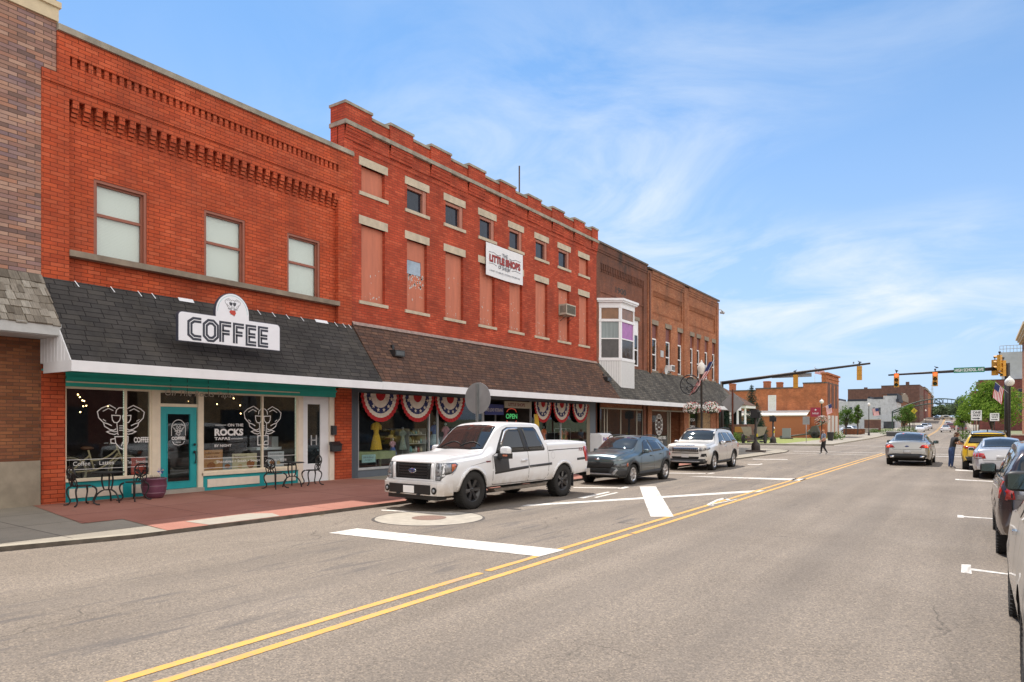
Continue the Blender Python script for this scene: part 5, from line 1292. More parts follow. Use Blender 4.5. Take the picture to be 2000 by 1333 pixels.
t.put('grille_surround', P_W, [('F', [(-.66, .655), (.66, .655), (.66, .70), (-.66, .70)]), ('F', [(-.68, 1.05), (.68, 1.05), (.66, 1.085), (-.66, 1.085)]), ('F2', [(.57, .70), (.66, .70), (.67, 1.05), (.59, 1.05)])], off=.032)
t.put('grille_bar', M('satin_black', (.014, .014, .016), .35), [('F', [(-.55, z), (.55, z), (.55, z+.030), (-.55, z+.030)]) for z in (.735, .795, .855, .915, .975)]+[('F2', [(.46, .72), (.54, .72), (.55, 1.03), (.47, 1.03)])], off=.034)
t.put('badge', m_chrome, [('F', ellipse(0, .88, .125, .055))], off=.045)
bd = t.put('badge_field', M('badge_blue', (.02, .04, .16), .2, coat=1), [('F', ellipse(0, .88, .112, .044))], off=.052)
hl = t.put('headlight', m_lampd, [('F2', [(.70, .68), (.86, .68), (.94, .78), (.975, .80), (.975, 1.05), (.71, 1.06)]), ('S', [(.06, .80), (.26, .84), (.36, .90), (.46, 1.02), (.40, 1.06), (.08, 1.06)])], off=.010)
t.put('headlight_lens', m_lamp, [('F2', [(.73, .79), (.93, .81), (.95, 1.02), (.74, 1.03)]), ('F2', [(.73, .70), (.84, .70), (.85, .77), (.73, .77)]), ('S', [(.08, .86), (.20, .86), (.24, 1.03), (.09, 1.03)])], off=.018, parent=hl)
t.put('indicator_lens', m_amber, [('S', [(.24, .87), (.33, .92), (.41, 1.0), (.37, 1.035), (.27, 1.03)])], off=.019, parent=hl)
# bumper as its own volume
b = B(); pf = [(-.98, .28), (-.97, -.02), (-.85, -.10), (-.55, -.135), (.55, -.135), (.85, -.10), (.97, -.02), (.98, .28), (.80, .30), (-.80, .30)]
b.prism(pf, 'z', .36, .62); b.prism([(x*.985, y+.03 if y < .2 else y) for x, y in pf], 'z', .62, .66); bp = b.build('front_bumper', P_W, t.root)
b = B(); b.box(-.66, .66, -.15, -.10, .385, .585); b.box(-.80, .80, -.05, .25, .26, .36); b.build('bumper_insert', m_trim, bp)
b = B(); b.box(-.17, .17, -.166, -.151, .40, .555); b.build('number_plate', m_plate, bp)
for sd in (-1, 1):
    b = B(); b.lathe([(.0, -.006), (.065, -.006), (.075, .0), (.075, .02)], (sd*.76, -.122, .47), 16, 'y'); b.cur = 1; b.lathe([(0, -.03), (.035, -.022), (.04, -.005)], (sd*.76, -.120, .47), 12, 'y'); b.build('fog_lamp', [m_under, m_lamp], bp)
    b = B(); b.tube([(sd*.3, -.13, .385), (sd*.3, -.20, .37), (sd*.36, -.20, .37), (sd*.36, -.13, .385)], .014, 6); b.build('tow_hook', m_trim, bp)
t.put('wheel_arch_flare', P_W, [('S', arch_ring(.96, .42, .472, .535, 2, 176)), ('S', arch_ring(4.64, .42, .472, .535, 2, 178))], off=.028)
STR = M('stripe_grey', (.045, .045, .048), .5)
t.put('side_stripe', STR, [('S', [(1.72, .74), (3.05, .82), (3.05, .885), (2.27, .85), (2.25, 1.165), (1.69, 1.155)]), ('S', [(3.09, .83), (4.08, .86), (4.08, .92), (3.09, .888)]), ('S', [(5.30, .93), (5.78, .945), (5.78, 1.005), (5.30, .99)])], off=.0045)
t.seams([('S', [(1.66, .50), (1.64, .8), (1.66, 1.16), (1.80, 1.22)]), ('S', [(3.07, .50), (3.07, 1.24)]), ('S', [(3.80, .5), (3.94, .62), (3.94, 1.40)]), ('S', [(1.66, .5), (3.80, .5)]), ('T', [(-.82, .2), (-.78, 1.38), (.78, 1.38), (.82, .2)])])
t.seams([('S', [(1.70, .80), (3.78, .86)])], name='door_crease', mt=M('crease_white', (.60, .59, .57), .4), wd=.014)
t.put('door_handle', P_W, [('S', [(2.74, 1.00), (2.98, 1.01), (2.98, 1.05), (2.74, 1.04)])], off=.04, each=True)
b = B(); [b.smooth for _ in ()]; t.line(b, 'L', ellipse(4.15, 1.10, .085, .085, 16)+[(4.235, 1.10)], .007); t.line(b, 'R', ellipse(4.15, 1.10, .085, .085, 16)+[(4.235, 1.10)], .007); b.build('fuel_flap', m_greylt, t.root)
t.put('tail_light', m_red, [('S', [(5.72, .90), (5.88, .88), (5.885, 1.28), (5.70, 1.30), (5.66, 1.18)]), ('B2', [(.80, .88), (.96, .88), (.96, 1.30), (.82, 1.30)])], off=.012)
t.put('bed_rail_cap', m_trim, [('T2', [(.86, 3.97), (.955, 3.97), (.955, 5.86), (.86, 5.86)])], off=.015)
t.mirror(1.92, 1.26, P_W, sz=(.30, .15, .24), out=.03)
for sd in (-1, 1):
    b = B(); x_ = sd*1.15; b.box(x_-.17, x_+.16, 1.83, 1.99, 1.10, 1.22); k = b.build('mirror_skirt', m_trim, t.root)
    b = B(); b.box(x_-.07+sd*.06, x_+.07+sd*.06, 1.822, 1.832, 1.155, 1.195); b.build('indicator_lens', m_amber, k)
    b = B(); b.prism([(1.62, .42), (1.70, .34), (3.75, .36), (3.85, .44), (3.75, .42), (1.7, .40)], 'x', sd*.80, sd*1.02); b.build('running_board', M('dull_steel', (.20, .17, .14), .5, metal=.4, var=.4), t.root)
    b = B(); b.box(sd*.74, sd*.97, 1.40, 1.43, .22, .60); b.box(sd*.74, sd*.97, 5.12, 5.15, .24, .6); b.build('mud_flap', m_trim, t.root)
b = B()
for x0 in (-.62, .02): 
    P = [t.cast('T', x0+.62*k/5, 1.52+.10*math.sin(PI*k/5)+.05*k/5, .02) for k in range(6)]; b.tube(P, .009, 5)
b.build('wiper', m_trim, t.root)
b = B(); b.prism([(-.98, 5.80), (.98, 5.80), (.98, 5.99), (.90, 6.05), (-.90, 6.05), (-.98, 5.99)], 'z', .50, .68); b.build('rear_bumper', m_chrome, t.root)
b = B()
for sd, ax in ((1, 'R'), (-1, 'L')):
    def mp(u, v, ax=ax, sd=sd):
        p = t.cast(ax, (5.42+u) if sd > 0 else (5.62-u+.0), v, .006); return tuple(p) if p else (sd*.98, 5.4+u, v)
    text(b, 'FX4', mp, 0 if sd > 0 else 0, 1.17, .27, .095, bold=.02, shear=.3)
b.build('side_lettering', M('dark_red_vinyl', (.16, .02, .03), .4), t.root)
b = B()
def mpf(u, v): p = t.cast('F', -u if False else u, v, .056); return tuple(p) if p else (u, -.05, v)
text(b, 'Ford', mpf, -.07, .855, .14, .05, shear=.35); b.build('badge_script', m_chrome, bd)
t.put('fender_badge', M('dark_red_vinyl'), [('S', [(1.42, 1.025), (1.56, 1.03), (1.57, 1.06), (1.42, 1.055)])], off=.010)
t.wheels(.43, .30, .255, 6, m_rimb, steer=.0); t.root.scale = (1, 1, 1.035)
b = B(); b.tube([(-.75, .96, .40), (.75, .96, .40)], .06, 6); b.tube([(-.75, 4.64, .40), (.75, 4.64, .40)], .08, 6); b.ball((0, 4.64, .40), .17); b.build('axle', m_under, t.root)

# --- SUV / sedan profiles
def suv_common(c, glass_polys, wind, rear, seams):
    c.put('windscreen', m_cgl, [('T', wind)])
    for g_ in glass_polys: c.put('side_window', m_cgl, [('S', g_)], each=True)
    if rear: c.put('rear_window', m_cgl, [rear])
    c.seams(seams)
# --- teal grey compact SUV
P_K = car_paint('teal_grey_paint', (.085, .122, .138), .5, .28)
loc, rz = place(-9.38, 20.95, -9.30, 23.55, .86, 1.80)
k = Car('suv', 'teal grey compact crossover with black cladding and roof rails behind the white pickup', 4.2, 1.80,
        top=[(0, .62), (.03, .80), (.10, .90), (.25, .97), (.7, 1.03), (1.05, 1.06), (1.20, 1.10), (1.75, 1.42), (2.0, 1.505), (2.5, 1.545), (3.1, 1.52), (3.55, 1.46), (3.72, 1.38), (4.0, 1.12), (4.10, 1.0), (4.17, .84), (4.2, .62)],
        belt=[(0, .52), (.1, .72), (.5, .84), (1.2, .94), (2.2, .97), (3.2, 1.03), (3.9, 1.06), (4.1, .92), (4.2, .55)],
        roofw=[(0, .70), (.2, .80), (1.1, .82), (1.7, .72), (2.3, .66), (3.2, .64), (3.6, .62), (4.0, .74), (4.2, .72)],
        plan=[(0, .74), (.05, .82), (.2, .92), (.55, .98), (1.0, 1.0), (3.3, 1.0), (3.8, .97), (4.05, .90), (4.2, .80)],
        sill=[(0, .30), (.4, .24), (1.3, .24), (3.0, .25), (3.8, .32), (4.2, .40)], arches=[(.86, .335, .385), (3.46, .335, .385)], paint=P_K, loc=loc, rz=rz, crown=.04, tuck=.08)
suv_common(k, [[(1.62, 1.01), (1.98, 1.36), (2.22, 1.43), (2.36, 1.435), (2.42, 1.02)], [(2.47, 1.02), (2.42, 1.435), (2.95, 1.42), (3.22, 1.345), (3.24, 1.06)], [(3.28, 1.065), (3.27, 1.33), (3.56, 1.19), (3.58, 1.13)]],
           [(-.70, 1.27), (-.35, 1.19), (.35, 1.19), (.70, 1.27), (.58, 1.86), (.3, 1.90), (-.3, 1.90), (-.58, 1.86)], ('B', [(-.5, 1.12), (.5, 1.12), (.45, 1.38), (-.45, 1.38)]),
           [('S', [(1.42, .42), (1.40, .75), (1.58, 1.0)]), ('S', [(2.45, .42), (2.44, 1.0)]), ('S', [(3.0, .55), (3.24, .8), (3.26, 1.05)]), ('T', [(-.68, .25), (-.66, 1.14), (.66, 1.14), (.68, .25)])])
CL = M('grey_cladding_plastic', (.035, .036, .038), .6, var=.15)
k.put('cladding', CL, [('S', arch_ring(.86, .335, .387, .47, -8, 188)), ('S', arch_ring(3.46, .335, .387, .47, -8, 188)), ('S', [(1.28, .26), (3.04, .27), (3.02, .42), (1.30, .40)])], off=.020)
k.put('lower_bumper', CL, [('F', [(-.74, .30), (.74, .30), (.80, .50), (.60, .56), (-.60, .56), (-.80, .50)]), ('S', [(.02, .30), (.42, .26), (.42, .50), (.03, .56)])], off=.012)
k.put('grille', m_under, [('F', [(-.50, .55), (.50, .55), (.60, .66), (.60, .75), (-.60, .75), (-.60, .66)])], off=.016)
b = B()
for r_ in range(4):
    for i in range(-7, 8):
        x_ = i*.075+(.037 if r_ % 2 else 0); z_ = .60+r_*.038
        k.patch(b, 'F', [(x_-.026, z_), (x_, z_-.012), (x_+.026, z_), (x_, z_+.012)], .022, .2, rim=False)
b.build('grille_mesh', M('smoked_chrome', (.10, .10, .105), .3, metal=.5), k.root)
k.put('lower_intake', m_under, [('F', [(-.45, .40), (.45, .40), (.48, .53), (-.48, .53)])], off=.018)
k.put('skid_trim', M('silver_trim', (.34, .34, .34), .4, metal=.5), [('F', [(-.62, .335), (.62, .335), (.60, .385), (-.60, .385)]), ('F2', [(.50, .36), (.62, .335), (.74, .50), (.70, .55)])], off=.028)
k.put('headlight', m_lampd, [('F2', [(.56, .60), (.80, .57), (.84, .66), (.66, .70)]), ('S', [(.12, .58), (.42, .60), (.40, .70), (.14, .68)])], off=.016)
k.put('daytime_light', m_lamp, [('F2', [(.50, .80), (.74, .80), (.74, .825), (.50, .825)]), ('S', [(.10, .80), (.34, .83), (.34, .85), (.10, .83)])], off=.012)
k.put('indicator_lens', m_amber, [('S', [(.40, .60), (.47, .62), (.47, .72), (.41, .70)])], off=.026)
k.put('badge', m_chrome, [('F', ellipse(0, .835, .085, .03))], off=.022)
for sd in (-1, 1):
    b = B(); P = [(sd*.60, 1.95, 1.50), (sd*.60, 2.05, 1.57), (sd*.585, 2.8, 1.59), (sd*.57, 3.35, 1.55), (sd*.57, 3.5, 1.48)]; b.tube(P, .018, 6); b.build('roof_rail', m_trim, k.root)
b = B(); b.box(-.5, .5, 3.70, 3.78, 1.38, 1.40); b.build('spoiler', P_K, k.root)
k.put('door_handle', P_K, [('S', [(2.18, .88), (2.38, .885), (2.38, .92), (2.18, .915)]), ('S', [(2.98, .92), (3.16, .925), (3.16, .96), (2.98, .955)])], off=.03)
k.put('tail_light', m_red, [('S', [(3.85, .86), (4.1, .84), (4.05, .94), (3.85, .96)]), ('B2', [(.5, .82), (.78, .82), (.78, .90), (.5, .90)])], off=.012)
k.mirror(1.70, 1.06, P_K, sz=(.20, .10, .13)); k.wheels(.335, .22, .225, 5, m_alloy)
# --- white gold large SUV
P_E = car_paint('pearl_white_paint', (.66, .64, .60), .15, .3)
loc, rz = place(-9.40, 29.4, -9.42, 32.2, .93, 1.98)
e = Car('suv', 'pearl white large SUV with mesh grille parked last before the corner', 4.9, 1.98,
        top=[(0, .78), (.03, .98), (.10, 1.08), (.3, 1.13), (.9, 1.17), (1.18, 1.19), (1.32, 1.24), (1.85, 1.62), (2.1, 1.70), (2.6, 1.74), (3.6, 1.73), (4.3, 1.68), (4.5, 1.60), (4.75, 1.22), (4.85, 1.10), (4.9, .80)],
        belt=[(0, .62), (.1, .86), (.5, .96), (1.3, 1.05), (2.5, 1.08), (4.2, 1.13), (4.7, 1.10), (4.9, .7)],
        roofw=[(0, .78), (.2, .86), (1.2, .85), (1.8, .74), (2.4, .70), (3.8, .68), (4.5, .68), (4.75, .8), (4.9, .78)],
        plan=[(0, .82), (.05, .88), (.2, .95), (.6, .99), (1.2, 1.0), (4.0, 1.0), (4.6, .97), (4.9, .88)],
        sill=[(0, .34), (.4, .28), (1.3, .30), (3.4, .30), (4.3, .38), (4.9, .44)], arches=[(.93, .385, .43), (3.79, .385, .43)], paint=P_E, loc=loc, rz=rz, crown=.04)
suv_common(e, [[(1.72, 1.12), (2.08, 1.52), (2.28, 1.60), (2.55, 1.61), (2.62, 1.13)], [(2.67, 1.13), (2.62, 1.61), (3.38, 1.60), (3.60, 1.15)], [(3.66, 1.16), (3.50, 1.60), (4.20, 1.56), (4.42, 1.22), (4.40, 1.18)]],
           [(-.80, 1.40), (-.4, 1.33), (.4, 1.33), (.80, 1.40), (.68, 1.96), (.35, 2.0), (-.35, 2.0), (-.68, 1.96)], ('B', [(-.62, 1.24), (.62, 1.24), (.55, 1.58), (-.55, 1.58)]),
           [('S', [(1.50, .45), (1.48, .8), (1.66, 1.10)]), ('S', [(2.64, .45), (2.64, 1.1)]), ('S', [(3.30, .5), (3.55, .9), (3.63, 1.13)]), ('T', [(-.78, .2), (-.78, 1.27), (.78, 1.27), (.78, .2)])])
e.put('cladding', CL, [('S', arch_ring(.93, .385, .432, .475, -6, 184)), ('S', arch_ring(3.79, .385, .432, .475, -6, 184)), ('S', [(1.38, .31), (3.32, .32), (3.30, .42), (1.40, .40)]), ('F', [(-.88, .34), (.88, .34), (.94, .52), (.5, .50), (-.5, .50), (-.94, .52)])], off=.016)
e.put('skid_trim', M('silver_trim'), [('F', [(-.66, .40), (-.56, .36), (.56, .36), (.66, .40), (.56, .42), (-.56, .42)])], off=.026)
e.put('grille', m_chrome, [('F', [(-.56, .80), (.56, .80), (.60, .98), (-.60, .98)])], off=.016)
b = B()
for r_ in range(4):
    for i in range(-6, 7): x_ = i*.088; z_ = .812+r_*.042; e.patch(b, 'F', [(x_-.038, z_), (x_+.038, z_), (x_+.038, z_+.028), (x_-.038, z_+.028)], .024, .2, rim=False)
b.build('grille_slot', m_under, e.root)
e.put('lower_intake', m_under, [('F', [(-.56, .50), (.56, .50), (.60, .60), (-.60, .60)]), ('F', [(-.58, .735), (.58, .735), (.58, .765), (-.58, .765)]), ('F2', [(.66, .60), (.90, .60), (.88, .74), (.70, .72)])], off=.014)
e.put('fog_lamp', m_lamp, [('F2', [(.70, .62), (.84, .62), (.84, .64), (.70, .64)])], off=.022)
e.put('headlight', m_lampd, [('F2', [(.60, .83), (.90, .86), (.90, .97), (.62, .98)]), ('S', [(.06, .87), (.44, .92), (.48, .99), (.08, .98)])], off=.014)
e.put('headlight_lens', m_lamp, [('F2', [(.64, .86), (.74, .87), (.74, .96), (.65, .96)]), ('F2', [(.78, .875), (.88, .88), (.88, .96), (.78, .96)]), ('S', [(.10, .89), (.30, .92), (.32, .97), (.10, .965)])], off=.020)
b = B(); 
def mpe(u, v): p = e.cast('F', u, v, .02); return tuple(p) if p else (u, 0, v)
text(b, 'EXPLORER', mpe, -.42, 1.045, .84, .045, bold=.03); b.build('bonnet_lettering', m_chrome, e.root)
b = B(); b.box(-.16, .16, -.035, -.02, .565, .705); b.build('number_plate', M('plate_grey', (.55, .55, .55), .5), e.root)
for sd in (-1, 1):
    b = B(); b.tube([(sd*.68, 2.05, 1.68), (sd*.68, 2.2, 1.76), (sd*.665, 3.2, 1.80), (sd*.65, 4.1, 1.77), (sd*.65, 4.3, 1.69)], .02, 6); b.build('roof_rail', m_trim, e.root)
e.put('door_handle', m_chrome, [('S', [(2.34, .98), (2.56, .985), (2.56, 1.02), (2.34, 1.015)]), ('S', [(3.30, 1.0), (3.5, 1.005), (3.5, 1.04), (3.30, 1.035)])], off=.03)
e.put('tail_light', m_red, [('S', [(4.45, .92), (4.86, .90), (4.80, 1.08), (4.5, 1.10)]), ('B2', [(.6, .9), (.9, .9), (.9, 1.06), (.6, 1.04)])], off=.012)
e.mirror(1.84, 1.17, m_chrome, sz=(.22, .12, .17)); e.wheels(.385, .25, .26, 5, m_alloy)

# --- cars facing away up the street: root turned half round, so local x flips
def away(x_left, y_tail, L, W_): return (x_left+W_/2, y_tail+L, 0), PI
# grey saloon in the lane
P_T = car_paint('warm_grey_paint', (.36, .35, .33), .7, .28)
loc, rz = away(-3.80, 37.6, 5.15, 1.94)
c = Car('saloon_car', 'silver grey saloon with lit tail lights waiting in the lane at the junction', 5.15, 1.94,
        top=[(0, .62), (.05, .82), (.3, .93), (1.0, 1.02), (1.35, 1.06), (2.1, 1.44), (2.5, 1.52), (3.1, 1.53), (3.6, 1.47), (4.4, 1.16), (4.6, 1.13), (5.0, 1.12), (5.08, 1.04), (5.13, .80), (5.15, .60)],
        belt=[(0, .5), (.3, .80), (1.3, .98), (3, 1.0), (4.4, 1.06), (5.0, 1.02), (5.15, .55)],
        roofw=[(0, .7), (.3, .82), (1.3, .82), (2.1, .70), (3.2, .64), (4.2, .68), (4.5, .84), (5.15, .80)],
        plan=[(0, .78), (.1, .88), (.6, .98), (1.5, 1.0), (4.2, 1.0), (4.8, .97), (5.08, .92), (5.15, .86)],
        sill=[(0, .28), (1, .24), (4.2, .26), (5.15, .36)], arches=[(1.0, .34, .38), (3.86, .34, .38)], paint=P_T, loc=loc, rz=rz)
suv_common(c, [[(1.75, 1.03), (2.2, 1.36), (2.5, 1.42), (2.85, 1.43), (2.88, 1.05)], [(2.94, 1.05), (2.92, 1.43), (3.4, 1.40), (3.95, 1.12), (3.9, 1.07)]], [(-.75, 1.45), (.75, 1.45), (.6, 2.2), (-.6, 2.2)],
           ('T', [(-.60, 3.56), (.60, 3.56), (.76, 4.34), (.3, 4.40), (-.3, 4.40), (-.76, 4.34)]), [('S', [(1.62, .4), (1.62, .9), (1.75, 1.0)]), ('S', [(2.9, .4), (2.9, 1.0)]), ('B', [(-.62, 1.08), (-.58, .78), (.58, .78), (.62, 1.08)])])
c.put('tail_light', m_red, [('B2', [(.50, .86), (.90, .84), (.93, 1.0), (.62, 1.01)]), ('S', [(4.72, .92), (5.05, .88), (5.05, 1.0), (4.76, 1.03)])], off=.014)
c.put('brake_light', m_redlit, [('B2', [(.72, .88), (.88, .87), (.90, .96), (.74, .97)])], off=.022)
c.put('rear_valance', m_trim, [('B', [(-.88, .36), (.88, .36), (.90, .50), (.55, .58), (-.55, .58), (-.90, .50)])], off=.012)
c.put('tailpipe', m_chrome, [('B2', [(.52, .38), (.70, .38), (.72, .48), (.54, .48)])], off=.03)
c.put('number_plate', M('plate_grey'), [('B', [(-.16, .59), (.16, .59), (.16, .73), (-.16, .73)])], off=.022)
c.put('badge', M('badge_blue'), [('B', ellipse(0, .93, .09, .035))], off=.016)
c.mirror(1.90, 1.08, m_trim, sz=(.24, .12, .16)); c.wheels(.34, .24, .235, 5, m_alloy)
# silver compact saloon at the right kerb
P_H = car_paint('silver_paint', (.52, .52, .54), .6, .28)
loc, rz = away(-.20, 29.9, 4.5, 1.75)
c = Car('saloon_car', 'silver compact saloon parked at the right kerb in front of the yellow SUV', 4.5, 1.75,
        top=[(0, .55), (.05, .74), (.3, .84), (.9, .96), (1.1, 1.0), (1.8, 1.36), (2.15, 1.43), (2.7, 1.44), (3.2, 1.38), (3.9, 1.10), (4.05, 1.07), (4.35, 1.06), (4.44, .98), (4.48, .75), (4.5, .55)],
        belt=[(0, .45), (.3, .72), (1.1, .92), (2.6, .95), (3.9, 1.0), (4.35, .95), (4.5, .5)],
        roofw=[(0, .7), (.3, .82), (1.1, .82), (1.8, .70), (2.8, .65), (3.7, .69), (3.95, .83), (4.5, .80)],
        plan=[(0, .74), (.1, .86), (.5, .97), (1.2, 1.0), (3.7, 1.0), (4.2, .96), (4.42, .90), (4.5, .84)],
        sill=[(0, .26), (1, .22), (3.6, .24), (4.5, .34)], arches=[(.88, .31, .35), (3.58, .31, .35)], paint=P_H, loc=loc, rz=rz)
suv_common(c, [[(1.5, .96), (1.95, 1.29), (2.2, 1.34), (2.48, 1.34), (2.5, .98)], [(2.55, .98), (2.54, 1.34), (2.95, 1.30), (3.45, 1.04), (3.4, 1.0)]], [(-.68, 1.18), (.68, 1.18), (.55, 1.86), (-.55, 1.86)],
           ('T', [(-.55, 3.14), (.55, 3.14), (.68, 3.84), (.3, 3.90), (-.3, 3.90), (-.68, 3.84)]), [('S', [(1.42, .4), (1.42, .85), (1.52, .94)]), ('S', [(2.52, .4), (2.52, .95)]), ('B', [(-.60, 1.02), (-.55, .68), (.55, .68), (.60, 1.02)])])
c.put('tail_light', m_red, [('B2', [(.46, .74), (.80, .72), (.84, .88), (.70, .94), (.52, .92)]), ('S', [(4.0, .80), (4.4, .74), (4.42, .88), (4.1, .94)])], off=.014)
c.put('indicator_lens', m_lamp, [('B2', [(.60, .74), (.78, .73), (.80, .78), (.58, .79)])], off=.02)
c.put('number_plate', M('plate_grey'), [('B', [(-.16, .72), (.16, .72), (.16, .86), (-.16, .86)])], off=.02)
c.mirror(1.55, 1.0, P_H, sz=(.2, .1, .13)); c.wheels(.31, .20, .20, 7, m_alloy)
# yellow crossover
P_Y = car_paint('yellow_paint', (.72, .46, .02), .1, .3)
loc, rz = away(-.62, 35.5, 4.4, 1.85)
c = Car('suv', 'yellow crossover with grey roof and black trim parked beside the woman in jeans', 4.4, 1.85,
        top=[(0, .62), (.04, .86), (.15, .96), (.8, 1.06), (1.1, 1.10), (1.75, 1.50), (2.0, 1.60), (2.6, 1.65), (3.5, 1.62), (3.95, 1.56), (4.05, 1.48), (4.25, 1.12), (4.34, 1.0), (4.38, .8), (4.4, .6)],
        belt=[(0, .5), (.15, .78), (1.1, .98), (3.5, 1.05), (4.2, 1.06), (4.4, .55)],
        roofw=[(0, .74), (.3, .84), (1.1, .84), (1.8, .72), (3.2, .70), (4.0, .70), (4.2, .84), (4.4, .8)],
        plan=[(0, .78), (.1, .88), (.5, .97), (1.2, 1.0), (3.7, 1.0), (4.2, .96), (4.4, .88)],
        sill=[(0, .32), (1, .28), (3.6, .30), (4.4, .42)], arches=[(.88, .35, .39), (3.58, .35, .39)], paint=P_Y, loc=loc, rz=rz)
suv_common(c, [[(1.6, 1.08), (2.0, 1.44), (2.2, 1.5), (2.5, 1.51), (2.52, 1.09)], [(2.57, 1.09), (2.56, 1.51), (3.15, 1.5), (3.4, 1.12)], [(3.45, 1.13), (3.25, 1.5), (3.75, 1.46), (3.95, 1.2)]], [(-.72, 1.2), (.72, 1.2), (.6, 1.88), (-.6, 1.88)],
           ('B', [(-.70, 1.16), (.70, 1.16), (.60, 1.46), (-.60, 1.46)]), [('S', [(1.5, .45), (1.5, 1.0)]), ('S', [(2.55, .45), (2.55, 1.05)]), ('B', [(-.72, 1.1), (-.70, .6), (.70, .6), (.72, 1.1)])])
c.put('roof_panel', car_paint('grey_roof_paint', (.16, .16, .165), .4, .3), [('T', [(-.60, 1.98), (.60, 1.98), (.60, 3.95), (-.60, 3.95)])], off=.006)
c.put('cladding', m_trim, [('S', arch_ring(.88, .35, .392, .46, -6, 186)), ('S', arch_ring(3.58, .35, .392, .46, -6, 186)), ('S', [(1.3, .29), (3.15, .30), (3.14, .44), (1.32, .42)]), ('B', [(-.86, .42), (.86, .42), (.88, .58), (-.88, .58)])], off=.018)
c.put('tail_light', m_red, [('B2', [(.40, .93), (.82, .92), (.84, 1.02), (.44, 1.03)]), ('S', [(4.0, .98), (4.32, .92), (4.32, 1.02), (4.05, 1.06)])], off=.014)
c.put('plate_recess', m_trim, [('B', [(-.28, .68), (.28, .68), (.32, .84), (-.32, .84)])], off=.012)
b = B(); b.prism([(-.62, 3.98), (.62, 3.98), (.58, 4.18), (-.58, 4.18)], 'z', 1.53, 1.56); b.build('spoiler', m_trim, c.root)
for sd in (-1, 1):
    b = B(); b.tube([(sd*.66, 1.95, 1.58), (sd*.66, 2.1, 1.66), (sd*.66, 3.6, 1.68), (sd*.65, 3.8, 1.60)], .018, 6); b.build('roof_rail', m_trim, c.root)
b = B(); b.prism([(3.5, 1.66), (3.7, 1.66), (3.72, 1.74)], 'x', -.02, .02); b.build('antenna', m_trim, c.root)
c.mirror(1.72, 1.12, m_trim, sz=(.22, .12, .16)); c.wheels(.35, .23, .22, 5, m_rimb)
# dark plum SUV, close on the right
P_D = car_paint('dark_plum_paint', (.045, .030, .032), .4, .25)
loc, rz = away(.20, 11.95, 4.7, 1.85)
c = Car('suv', 'dark plum brown SUV parked ahead of the pale silver crossover at the right edge', 4.7, 1.85,
        top=[(0, .66), (.04, .9), (.15, 1.0), (.9, 1.08), (1.15, 1.12), (1.8, 1.54), (2.05, 1.63), (2.6, 1.68), (3.7, 1.65), (4.25, 1.58), (4.36, 1.50), (4.56, 1.12), (4.64, 1.0), (4.68, .8), (4.7, .6)],
        belt=[(0, .5), (.15, .82), (1.15, 1.02), (3.6, 1.08), (4.5, 1.06), (4.7, .55)],
        roofw=[(0, .74), (.3, .84), (1.15, .84), (1.8, .74), (3.4, .72), (4.3, .72), (4.5, .84), (4.7, .8)],
        plan=[(0, .8), (.1, .9), (.5, .98), (1.2, 1.0), (4.0, 1.0), (4.5, .97), (4.7, .9)],
        sill=[(0, .32), (1, .28), (3.8, .30), (4.7, .40)], arches=[(.90, .36, .41), (3.75, .36, .41)], paint=P_D, loc=loc, rz=rz)
suv_common(c, [[(1.66, 1.12), (2.08, 1.50), (2.25, 1.55), (2.58, 1.56), (2.60, 1.13)], [(2.66, 1.13), (2.64, 1.56), (3.35, 1.55), (3.52, 1.15)], [(3.58, 1.16), (3.44, 1.54), (4.05, 1.50), (4.24, 1.2)]], [(-.74, 1.24), (.74, 1.24), (.62, 1.92), (-.62, 1.92)],
           ('B', [(-.72, 1.16), (.72, 1.16), (.62, 1.50), (-.62, 1.50)]), [('S', [(1.46, .42), (1.44, .85), (1.58, 1.08)]), ('S', [(2.63, .42), (2.63, 1.1)]), ('S', [(3.25, .5), (3.5, .85), (3.55, 1.12)]), ('B', [(-.76, 1.1), (-.72, .62), (.72, .62), (.76, 1.1)])])
c.put('window_trim', m_chrome, [('S', [(1.62, 1.085), (4.22, 1.15), (4.22, 1.17), (1.62, 1.105)])], off=.012)
c.put('tail_light', m_red, [('B2', [(.70, .90), (.90, .88), (.90, 1.10), (.74, 1.14)]), ('S', [(4.40, .92), (4.62, .88), (4.58, 1.12), (4.44, 1.14)])], off=.014)
c.put('indicator_lens', m_lamp, [('B2', [(.5, .90), (.70, .90), (.73, 1.06), (.54, 1.04)])], off=.014)
c.put('door_handle', m_chrome, [('S', [(2.36, 1.0), (2.56, 1.005), (2.56, 1.035), (2.36, 1.03)]), ('S', [(3.26, 1.02), (3.46, 1.025), (3.46, 1.055), (3.26, 1.05)])], off=.03)
c.put('mud_flap', m_trim, [('S', [(.46, .30), (.50, .30), (.50, .5), (.46, .5)])], off=.02)
c.mirror(1.86, 1.20, m_trim, sz=(.24, .13, .17)); c.wheels(.36, .24, .25, 5, m_alloy)
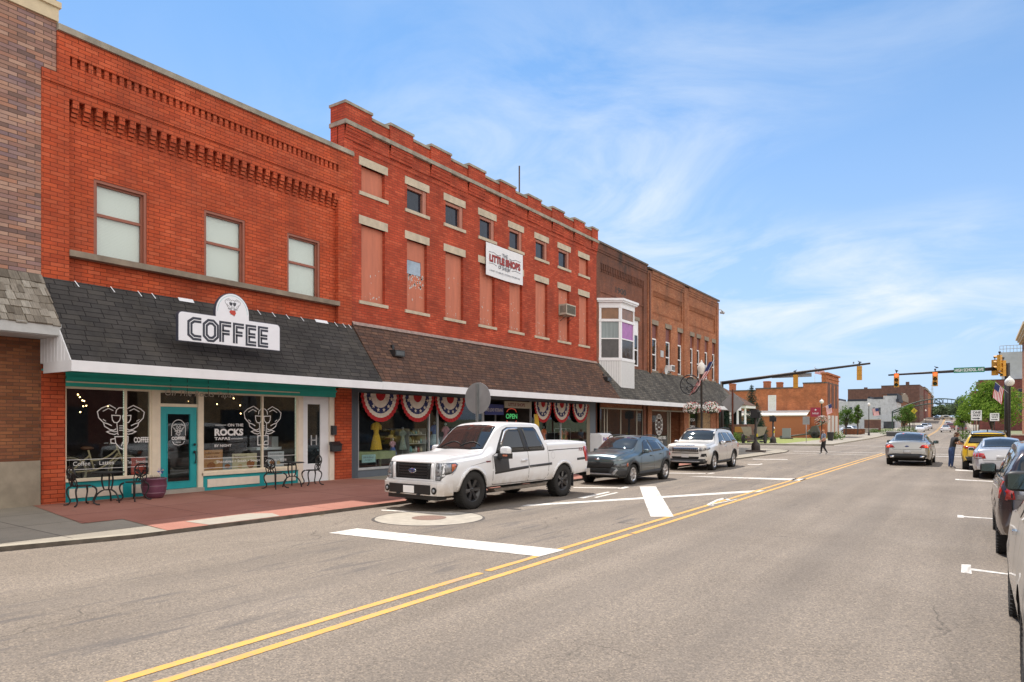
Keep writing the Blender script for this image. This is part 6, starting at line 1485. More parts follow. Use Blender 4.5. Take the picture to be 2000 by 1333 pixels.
# silver hatchback, closest, mostly outside the frame
P_S = car_paint('champagne_silver_paint', (.44, .44, .42), .55, .28)
loc, rz = away(.24, 5.35, 4.3, 1.80)
c = Car('suv', 'pale silver crossover cut off by the right edge with a large black mirror', 4.3, 1.80,
        top=[(0, .60), (.04, .78), (.2, .9), (.9, 1.04), (1.1, 1.08), (1.75, 1.42), (2.0, 1.5), (2.6, 1.54), (3.4, 1.5), (3.9, 1.4), (4.1, 1.1), (4.25, .9), (4.3, .6)],
        belt=[(0, .5), (.2, .78), (1.1, .96), (3.4, 1.02), (4.1, 1.0), (4.3, .55)], roofw=[(0, .74), (.3, .84), (1.1, .84), (1.8, .72), (3.4, .70), (4.0, .72), (4.3, .78)],
        plan=[(0, .76), (.1, .88), (.5, .97), (1.2, 1.0), (3.6, 1.0), (4.1, .96), (4.3, .88)], sill=[(0, .26), (1, .22), (3.6, .25), (4.3, .36)], arches=[(.90, .335, .375), (3.5, .335, .375)], paint=P_S, loc=loc, rz=rz)
suv_common(c, [[(1.6, 1.02), (2.0, 1.36), (2.2, 1.4), (2.5, 1.41), (2.52, 1.04)], [(2.57, 1.04), (2.56, 1.41), (3.2, 1.38), (3.5, 1.06)]], [(-.70, 1.18), (.70, 1.18), (.58, 1.84), (-.58, 1.84)], ('B', [(-.6, 1.08), (.6, 1.08), (.55, 1.36), (-.55, 1.36)]),
           [('S', [(1.42, .42), (1.40, .8), (1.52, 1.0)]), ('S', [(2.54, .42), (2.54, 1.02)])])
c.put('headlight', m_lamp, [('F2', [(.5, .74), (.74, .74), (.78, .86), (.55, .86)]), ('S', [(.1, .74), (.45, .82), (.45, .92), (.12, .86)])], off=.012)
c.put('door_handle', m_chrome, [('S', [(2.28, .9), (2.48, .905), (2.48, .935), (2.28, .93)])], off=.03)
c.mirror(1.66, 1.26, m_trim, sz=(.25, .14, .17), out=-.04); c.wheels(.335, .22, .225, 5, m_alloy); c.root.scale = (1, 1, 1.13)

# --- small distant cars: one simple but complete body each
def small_car(label, px, dp, yaw, col, lit=False, kind='saloon', name='parked_car', group=None, x=None, y=None):
    L_, W_ = (4.6, 1.85)
    p = at(px, dp) if x is None else Vector((x, y, hill(y)))
    pnt = car_paint('paint_%s' % '_'.join(str(int(v*100)) for v in col), col, .2, .3)
    if kind == 'saloon': tp = [(0, .55), (.1, .8), (1.1, 1.0), (1.9, 1.4), (2.9, 1.44), (3.8, 1.08), (4.5, 1.02), (4.6, .6)]; h_ = 1.44
    else: tp = [(0, .6), (.1, .95), (1.1, 1.1), (1.8, 1.6), (2.8, 1.7), (4.2, 1.62), (4.5, 1.1), (4.6, .6)]
    c = Car(name, label, L_, W_, top=tp, belt=[(0, .5), (1.1, .92), (4.3, 1.0), (4.6, .55)], roofw=[(0, .75), (1.1, .84), (2, .68), (3.4, .68), (4.2, .82), (4.6, .78)],
            plan=[(0, .8), (.4, .97), (4.2, .98), (4.6, .86)], sill=[(0, .3), (4.6, .34)], arches=[(.9, .34, .38), (3.6, .34, .38)], paint=pnt, loc=p, rz=yaw, group=group)
    g_ = 1.32 if kind == 'saloon' else 1.54
    c.put('windscreen', m_cgl, [('T', [(-.7, 1.2), (.7, 1.2), (.58, 1.86), (-.58, 1.86)])]); c.put('side_window', m_cgl, [('S', [(1.55, 1.0), (2.05, g_), (3.1, g_), (3.5, 1.04)])], each=True)
    c.put('rear_window', m_cgl, [('T', [(-.58, 3.05), (.58, 3.05), (.7, 3.75), (-.7, 3.75)]) if kind == 'saloon' else ('B', [(-.6, 1.15), (.6, 1.15), (.5, 1.5), (-.5, 1.5)])])
    c.put('tail_light', m_redlit if lit else m_red, [('B2', [(.55, .75), (.85, .75), (.85, .92), (.55, .92)])], off=.02, each=True); c.put('headlight', m_lamp, [('F2', [(.5, .62), (.82, .62), (.82, .76), (.5, .76)])], off=.02, each=True)
    c.wheels(.33, .22, .21, 5, m_alloy); return c
small_car('white saloon driving away beyond the junction, nearest in the far lane', 1847.5, 150, PI+R(1.3), (.70, .70, .70), name='saloon_car')
small_car('dark red car ahead of the white saloon in the far lane', 1857, 170, PI+R(1.3), (.14, .02, .025), kind='suv', name='driving_car')
small_car('pale grey car farthest up the hill in the far lane', 1852, 196, PI+R(1.3), (.5, .5, .5), kind='suv', name='driving_car')
small_car('white saloon parked nearest under the crossing sign on the left kerb', 1797, 152, R(4), (.76, .76, .76))
small_car('silver car parked second beyond the crossing sign', 1805.5, 166, R(3), (.62, .62, .64), kind='suv')
small_car('white car parked third up the hill beyond the crossing sign', 1812.5, 182, R(2), (.72, .73, .75))
small_car('dark car parked on the right beneath the small green tree', 1880, 150, PI, (.05, .03, .03), kind='suv')
small_car('white car parked on the right behind the dark one up the hill', 1879, 190, PI, (.7, .7, .7))
small_car('beige van crossing near the top of the hill', 1864, 262, R(80), (.45, .42, .35), kind='suv', name='van')
small_car('dark blue car near the top of the hill beside the beige van', 1874, 250, PI, (.04, .04, .09), kind='suv')
small_car('white car parked by the brick pier on the left plaza', 1683, 138, R(60), (.7, .72, .75))
# black pickup coming over the crest
small_car('black truck with its headlights on at the top of the hill', 1829, 262, 0, (.02, .02, .022), kind='suv', name='truck')
# ------------------------------------------------------------------ things by the shops
def tubes(b, L, r=.012, n=5):
    for P in L: b.tube(P, r, n)
def curve(p, q, mid, n=7):
    p, q, mid = Vector(p), Vector(q), Vector(mid)
    return [p*(1-t)**2+mid*2*t*(1-t)+q*t*t for t in [i/n for i in range(n+1)]]
def bistro_chair():
    t = thing('bistro_chair', '', 'chair', group='black bistro chairs outside the coffee house')
    b = B(); b.lathe([(0, .455), (.17, .455), (.195, .445), (.19, .43), (0, .43)], n=20); b.build('seat', m_black, t)
    for sx_, sy_ in ((-1, -1), (1, -1), (-1, 1), (1, 1)):
        b = B(); P = curve((sx_*.15, sy_*.15, .43), (sx_*.17, sy_*.17, .14), (sx_*.27, sy_*.27, .38))+curve((sx_*.17, sy_*.17, .14), (sx_*.25, sy_*.25, .01), (sx_*.15, sy_*.15, .03))[1:]
        b.tube(P, [.021]*4+[.017]*(len(P)-4), 6); b.ball((sx_*.25, sy_*.25, .015), .02, 6); b.build('leg', m_black, t)
    b = B(); yb = .18
    ov = [(.19*math.cos(2*PI*i/20), yb+.04+.02*math.sin(2*PI*i/20), .715+.155*math.sin(2*PI*i/20)) for i in range(20)]
    b.tube(ov, .018, 6, closed=True)
    b.tube([(.09*math.cos(2*PI*i/14), yb+.04, .76+.075*math.sin(2*PI*i/14)) for i in range(14)], .008, 5, closed=True)
    for sx_ in (-1, 1):
        tubes(b, [curve((sx_*.15, yb-.02, .44), (sx_*.15, yb+.03, .64), (sx_*.20, yb, .54)), curve((sx_*.10, yb-.01, .44), (-sx_*.12, yb+.03, .62), (sx_*.12, yb, .58)), curve((sx_*.05, yb, .44), (sx_*.16, yb+.04, .70), (-sx_*.10, yb+.02, .60)), curve((sx_*.17, yb+.04, .72), (0, yb+.04, .60), (sx_*.05, yb+.04, .72))], .013)
    b.build('backrest', m_black, t); return t
def bistro_table():
    t = thing('bistro_table', '', 'table', group='black bistro tables outside the coffee house')
    b = B(); b.lathe([(0, .715), (.33, .715), (.345, .705), (.34, .69), (.30, .695), (0, .695)], n=28); b.build('table_top', m_black, t)
    for i in range(3):
        a = 2*PI*i/3+.4; c_, s_ = math.cos(a), math.sin(a)
        b = B(); P = curve((.10*c_, .10*s_, .69), (.08*c_, .08*s_, .30), (.17*c_, .17*s_, .55))+curve((.08*c_, .08*s_, .30), (.30*c_, .30*s_, .01), (.26*c_, .26*s_, .26))[1:]; b.tube(P, .018, 6); b.ball((.30*c_, .30*s_, .015), .02, 6); b.build('leg', m_black, t)
    b = B(); b.tube([(.09*math.cos(2*PI*i/14), .09*math.sin(2*PI*i/14), .30) for i in range(14)], .009, 5, closed=True); b.build('ring', m_black, t); return t
ch = bistro_chair(); tb = bistro_table()
for i, (x, y, rz, lab) in enumerate(((-16.62, 7.42, R(180), 'black iron bistro chair by the brick pier, leftmost on the pavement'), (-16.70, 8.62, R(20), 'black iron bistro chair beside the purple planter'),
                                     (-16.55, 12.50, R(190), 'black iron bistro chair under the Rocks lettering, left of the small table'), (-16.62, 13.85, R(-15), 'black iron bistro chair in front of the narrow white door'))):
    o = ch if i == 0 else dup(ch, (0, 0, 0)); o.location = (x, y, zw(x)+.006); o.rotation_euler = (0, 0, rz); o['label'] = lab
for i, (x, y, lab) in enumerate(((-16.72, 8.03, 'round black bistro table under the window reading Coffee and Lattes'), (-16.62, 13.13, 'round black bistro table nearest the narrow white door'))):
    o = tb if i == 0 else dup(tb, (0, 0, 0)); o.location = (x, y, zw(x)+.006); o['label'] = lab
# planter
t = thing('planter_pot', 'purple barrel planter with a pinwheel beside the teal door', 'planter', (-16.85, 9.18, zw(-16.9)+.009))
b = B(); b.lathe([(0, .02), (.20, .0), (.26, .12), (.29, .28), (.28, .44), (.295, .45), (.295, .49), (.255, .49), (.24, .43), (0, .42)], n=26); b.build('barrel', M('purple_glaze', (.16, .055, .10), .4, var=.25, scale=6, coat=.3), t)
b = B(); [b.lathe([(r_+.002, z_-.012), (r_+.010, z_), (r_+.002, z_+.012)], n=26) for r_, z_ in ((.262, .13), (.288, .30))]; b.build('hoop', M('purple_hoop', (.22, .11, .15), .4), t)
b = B(); random.seed(5)
for i in range(60):
    a, r_ = random.uniform(0, 6.28), random.uniform(0, .22); x, y = r_*math.cos(a), r_*math.sin(a); h_ = random.uniform(.03, .14); dx, dy = random.uniform(-.08, .08), random.uniform(-.08, .08)
    b.poly([(x-.012, y, .42), (x+.012, y, .42), (x+dx, y+dy, .45+h_)])
b.build('plants', M('dry_leaf', (.13, .12, .05), .9, var=.5, scale=20), t)
b = B(); b.cyl((.05, .12, .4), (.05, .12, .68), .006)
for i in range(6): a = i*PI/3; b.cur = 1 if i % 2 else 2; b.poly([(.07, .12, .66), (.07, .12+.10*math.cos(a), .66+.10*math.sin(a)), (.10, .12+.07*math.cos(a+.7), .66+.07*math.sin(a+.7))])
b.build('pinwheel', [m_greylt, M('pin_blue', (.05, .07, .30), .5), M('pin_pale', (.6, .45, .5), .5)], t)
# boxes by the white door
o = B().box(FX-.035, FX+.07, 15.30, 15.46, 1.62, 1.92).build('meter_box', m_blackpl, loc=(FX, 15.38, 1.77)); T(o, 'small black switch box on the white door casing above the mailbox', 'box')
t = wthing('mailbox', 'black wall mailbox beside the narrow white door', 'mailbox', (FX, 15.42, 1.1)); b = B(); b.prism([(15.24, 1.08), (15.60, 1.08), (15.62, 1.30), (15.22, 1.30)], 'x', FX+.003, FX+.14); b.build('box', m_blackpl, t)
b = B(); b.add([(FX+.003, 15.20, 1.40), (FX+.003, 15.64, 1.40), (FX+.17, 15.64, 1.29), (FX+.17, 15.20, 1.29), (FX+.003, 15.20, 1.30), (FX+.003, 15.64, 1.30)], [[0, 1, 2, 3], [3, 2, 5, 4], [0, 3, 4], [1, 5, 2]]); b.build('lid', m_blackpl, t)
# behind the coffee-house glass
t = wthing('bicycle', 'cream cruiser bicycle standing in the coffee house window', 'bicycle', (-18.2, 8.3, .4))
X = -17.95; ZO = -.24; cr = M('cream_bike', (.55, .42, .24), .4, coat=.5); 
for yc in (7.80, 8.98):
    b = B(); b.tube([(X, yc+.33*math.cos(2*PI*i/28), 1.0+.33*math.sin(2*PI*i/28)) for i in range(28)], .026, 6, closed=True); w_ = b.build('wheel', M('cream_tyre', (.34, .28, .19), .7), t)
    b = B(); [b.cyl((X, yc, 1.0), (X, yc+.32*math.cos(2*PI*i/12), 1.0+.32*math.sin(2*PI*i/12)), .003, n=3) for i in range(12)]; b.build('spokes', m_chrome, w_)
b = B(); tubes(b, [curve((X, 8.30, 1.02), (X, 8.80, 1.40), (X, 8.62, 1.12)), curve((X, 8.24, 1.25), (X, 8.78, 1.50), (X, 8.55, 1.22)), [(X, 8.30, 1.02), (X, 8.17, 1.50)], [(X, 7.80, 1.0), (X, 8.22, 1.38)], [(X, 7.80, 1.0), (X, 8.30, 1.02)], [(X, 8.98, 1.0), (X, 8.76, 1.58)]], .020); b.build('frame', cr, t)
b = B(); tubes(b, [curve((X-.28, 8.5, 1.62), (X+.28, 8.5, 1.62), (X, 9.0, 1.66))], .012); b.build('handlebar', m_chrome, t)
b = B(); b.ball((X, 8.15, 1.53), .11, 10, (.9, 1.3, .4)); b.build('saddle', M('brown_leather', (.16, .07, .035), .5), t)
b = B(); b.grid(lambda u, v: (X+(v-.5)*.07, 7.80+.38*math.cos(PI*u), 1.0+.38*math.sin(PI*u)), 14, 1); b.grid(lambda u, v: (X+(v-.5)*.07, 8.98+.38*math.cos(PI*u), 1.0+.38*math.sin(PI*u)), 14, 1); each(b, 'fender', cr, t); t.location.z -= .24; t.scale = (1, 1.12, 1.08)
o = B().box(-18.4, -17.8, 7.44, 9.4, .16, .44).build('window_platform', M('platform', (.10, .08, .06), .8), loc=(-18.1, 8.4, .3)); T(o, 'low dark platform under the cream bicycle behind the glass', 'platform')
def poster(lab, y0, y1, z0, z1, col, lines, tc=(.12, .05, .03), x=-17.62, blobs=()):
    o = wthing('poster', lab, 'poster', (x, (y0+y1)/2, z0)); B().box(x-.02, x, y0, y1, z0, z1).build('sheet', M('paper_%d' % int(y0*100), col, .7, var=.1, scale=8), o)
    b = B(); mm = lambda u, v: (x+.004, u, v)
    for (s_, yy, zz_, w_, h_) in lines: text(b, s_, mm, yy, zz_, w_, h_)
    if lines: b.build('printing', M('print_dark', tc, .7), o)
    for k, (yy, zz_, r_, cc) in enumerate(blobs): q = B(); q.add([mm(yy+r_*math.cos(t_)*random.uniform(.8, 1.2), zz_+r_*.8*math.sin(t_)) for t_ in [2*PI*i/10 for i in range(10)]], [list(range(10))]); q.build('printed_patch', M('patch_%d' % k, cc, .7), o)
poster('orange poster about toffee lattes at the left of the second coffee window', 10.92, 11.55, .66, 1.25, (.50, .24, .09), [('Toffee Latte', 11.0, 1.14, .45, .06), ('Iced or Hot', 11.05, 1.04, .35, .05)], blobs=((11.2, .82, .12, (.35, .12, .04)), (11.35, .9, .07, (.6, .4, .2))))
poster('cream poster headed Butterscotch Mocha in the middle of the second coffee window', 11.85, 12.66, .66, 1.12, (.62, .52, .34), [('Butterscotch', 11.90, 1.02, .42, .055), ('Mocha', 11.90, .94, .22, .05)], blobs=((12.45, .80, .14, (.45, .22, .05)), (12.1, .76, .08, (.3, .12, .05))))
poster('grey blue poster between the orange and the cream ones', 11.56, 11.84, .66, 1.04, (.30, .33, .34), [], blobs=((11.7, .78, .08, (.25, .08, .05)),))
poster('pale poster with dark drinks behind the right part of the coffee window', 13.05, 13.62, .68, 1.14, (.50, .50, .52), [('Hand Ground Beans', 13.10, 1.05, .45, .05)], blobs=((13.2, .82, .1, (.25, .05, .05)), (13.42, .8, .08, (.3, .1, .08))))
poster('red menu card behind the first coffee window by the cream post', 9.02, 9.38, .70, 1.12, (.45, .05, .03), [('MENU', 9.08, .98, .22, .06)], tc=(.7, .65, .6))
o = B().box(-18.6, -18.1, 13.0, 13.9, 1.18, 1.26).build('counter', m_white, loc=(-18.3, 13.4, 1.2)); T(o, 'white counter shelf inside the right part of the coffee window', 'counter')
o = B().box(-18.45, -18.2, 13.62, 13.85, 1.262, 1.58).build('coffee_grinder', m_greylt, loc=(-18.3, 13.7, 1.3)); T(o, 'pale box shaped machine standing on the white counter shelf', 'machine')

# shop window goods
def dress(lab, y, x, z, col, h_=1.0, col2=None):
    t = wthing('dress_form', lab, 'dress', (x, y, .17), group=None)
    cm_ = M('cloth_%d' % int(abs(y*137+col[0]*99)), col, .8, var=.3, scale=22)
    b = B(); n_ = 20
    prof = [(.04, 1.0), (.14, .97), (.13, .88), (.145, .78), (.10, .62), (.16, .45), (.22, .2), (.26, 0)]
    b.smooth = True
    off = len(b.v)
    for r_, q in prof:
        for j in range(n_): a = 2*PI*j/n_; rr = r_*(1+.10*math.sin(7*a)*(1-q)); b.v.append((x+rr*math.cos(a)*.6*h_, y+rr*math.sin(a)*h_, z+q*h_))
    for i in range(len(prof)-1):
        for j in range(n_): b.face([off+i*n_+j, off+i*n_+(j+1) % n_, off+(i+1)*n_+(j+1) % n_, off+(i+1)*n_+j])
    for sd in (-1, 1): b.tube([(x, y+sd*.11*h_, z+.93*h_), (x, y+sd*.19*h_, z+.86*h_), (x, y+sd*.20*h_, z+.72*h_)], [.05*h_, .06*h_, .055*h_], 8)
    b.build('dress', cm_, t)
    if col2:
        b = B(); b.lathe([(.12*h_, z+.60*h_), (.19*h_, z+.42*h_), (.26*h_, z+.14*h_)], (x, y, 0), 14); b.build('apron', M('apron_%d' % int(y*100), col2, .8, var=.35, scale=30), t)
    b = B(); b.cyl((x, y, .17), (x, y, z+h_*1.04), .012, n=6); b.cyl((x, y, .17), (x, y, .19), .14, n=12); b.ball((x, y, z+h_*1.08), .055, 8); b.build('stand', m_greylt, t)
dress('pale teal dress on a stand at the far left of the shop window', 16.85, -18.2, .95, (.20, .48, .46), .8)
dress('dark patterned dress between the teal and the yellow ones', 17.35, -18.6, 1.0, (.12, .13, .15), .95)
dress('bright yellow dress under the first bunting', 18.05, -18.15, 1.05, (.72, .42, .03), 1.0)
dress('pink and blue small dress beside the straw hat', 18.85, -18.1, .75, (.55, .30, .40), .6, (.10, .16, .45))
dress('blue dress with a pale floral apron under the second bunting', 21.35, -18.2, 1.0, (.05, .15, .42), .95, (.40, .55, .62))
dress('pink floral dress right of the blue one', 22.05, -18.2, 1.0, (.55, .22, .26), .9)
dress('grey green blouse left of the pale window post', 19.6, -18.3, 1.0, (.30, .34, .28), .75)
dress('white blouse over black trousers in the right hand window', 28.6, -18.2, .95, (.66, .64, .60), .9, (.02, .02, .025))
dress('plain orange dress beside the window post on the right', 29.8, -18.2, .8, (.68, .16, .05), .95)
dress('orange top on the clothes rail at the right', 31.9, -18.4, .8, (.60, .13, .05), .85)
dress('red brown top on the clothes rail next to the orange one', 32.4, -18.4, .8, (.36, .08, .05), .85)
t = wthing('display_table', 'long green display table at the left of the shop window', 'table', (-18.2, 17.5, .17)); B().box(-18.6, -17.8, 16.55, 18.7, .93, 1.0).build('table_top', M('sage_paint', (.30, .33, .16), .6), t)
B().box(-17.83, -17.80, 16.55, 18.7, .72, .93).build('apron', M('sage_paint'), t)
for x in (-18.55, -17.85):
    for y in (16.6, 18.65): B().box(x-.03, x+.03, y-.03, y+.03, .17, .93).build('leg', M('sage_paint'), t)
o = wthing('hanging_card', 'light teal card hung on the front of the green table', 'sign', (-17.79, 17.3, .7)); B().box(-17.79, -17.78, 17.0, 17.65, .62, .90).build('card', M('teal_card', (.35, .52, .52), .7), o)
b = B(); text(b, 'Gifts & Decor', lambda u, v: (-17.775, u, v), 17.06, .78, .5, .06); text(b, 'Antiques', lambda u, v: (-17.775, u, v), 17.14, .68, .34, .06); b.build('printing', M('print_dark'), o)
o = wthing('straw_hat', 'straw hat on a stand next to the pink and blue dress', 'hat', (-18.3, 18.95, 1.45)); B().lathe([(0, 1.58), (.09, 1.57), (.11, 1.49), (.24, 1.45), (.24, 1.44), (.10, 1.46)], (-18.3, 18.95, 0), 18).build('hat', M('straw', (.42, .32, .16), .9, scale=40), o); B().cyl((-18.3, 18.95, .17), (-18.3, 18.95, 1.5), .012, n=5).build('stand', m_greylt, o)
random.seed(9)
t = wthing('shelf_unit', 'tall crowded shelf unit of trinkets and jars behind the window post', 'shelf', (-18.5, 20.3, .17)); b = B()
for z in (.5, .85, 1.2, 1.55): b.box(-18.9, -18.2, 19.85, 20.85, z, z+.025)
for y in (19.86, 20.83): b.box(-18.9, -18.2, y-.01, y+.01, .17, 1.8)
b.build('rack', M('white_wood', (.45, .44, .40), .7), t)
goods = [(.35, .40, .30), (.55, .12, .10), (.10, .20, .40), (.60, .52, .35), (.20, .42, .42), (.62, .60, .56), (.40, .16, .30)]
for z in (.525, .875, 1.225, 1.575):
    for k in range(6):
        y = 19.95+k*.15; c_ = random.choice(goods); b = B(); r_ = random.uniform(.035, .06); hh = random.uniform(.08, .24); b.lathe([(0, z), (r_, z), (r_*1.1, z+hh*.6), (r_*.5, z+hh*.85), (r_*.6, z+hh), (0, z+hh)], (-18.35, y, 0), 10)
        o = b.build('jar', M('goods_%d' % goods.index(c_), c_, .4), loc=(-18.35, y, z)); T(o, 'small coloured jar on the crowded shelf unit behind the shop window', 'jar', 'jars on the shelf unit in the shop window')
for k in range(16):
    y = 16.7+k*.125; b = B(); z = .17; b.ball((-17.75, y, z+.12), random.uniform(.05, .07), 8, (1, 1, 1.4)); o = b.build('silver_jug', M('dull_silver', (.4, .4, .42), .3, metal=.8), loc=(-17.75, y, z)); T(o, 'small silver jug on the floor under the green display table', 'jug', 'silver jugs under the green table')
t = wthing('clothes_rail', 'silver clothes rail in the right hand shop window', 'rail', (-18.4, 32.0, .17)); b = B(); b.tube([(-18.4, 31.2, .17), (-18.4, 31.2, 1.75), (-18.4, 32.9, 1.75), (-18.4, 32.9, .17)], .015, 6); b.build('rail', m_greylt, t)

# fan bunting
m_bred, m_bwhite, m_bblue = M('bunting_red', (.42, .015, .02), .8, var=.12), M('bunting_white', (.66, .60, .52), .8, var=.1), M('bunting_blue', (.02, .03, .12), .8)
def star(b, cx_, cy_, r, mf): b.add([mf(cx_+(r if i % 2 == 0 else r*.42)*math.sin(PI*i/5), cy_+(r if i % 2 == 0 else r*.42)*math.cos(PI*i/5)) for i in range(10)]+[mf(cx_, cy_)], [[i, (i+1) % 10, 10] for i in range(10)])
def bunting(lab, y0, y1, zt=3.03, h_=.93):
    t = wthing('fan_bunting', lab, 'bunting', (FX+.06, (y0+y1)/2, zt), group='red white and blue fan buntings under the brown awning')
    yc, w_ = (y0+y1)/2, (y1-y0)/2; npl = 17
    def f(u, v):
        a = PI*u; pl = math.sin(u*npl*2*PI); k = v
        return (FX+.07+.022*pl*v+.02*math.sin(9*v), yc-w_*math.cos(a)*k, zt-.015*(1 if 0 < u < 1 else 0)-h_*math.sin(a)**.85*k if u not in (0, 1) else zt-.01)
    def fold(u, v):
        s_, e_ = .0, 1.0; a = PI*u; pl = math.sin(u*npl*2*PI); sag = .05*math.sin(a)
        return Vector((FX+.075+.020*pl*v+.012*math.sin(8*v), yc-w_*v*math.cos(a), zt-sag*v-h_*v*max(0, math.sin(a))))
    bands = [(0, .26, m_bred), (.26, .50, m_bwhite), (.50, .68, m_bblue), (.68, .84, m_bwhite), (.84, 1.0, m_bred)]
    b = B(); b.smooth = True; nu, nv = 96, 20; b.grid(fold, nu, nv)
    for i in range(nu):
        for j in range(nv):
            v = (j+.5)/nv; b.mi[i*nv+j] = next(k for k, (lo, hi, _) in enumerate(bands) if lo <= v <= hi)
    b.build('pleated_fan', [m_bred, m_bwhite, m_bblue, m_bwhite, m_bred], t)
    b = B()
    for u in (.10, .27, .42, .58, .73, .90): p = fold(u, .59); star(b, p.y, p.z, .088, lambda q, r_: (FX+.105, q, r_))
    b.build('stars', m_bwhite, t)
for i, (a, c, lab) in enumerate(((16.50, 18.38, 'leftmost fan bunting, over the pale teal dress'), (18.42, 20.30, 'second fan bunting from the left, over the shelf of jars'), (20.34, 22.22, 'third fan bunting from the left, beside the round sign'),
                                 (27.50, 29.12, 'fan bunting just right of the shop door'), (29.22, 30.98, 'middle fan bunting of the three right of the shop door'), (31.15, 32.95, 'last fan bunting, over the clothes rail at the right'))): bunting(lab, a, c)
# shop signs under the awning
o = wthing('hanging_sign', 'long cream board reading LITTLE SHOPS over the shop door', 'sign', (FX, 26.2, 2.85)); B().box(FX-.02, FX+.02, 25.15, 27.35, 2.70, 3.0).build('board', M('cream_board', (.42, .38, .29), .6), o)
b = B(); text(b, 'LITTLE SHOPS', lambda u, v: (FX+.023, u, v), 25.45, 2.78, 1.35, .15, bold=.03); b.build('lettering', M('dark_red_vinyl'), o)
o = wthing('hanging_sign', 'dark blue banner reading WE LOVE VETERANS left of the open sign', 'sign', (FX, 24.4, 2.5)); B().box(FX-.02, FX+.0, 23.70, 25.10, 2.38, 2.84).build('board', M('navy_cloth', (.02, .03, .16), .7), o)
b = B(); text(b, 'WE LOVE VETERANS', lambda u, v: (FX+.004, u, v), 23.78, 2.52, 1.24, .14); b.build('lettering', m_bwhite, o)
o = wthing('neon_sign', 'neon sign with green OPEN in a red outline over the shop door', 'sign', (FX, 25.7, 2.4)); mo = lambda u, v: (FX+.01, u, v)
b = B()
pp = [(25.32, 2.52), (25.45, 2.64), (25.72, 2.68), (25.98, 2.64), (26.1, 2.52)]; b.tube([mo(*p) for p in pp], .018, 6); b.tube([mo(25.7*2-u-.0 if False else u, 4.66-v) for u, v in pp], .018, 6); b.build('red_tube', M('neon_red', (.8, .1, .05), em=(1, .12, .06), ems=.15), o)
b = B(); text(b, 'OPEN', mo, 25.26, 2.22, .90, .22, bold=.02); b.build('green_tube', M('neon_green', (.1, .7, .2), em=(.1, .9, .3), ems=.15), o)
o = wthing('feather_flag', 'yellow and red feather flag by the shop door', 'flag', (FX+.1, 27.6, .17)); b = B(); b.cyl((FX+.12, 27.42, .15), (FX+.12, 27.42, 2.45), .012, n=6); b.build('pole', m_greylt, o)
b = B(); b.grid(lambda u, v: (FX+.12+.03*math.sin(6*u), 27.43+v*.42*math.sin(PI*min(1, .25+u*.6)), 2.45-u*1.6), 14, 4); b.mi = [0 if (k//4) < 6 else 1 for k in range(len(b.f))]; b.build('cloth', [M('flag_yellow', (.62, .40, .03), .8), M('flag_red', (.5, .05, .03), .8)], o)
# banner, air conditioners, awning lamps
o = wthing('banner', 'white banner reading THE LITTLE SHOPS OF SHELBY hung over the fourth and fifth windows', 'banner', (FX+.08, 25, 9))
b = B(); b.grid(lambda u, v: (FX+.085+.012*math.sin(9*u), 23.66+2.85*u, 8.33+1.38*v-.03*math.sin(PI*u)*(1-v)), 20, 6); b.build('cloth', M('banner_white', (.74, .75, .78), .6, var=.05), o)
mb = lambda u, v: (FX+.102, u, v)
b = B(); text(b, 'THE', mb, 24.86, 9.28, .42, .17, bold=.01, spacing=1.1); text(b, 'OF SHELBY', mb, 24.55, 8.73, .95, .15, bold=.01); text(b, 'A VARIETY OF VENDORS.  SOMETHING FOR EVERYONE', mb, 23.9, 8.52, 2.35, .075)
for s_ in (((23.85, 9.33), (24.2, 9.36), (24.5, 9.28), (24.75, 9.33)), ((25.4, 9.33), (25.6, 9.28), (25.9, 9.36), (26.3, 9.33)), ((23.85, 8.85), (24.2, 8.87), (24.45, 8.82)), ((25.6, 8.82), (25.9, 8.86), (26.3, 8.82))): b.stroke(s_, .02, mb)
b.build('small_lettering', M('dark_line'), o)
b = B(); text(b, 'LITTLE SHOPS', mb, 23.88, 8.93, 2.4, .33, bold=.06); b.build('lettering', M('brick_red_ink', (.30, .035, .03), .6), o)
b = B(); text(b, 'LITTLE SHOPS', lambda u, v: (FX+.0995, u+.022, v-.015), 23.88, 8.93, 2.4, .33, bold=.06); b.build('lettering_shade', M('dark_line'), o)
o = wthing('air_conditioner', 'beige window air conditioner on brackets in the seventh boarded window', 'air conditioner', (FX, 30.4, 7.4)); B().box(FX-.14, FX+.42, 29.98, 30.92, 7.45, 7.98).build('casing', M('beige_metal', (.42, .38, .31), .6, var=.15), o)
b = B()
for i in range(9): b.box(FX+.40, FX+.43, 30.05+i*.095, 30.10+i*.095, 7.52, 7.92)
for i in range(5): b.box(FX+.05+i*.07, FX+.08+i*.07, 29.975, 29.985, 7.55, 7.9)
b.build('grille', m_dark, o)
b = B(); b.prism([(FX, 7.44), (FX+.40, 7.44), (FX, 7.12)], 'y', 30.1, 30.13) if False else None
for y in (30.08, 30.8): b.tube([(FX, y, 7.15), (FX+.38, y, 7.43), (FX, y, 7.43)], .016, 5)
each(b, 'bracket', M('dark_steel', (.08, .08, .085), .6), o)
o = wthing('air_conditioner', 'small white window air conditioner in the middle sash of the orange brick building', 'air conditioner', (FX, 44.6, 5.6)); B().box(FX-.1, FX+.35, 44.3, 44.95, 5.55, 5.95).build('casing', m_white, o)
b = B(); [b.box(FX+.34, FX+.36, 44.36+i*.1, 44.41+i*.1, 5.6, 5.9) for i in range(6)]; b.build('grille', m_dark, o)
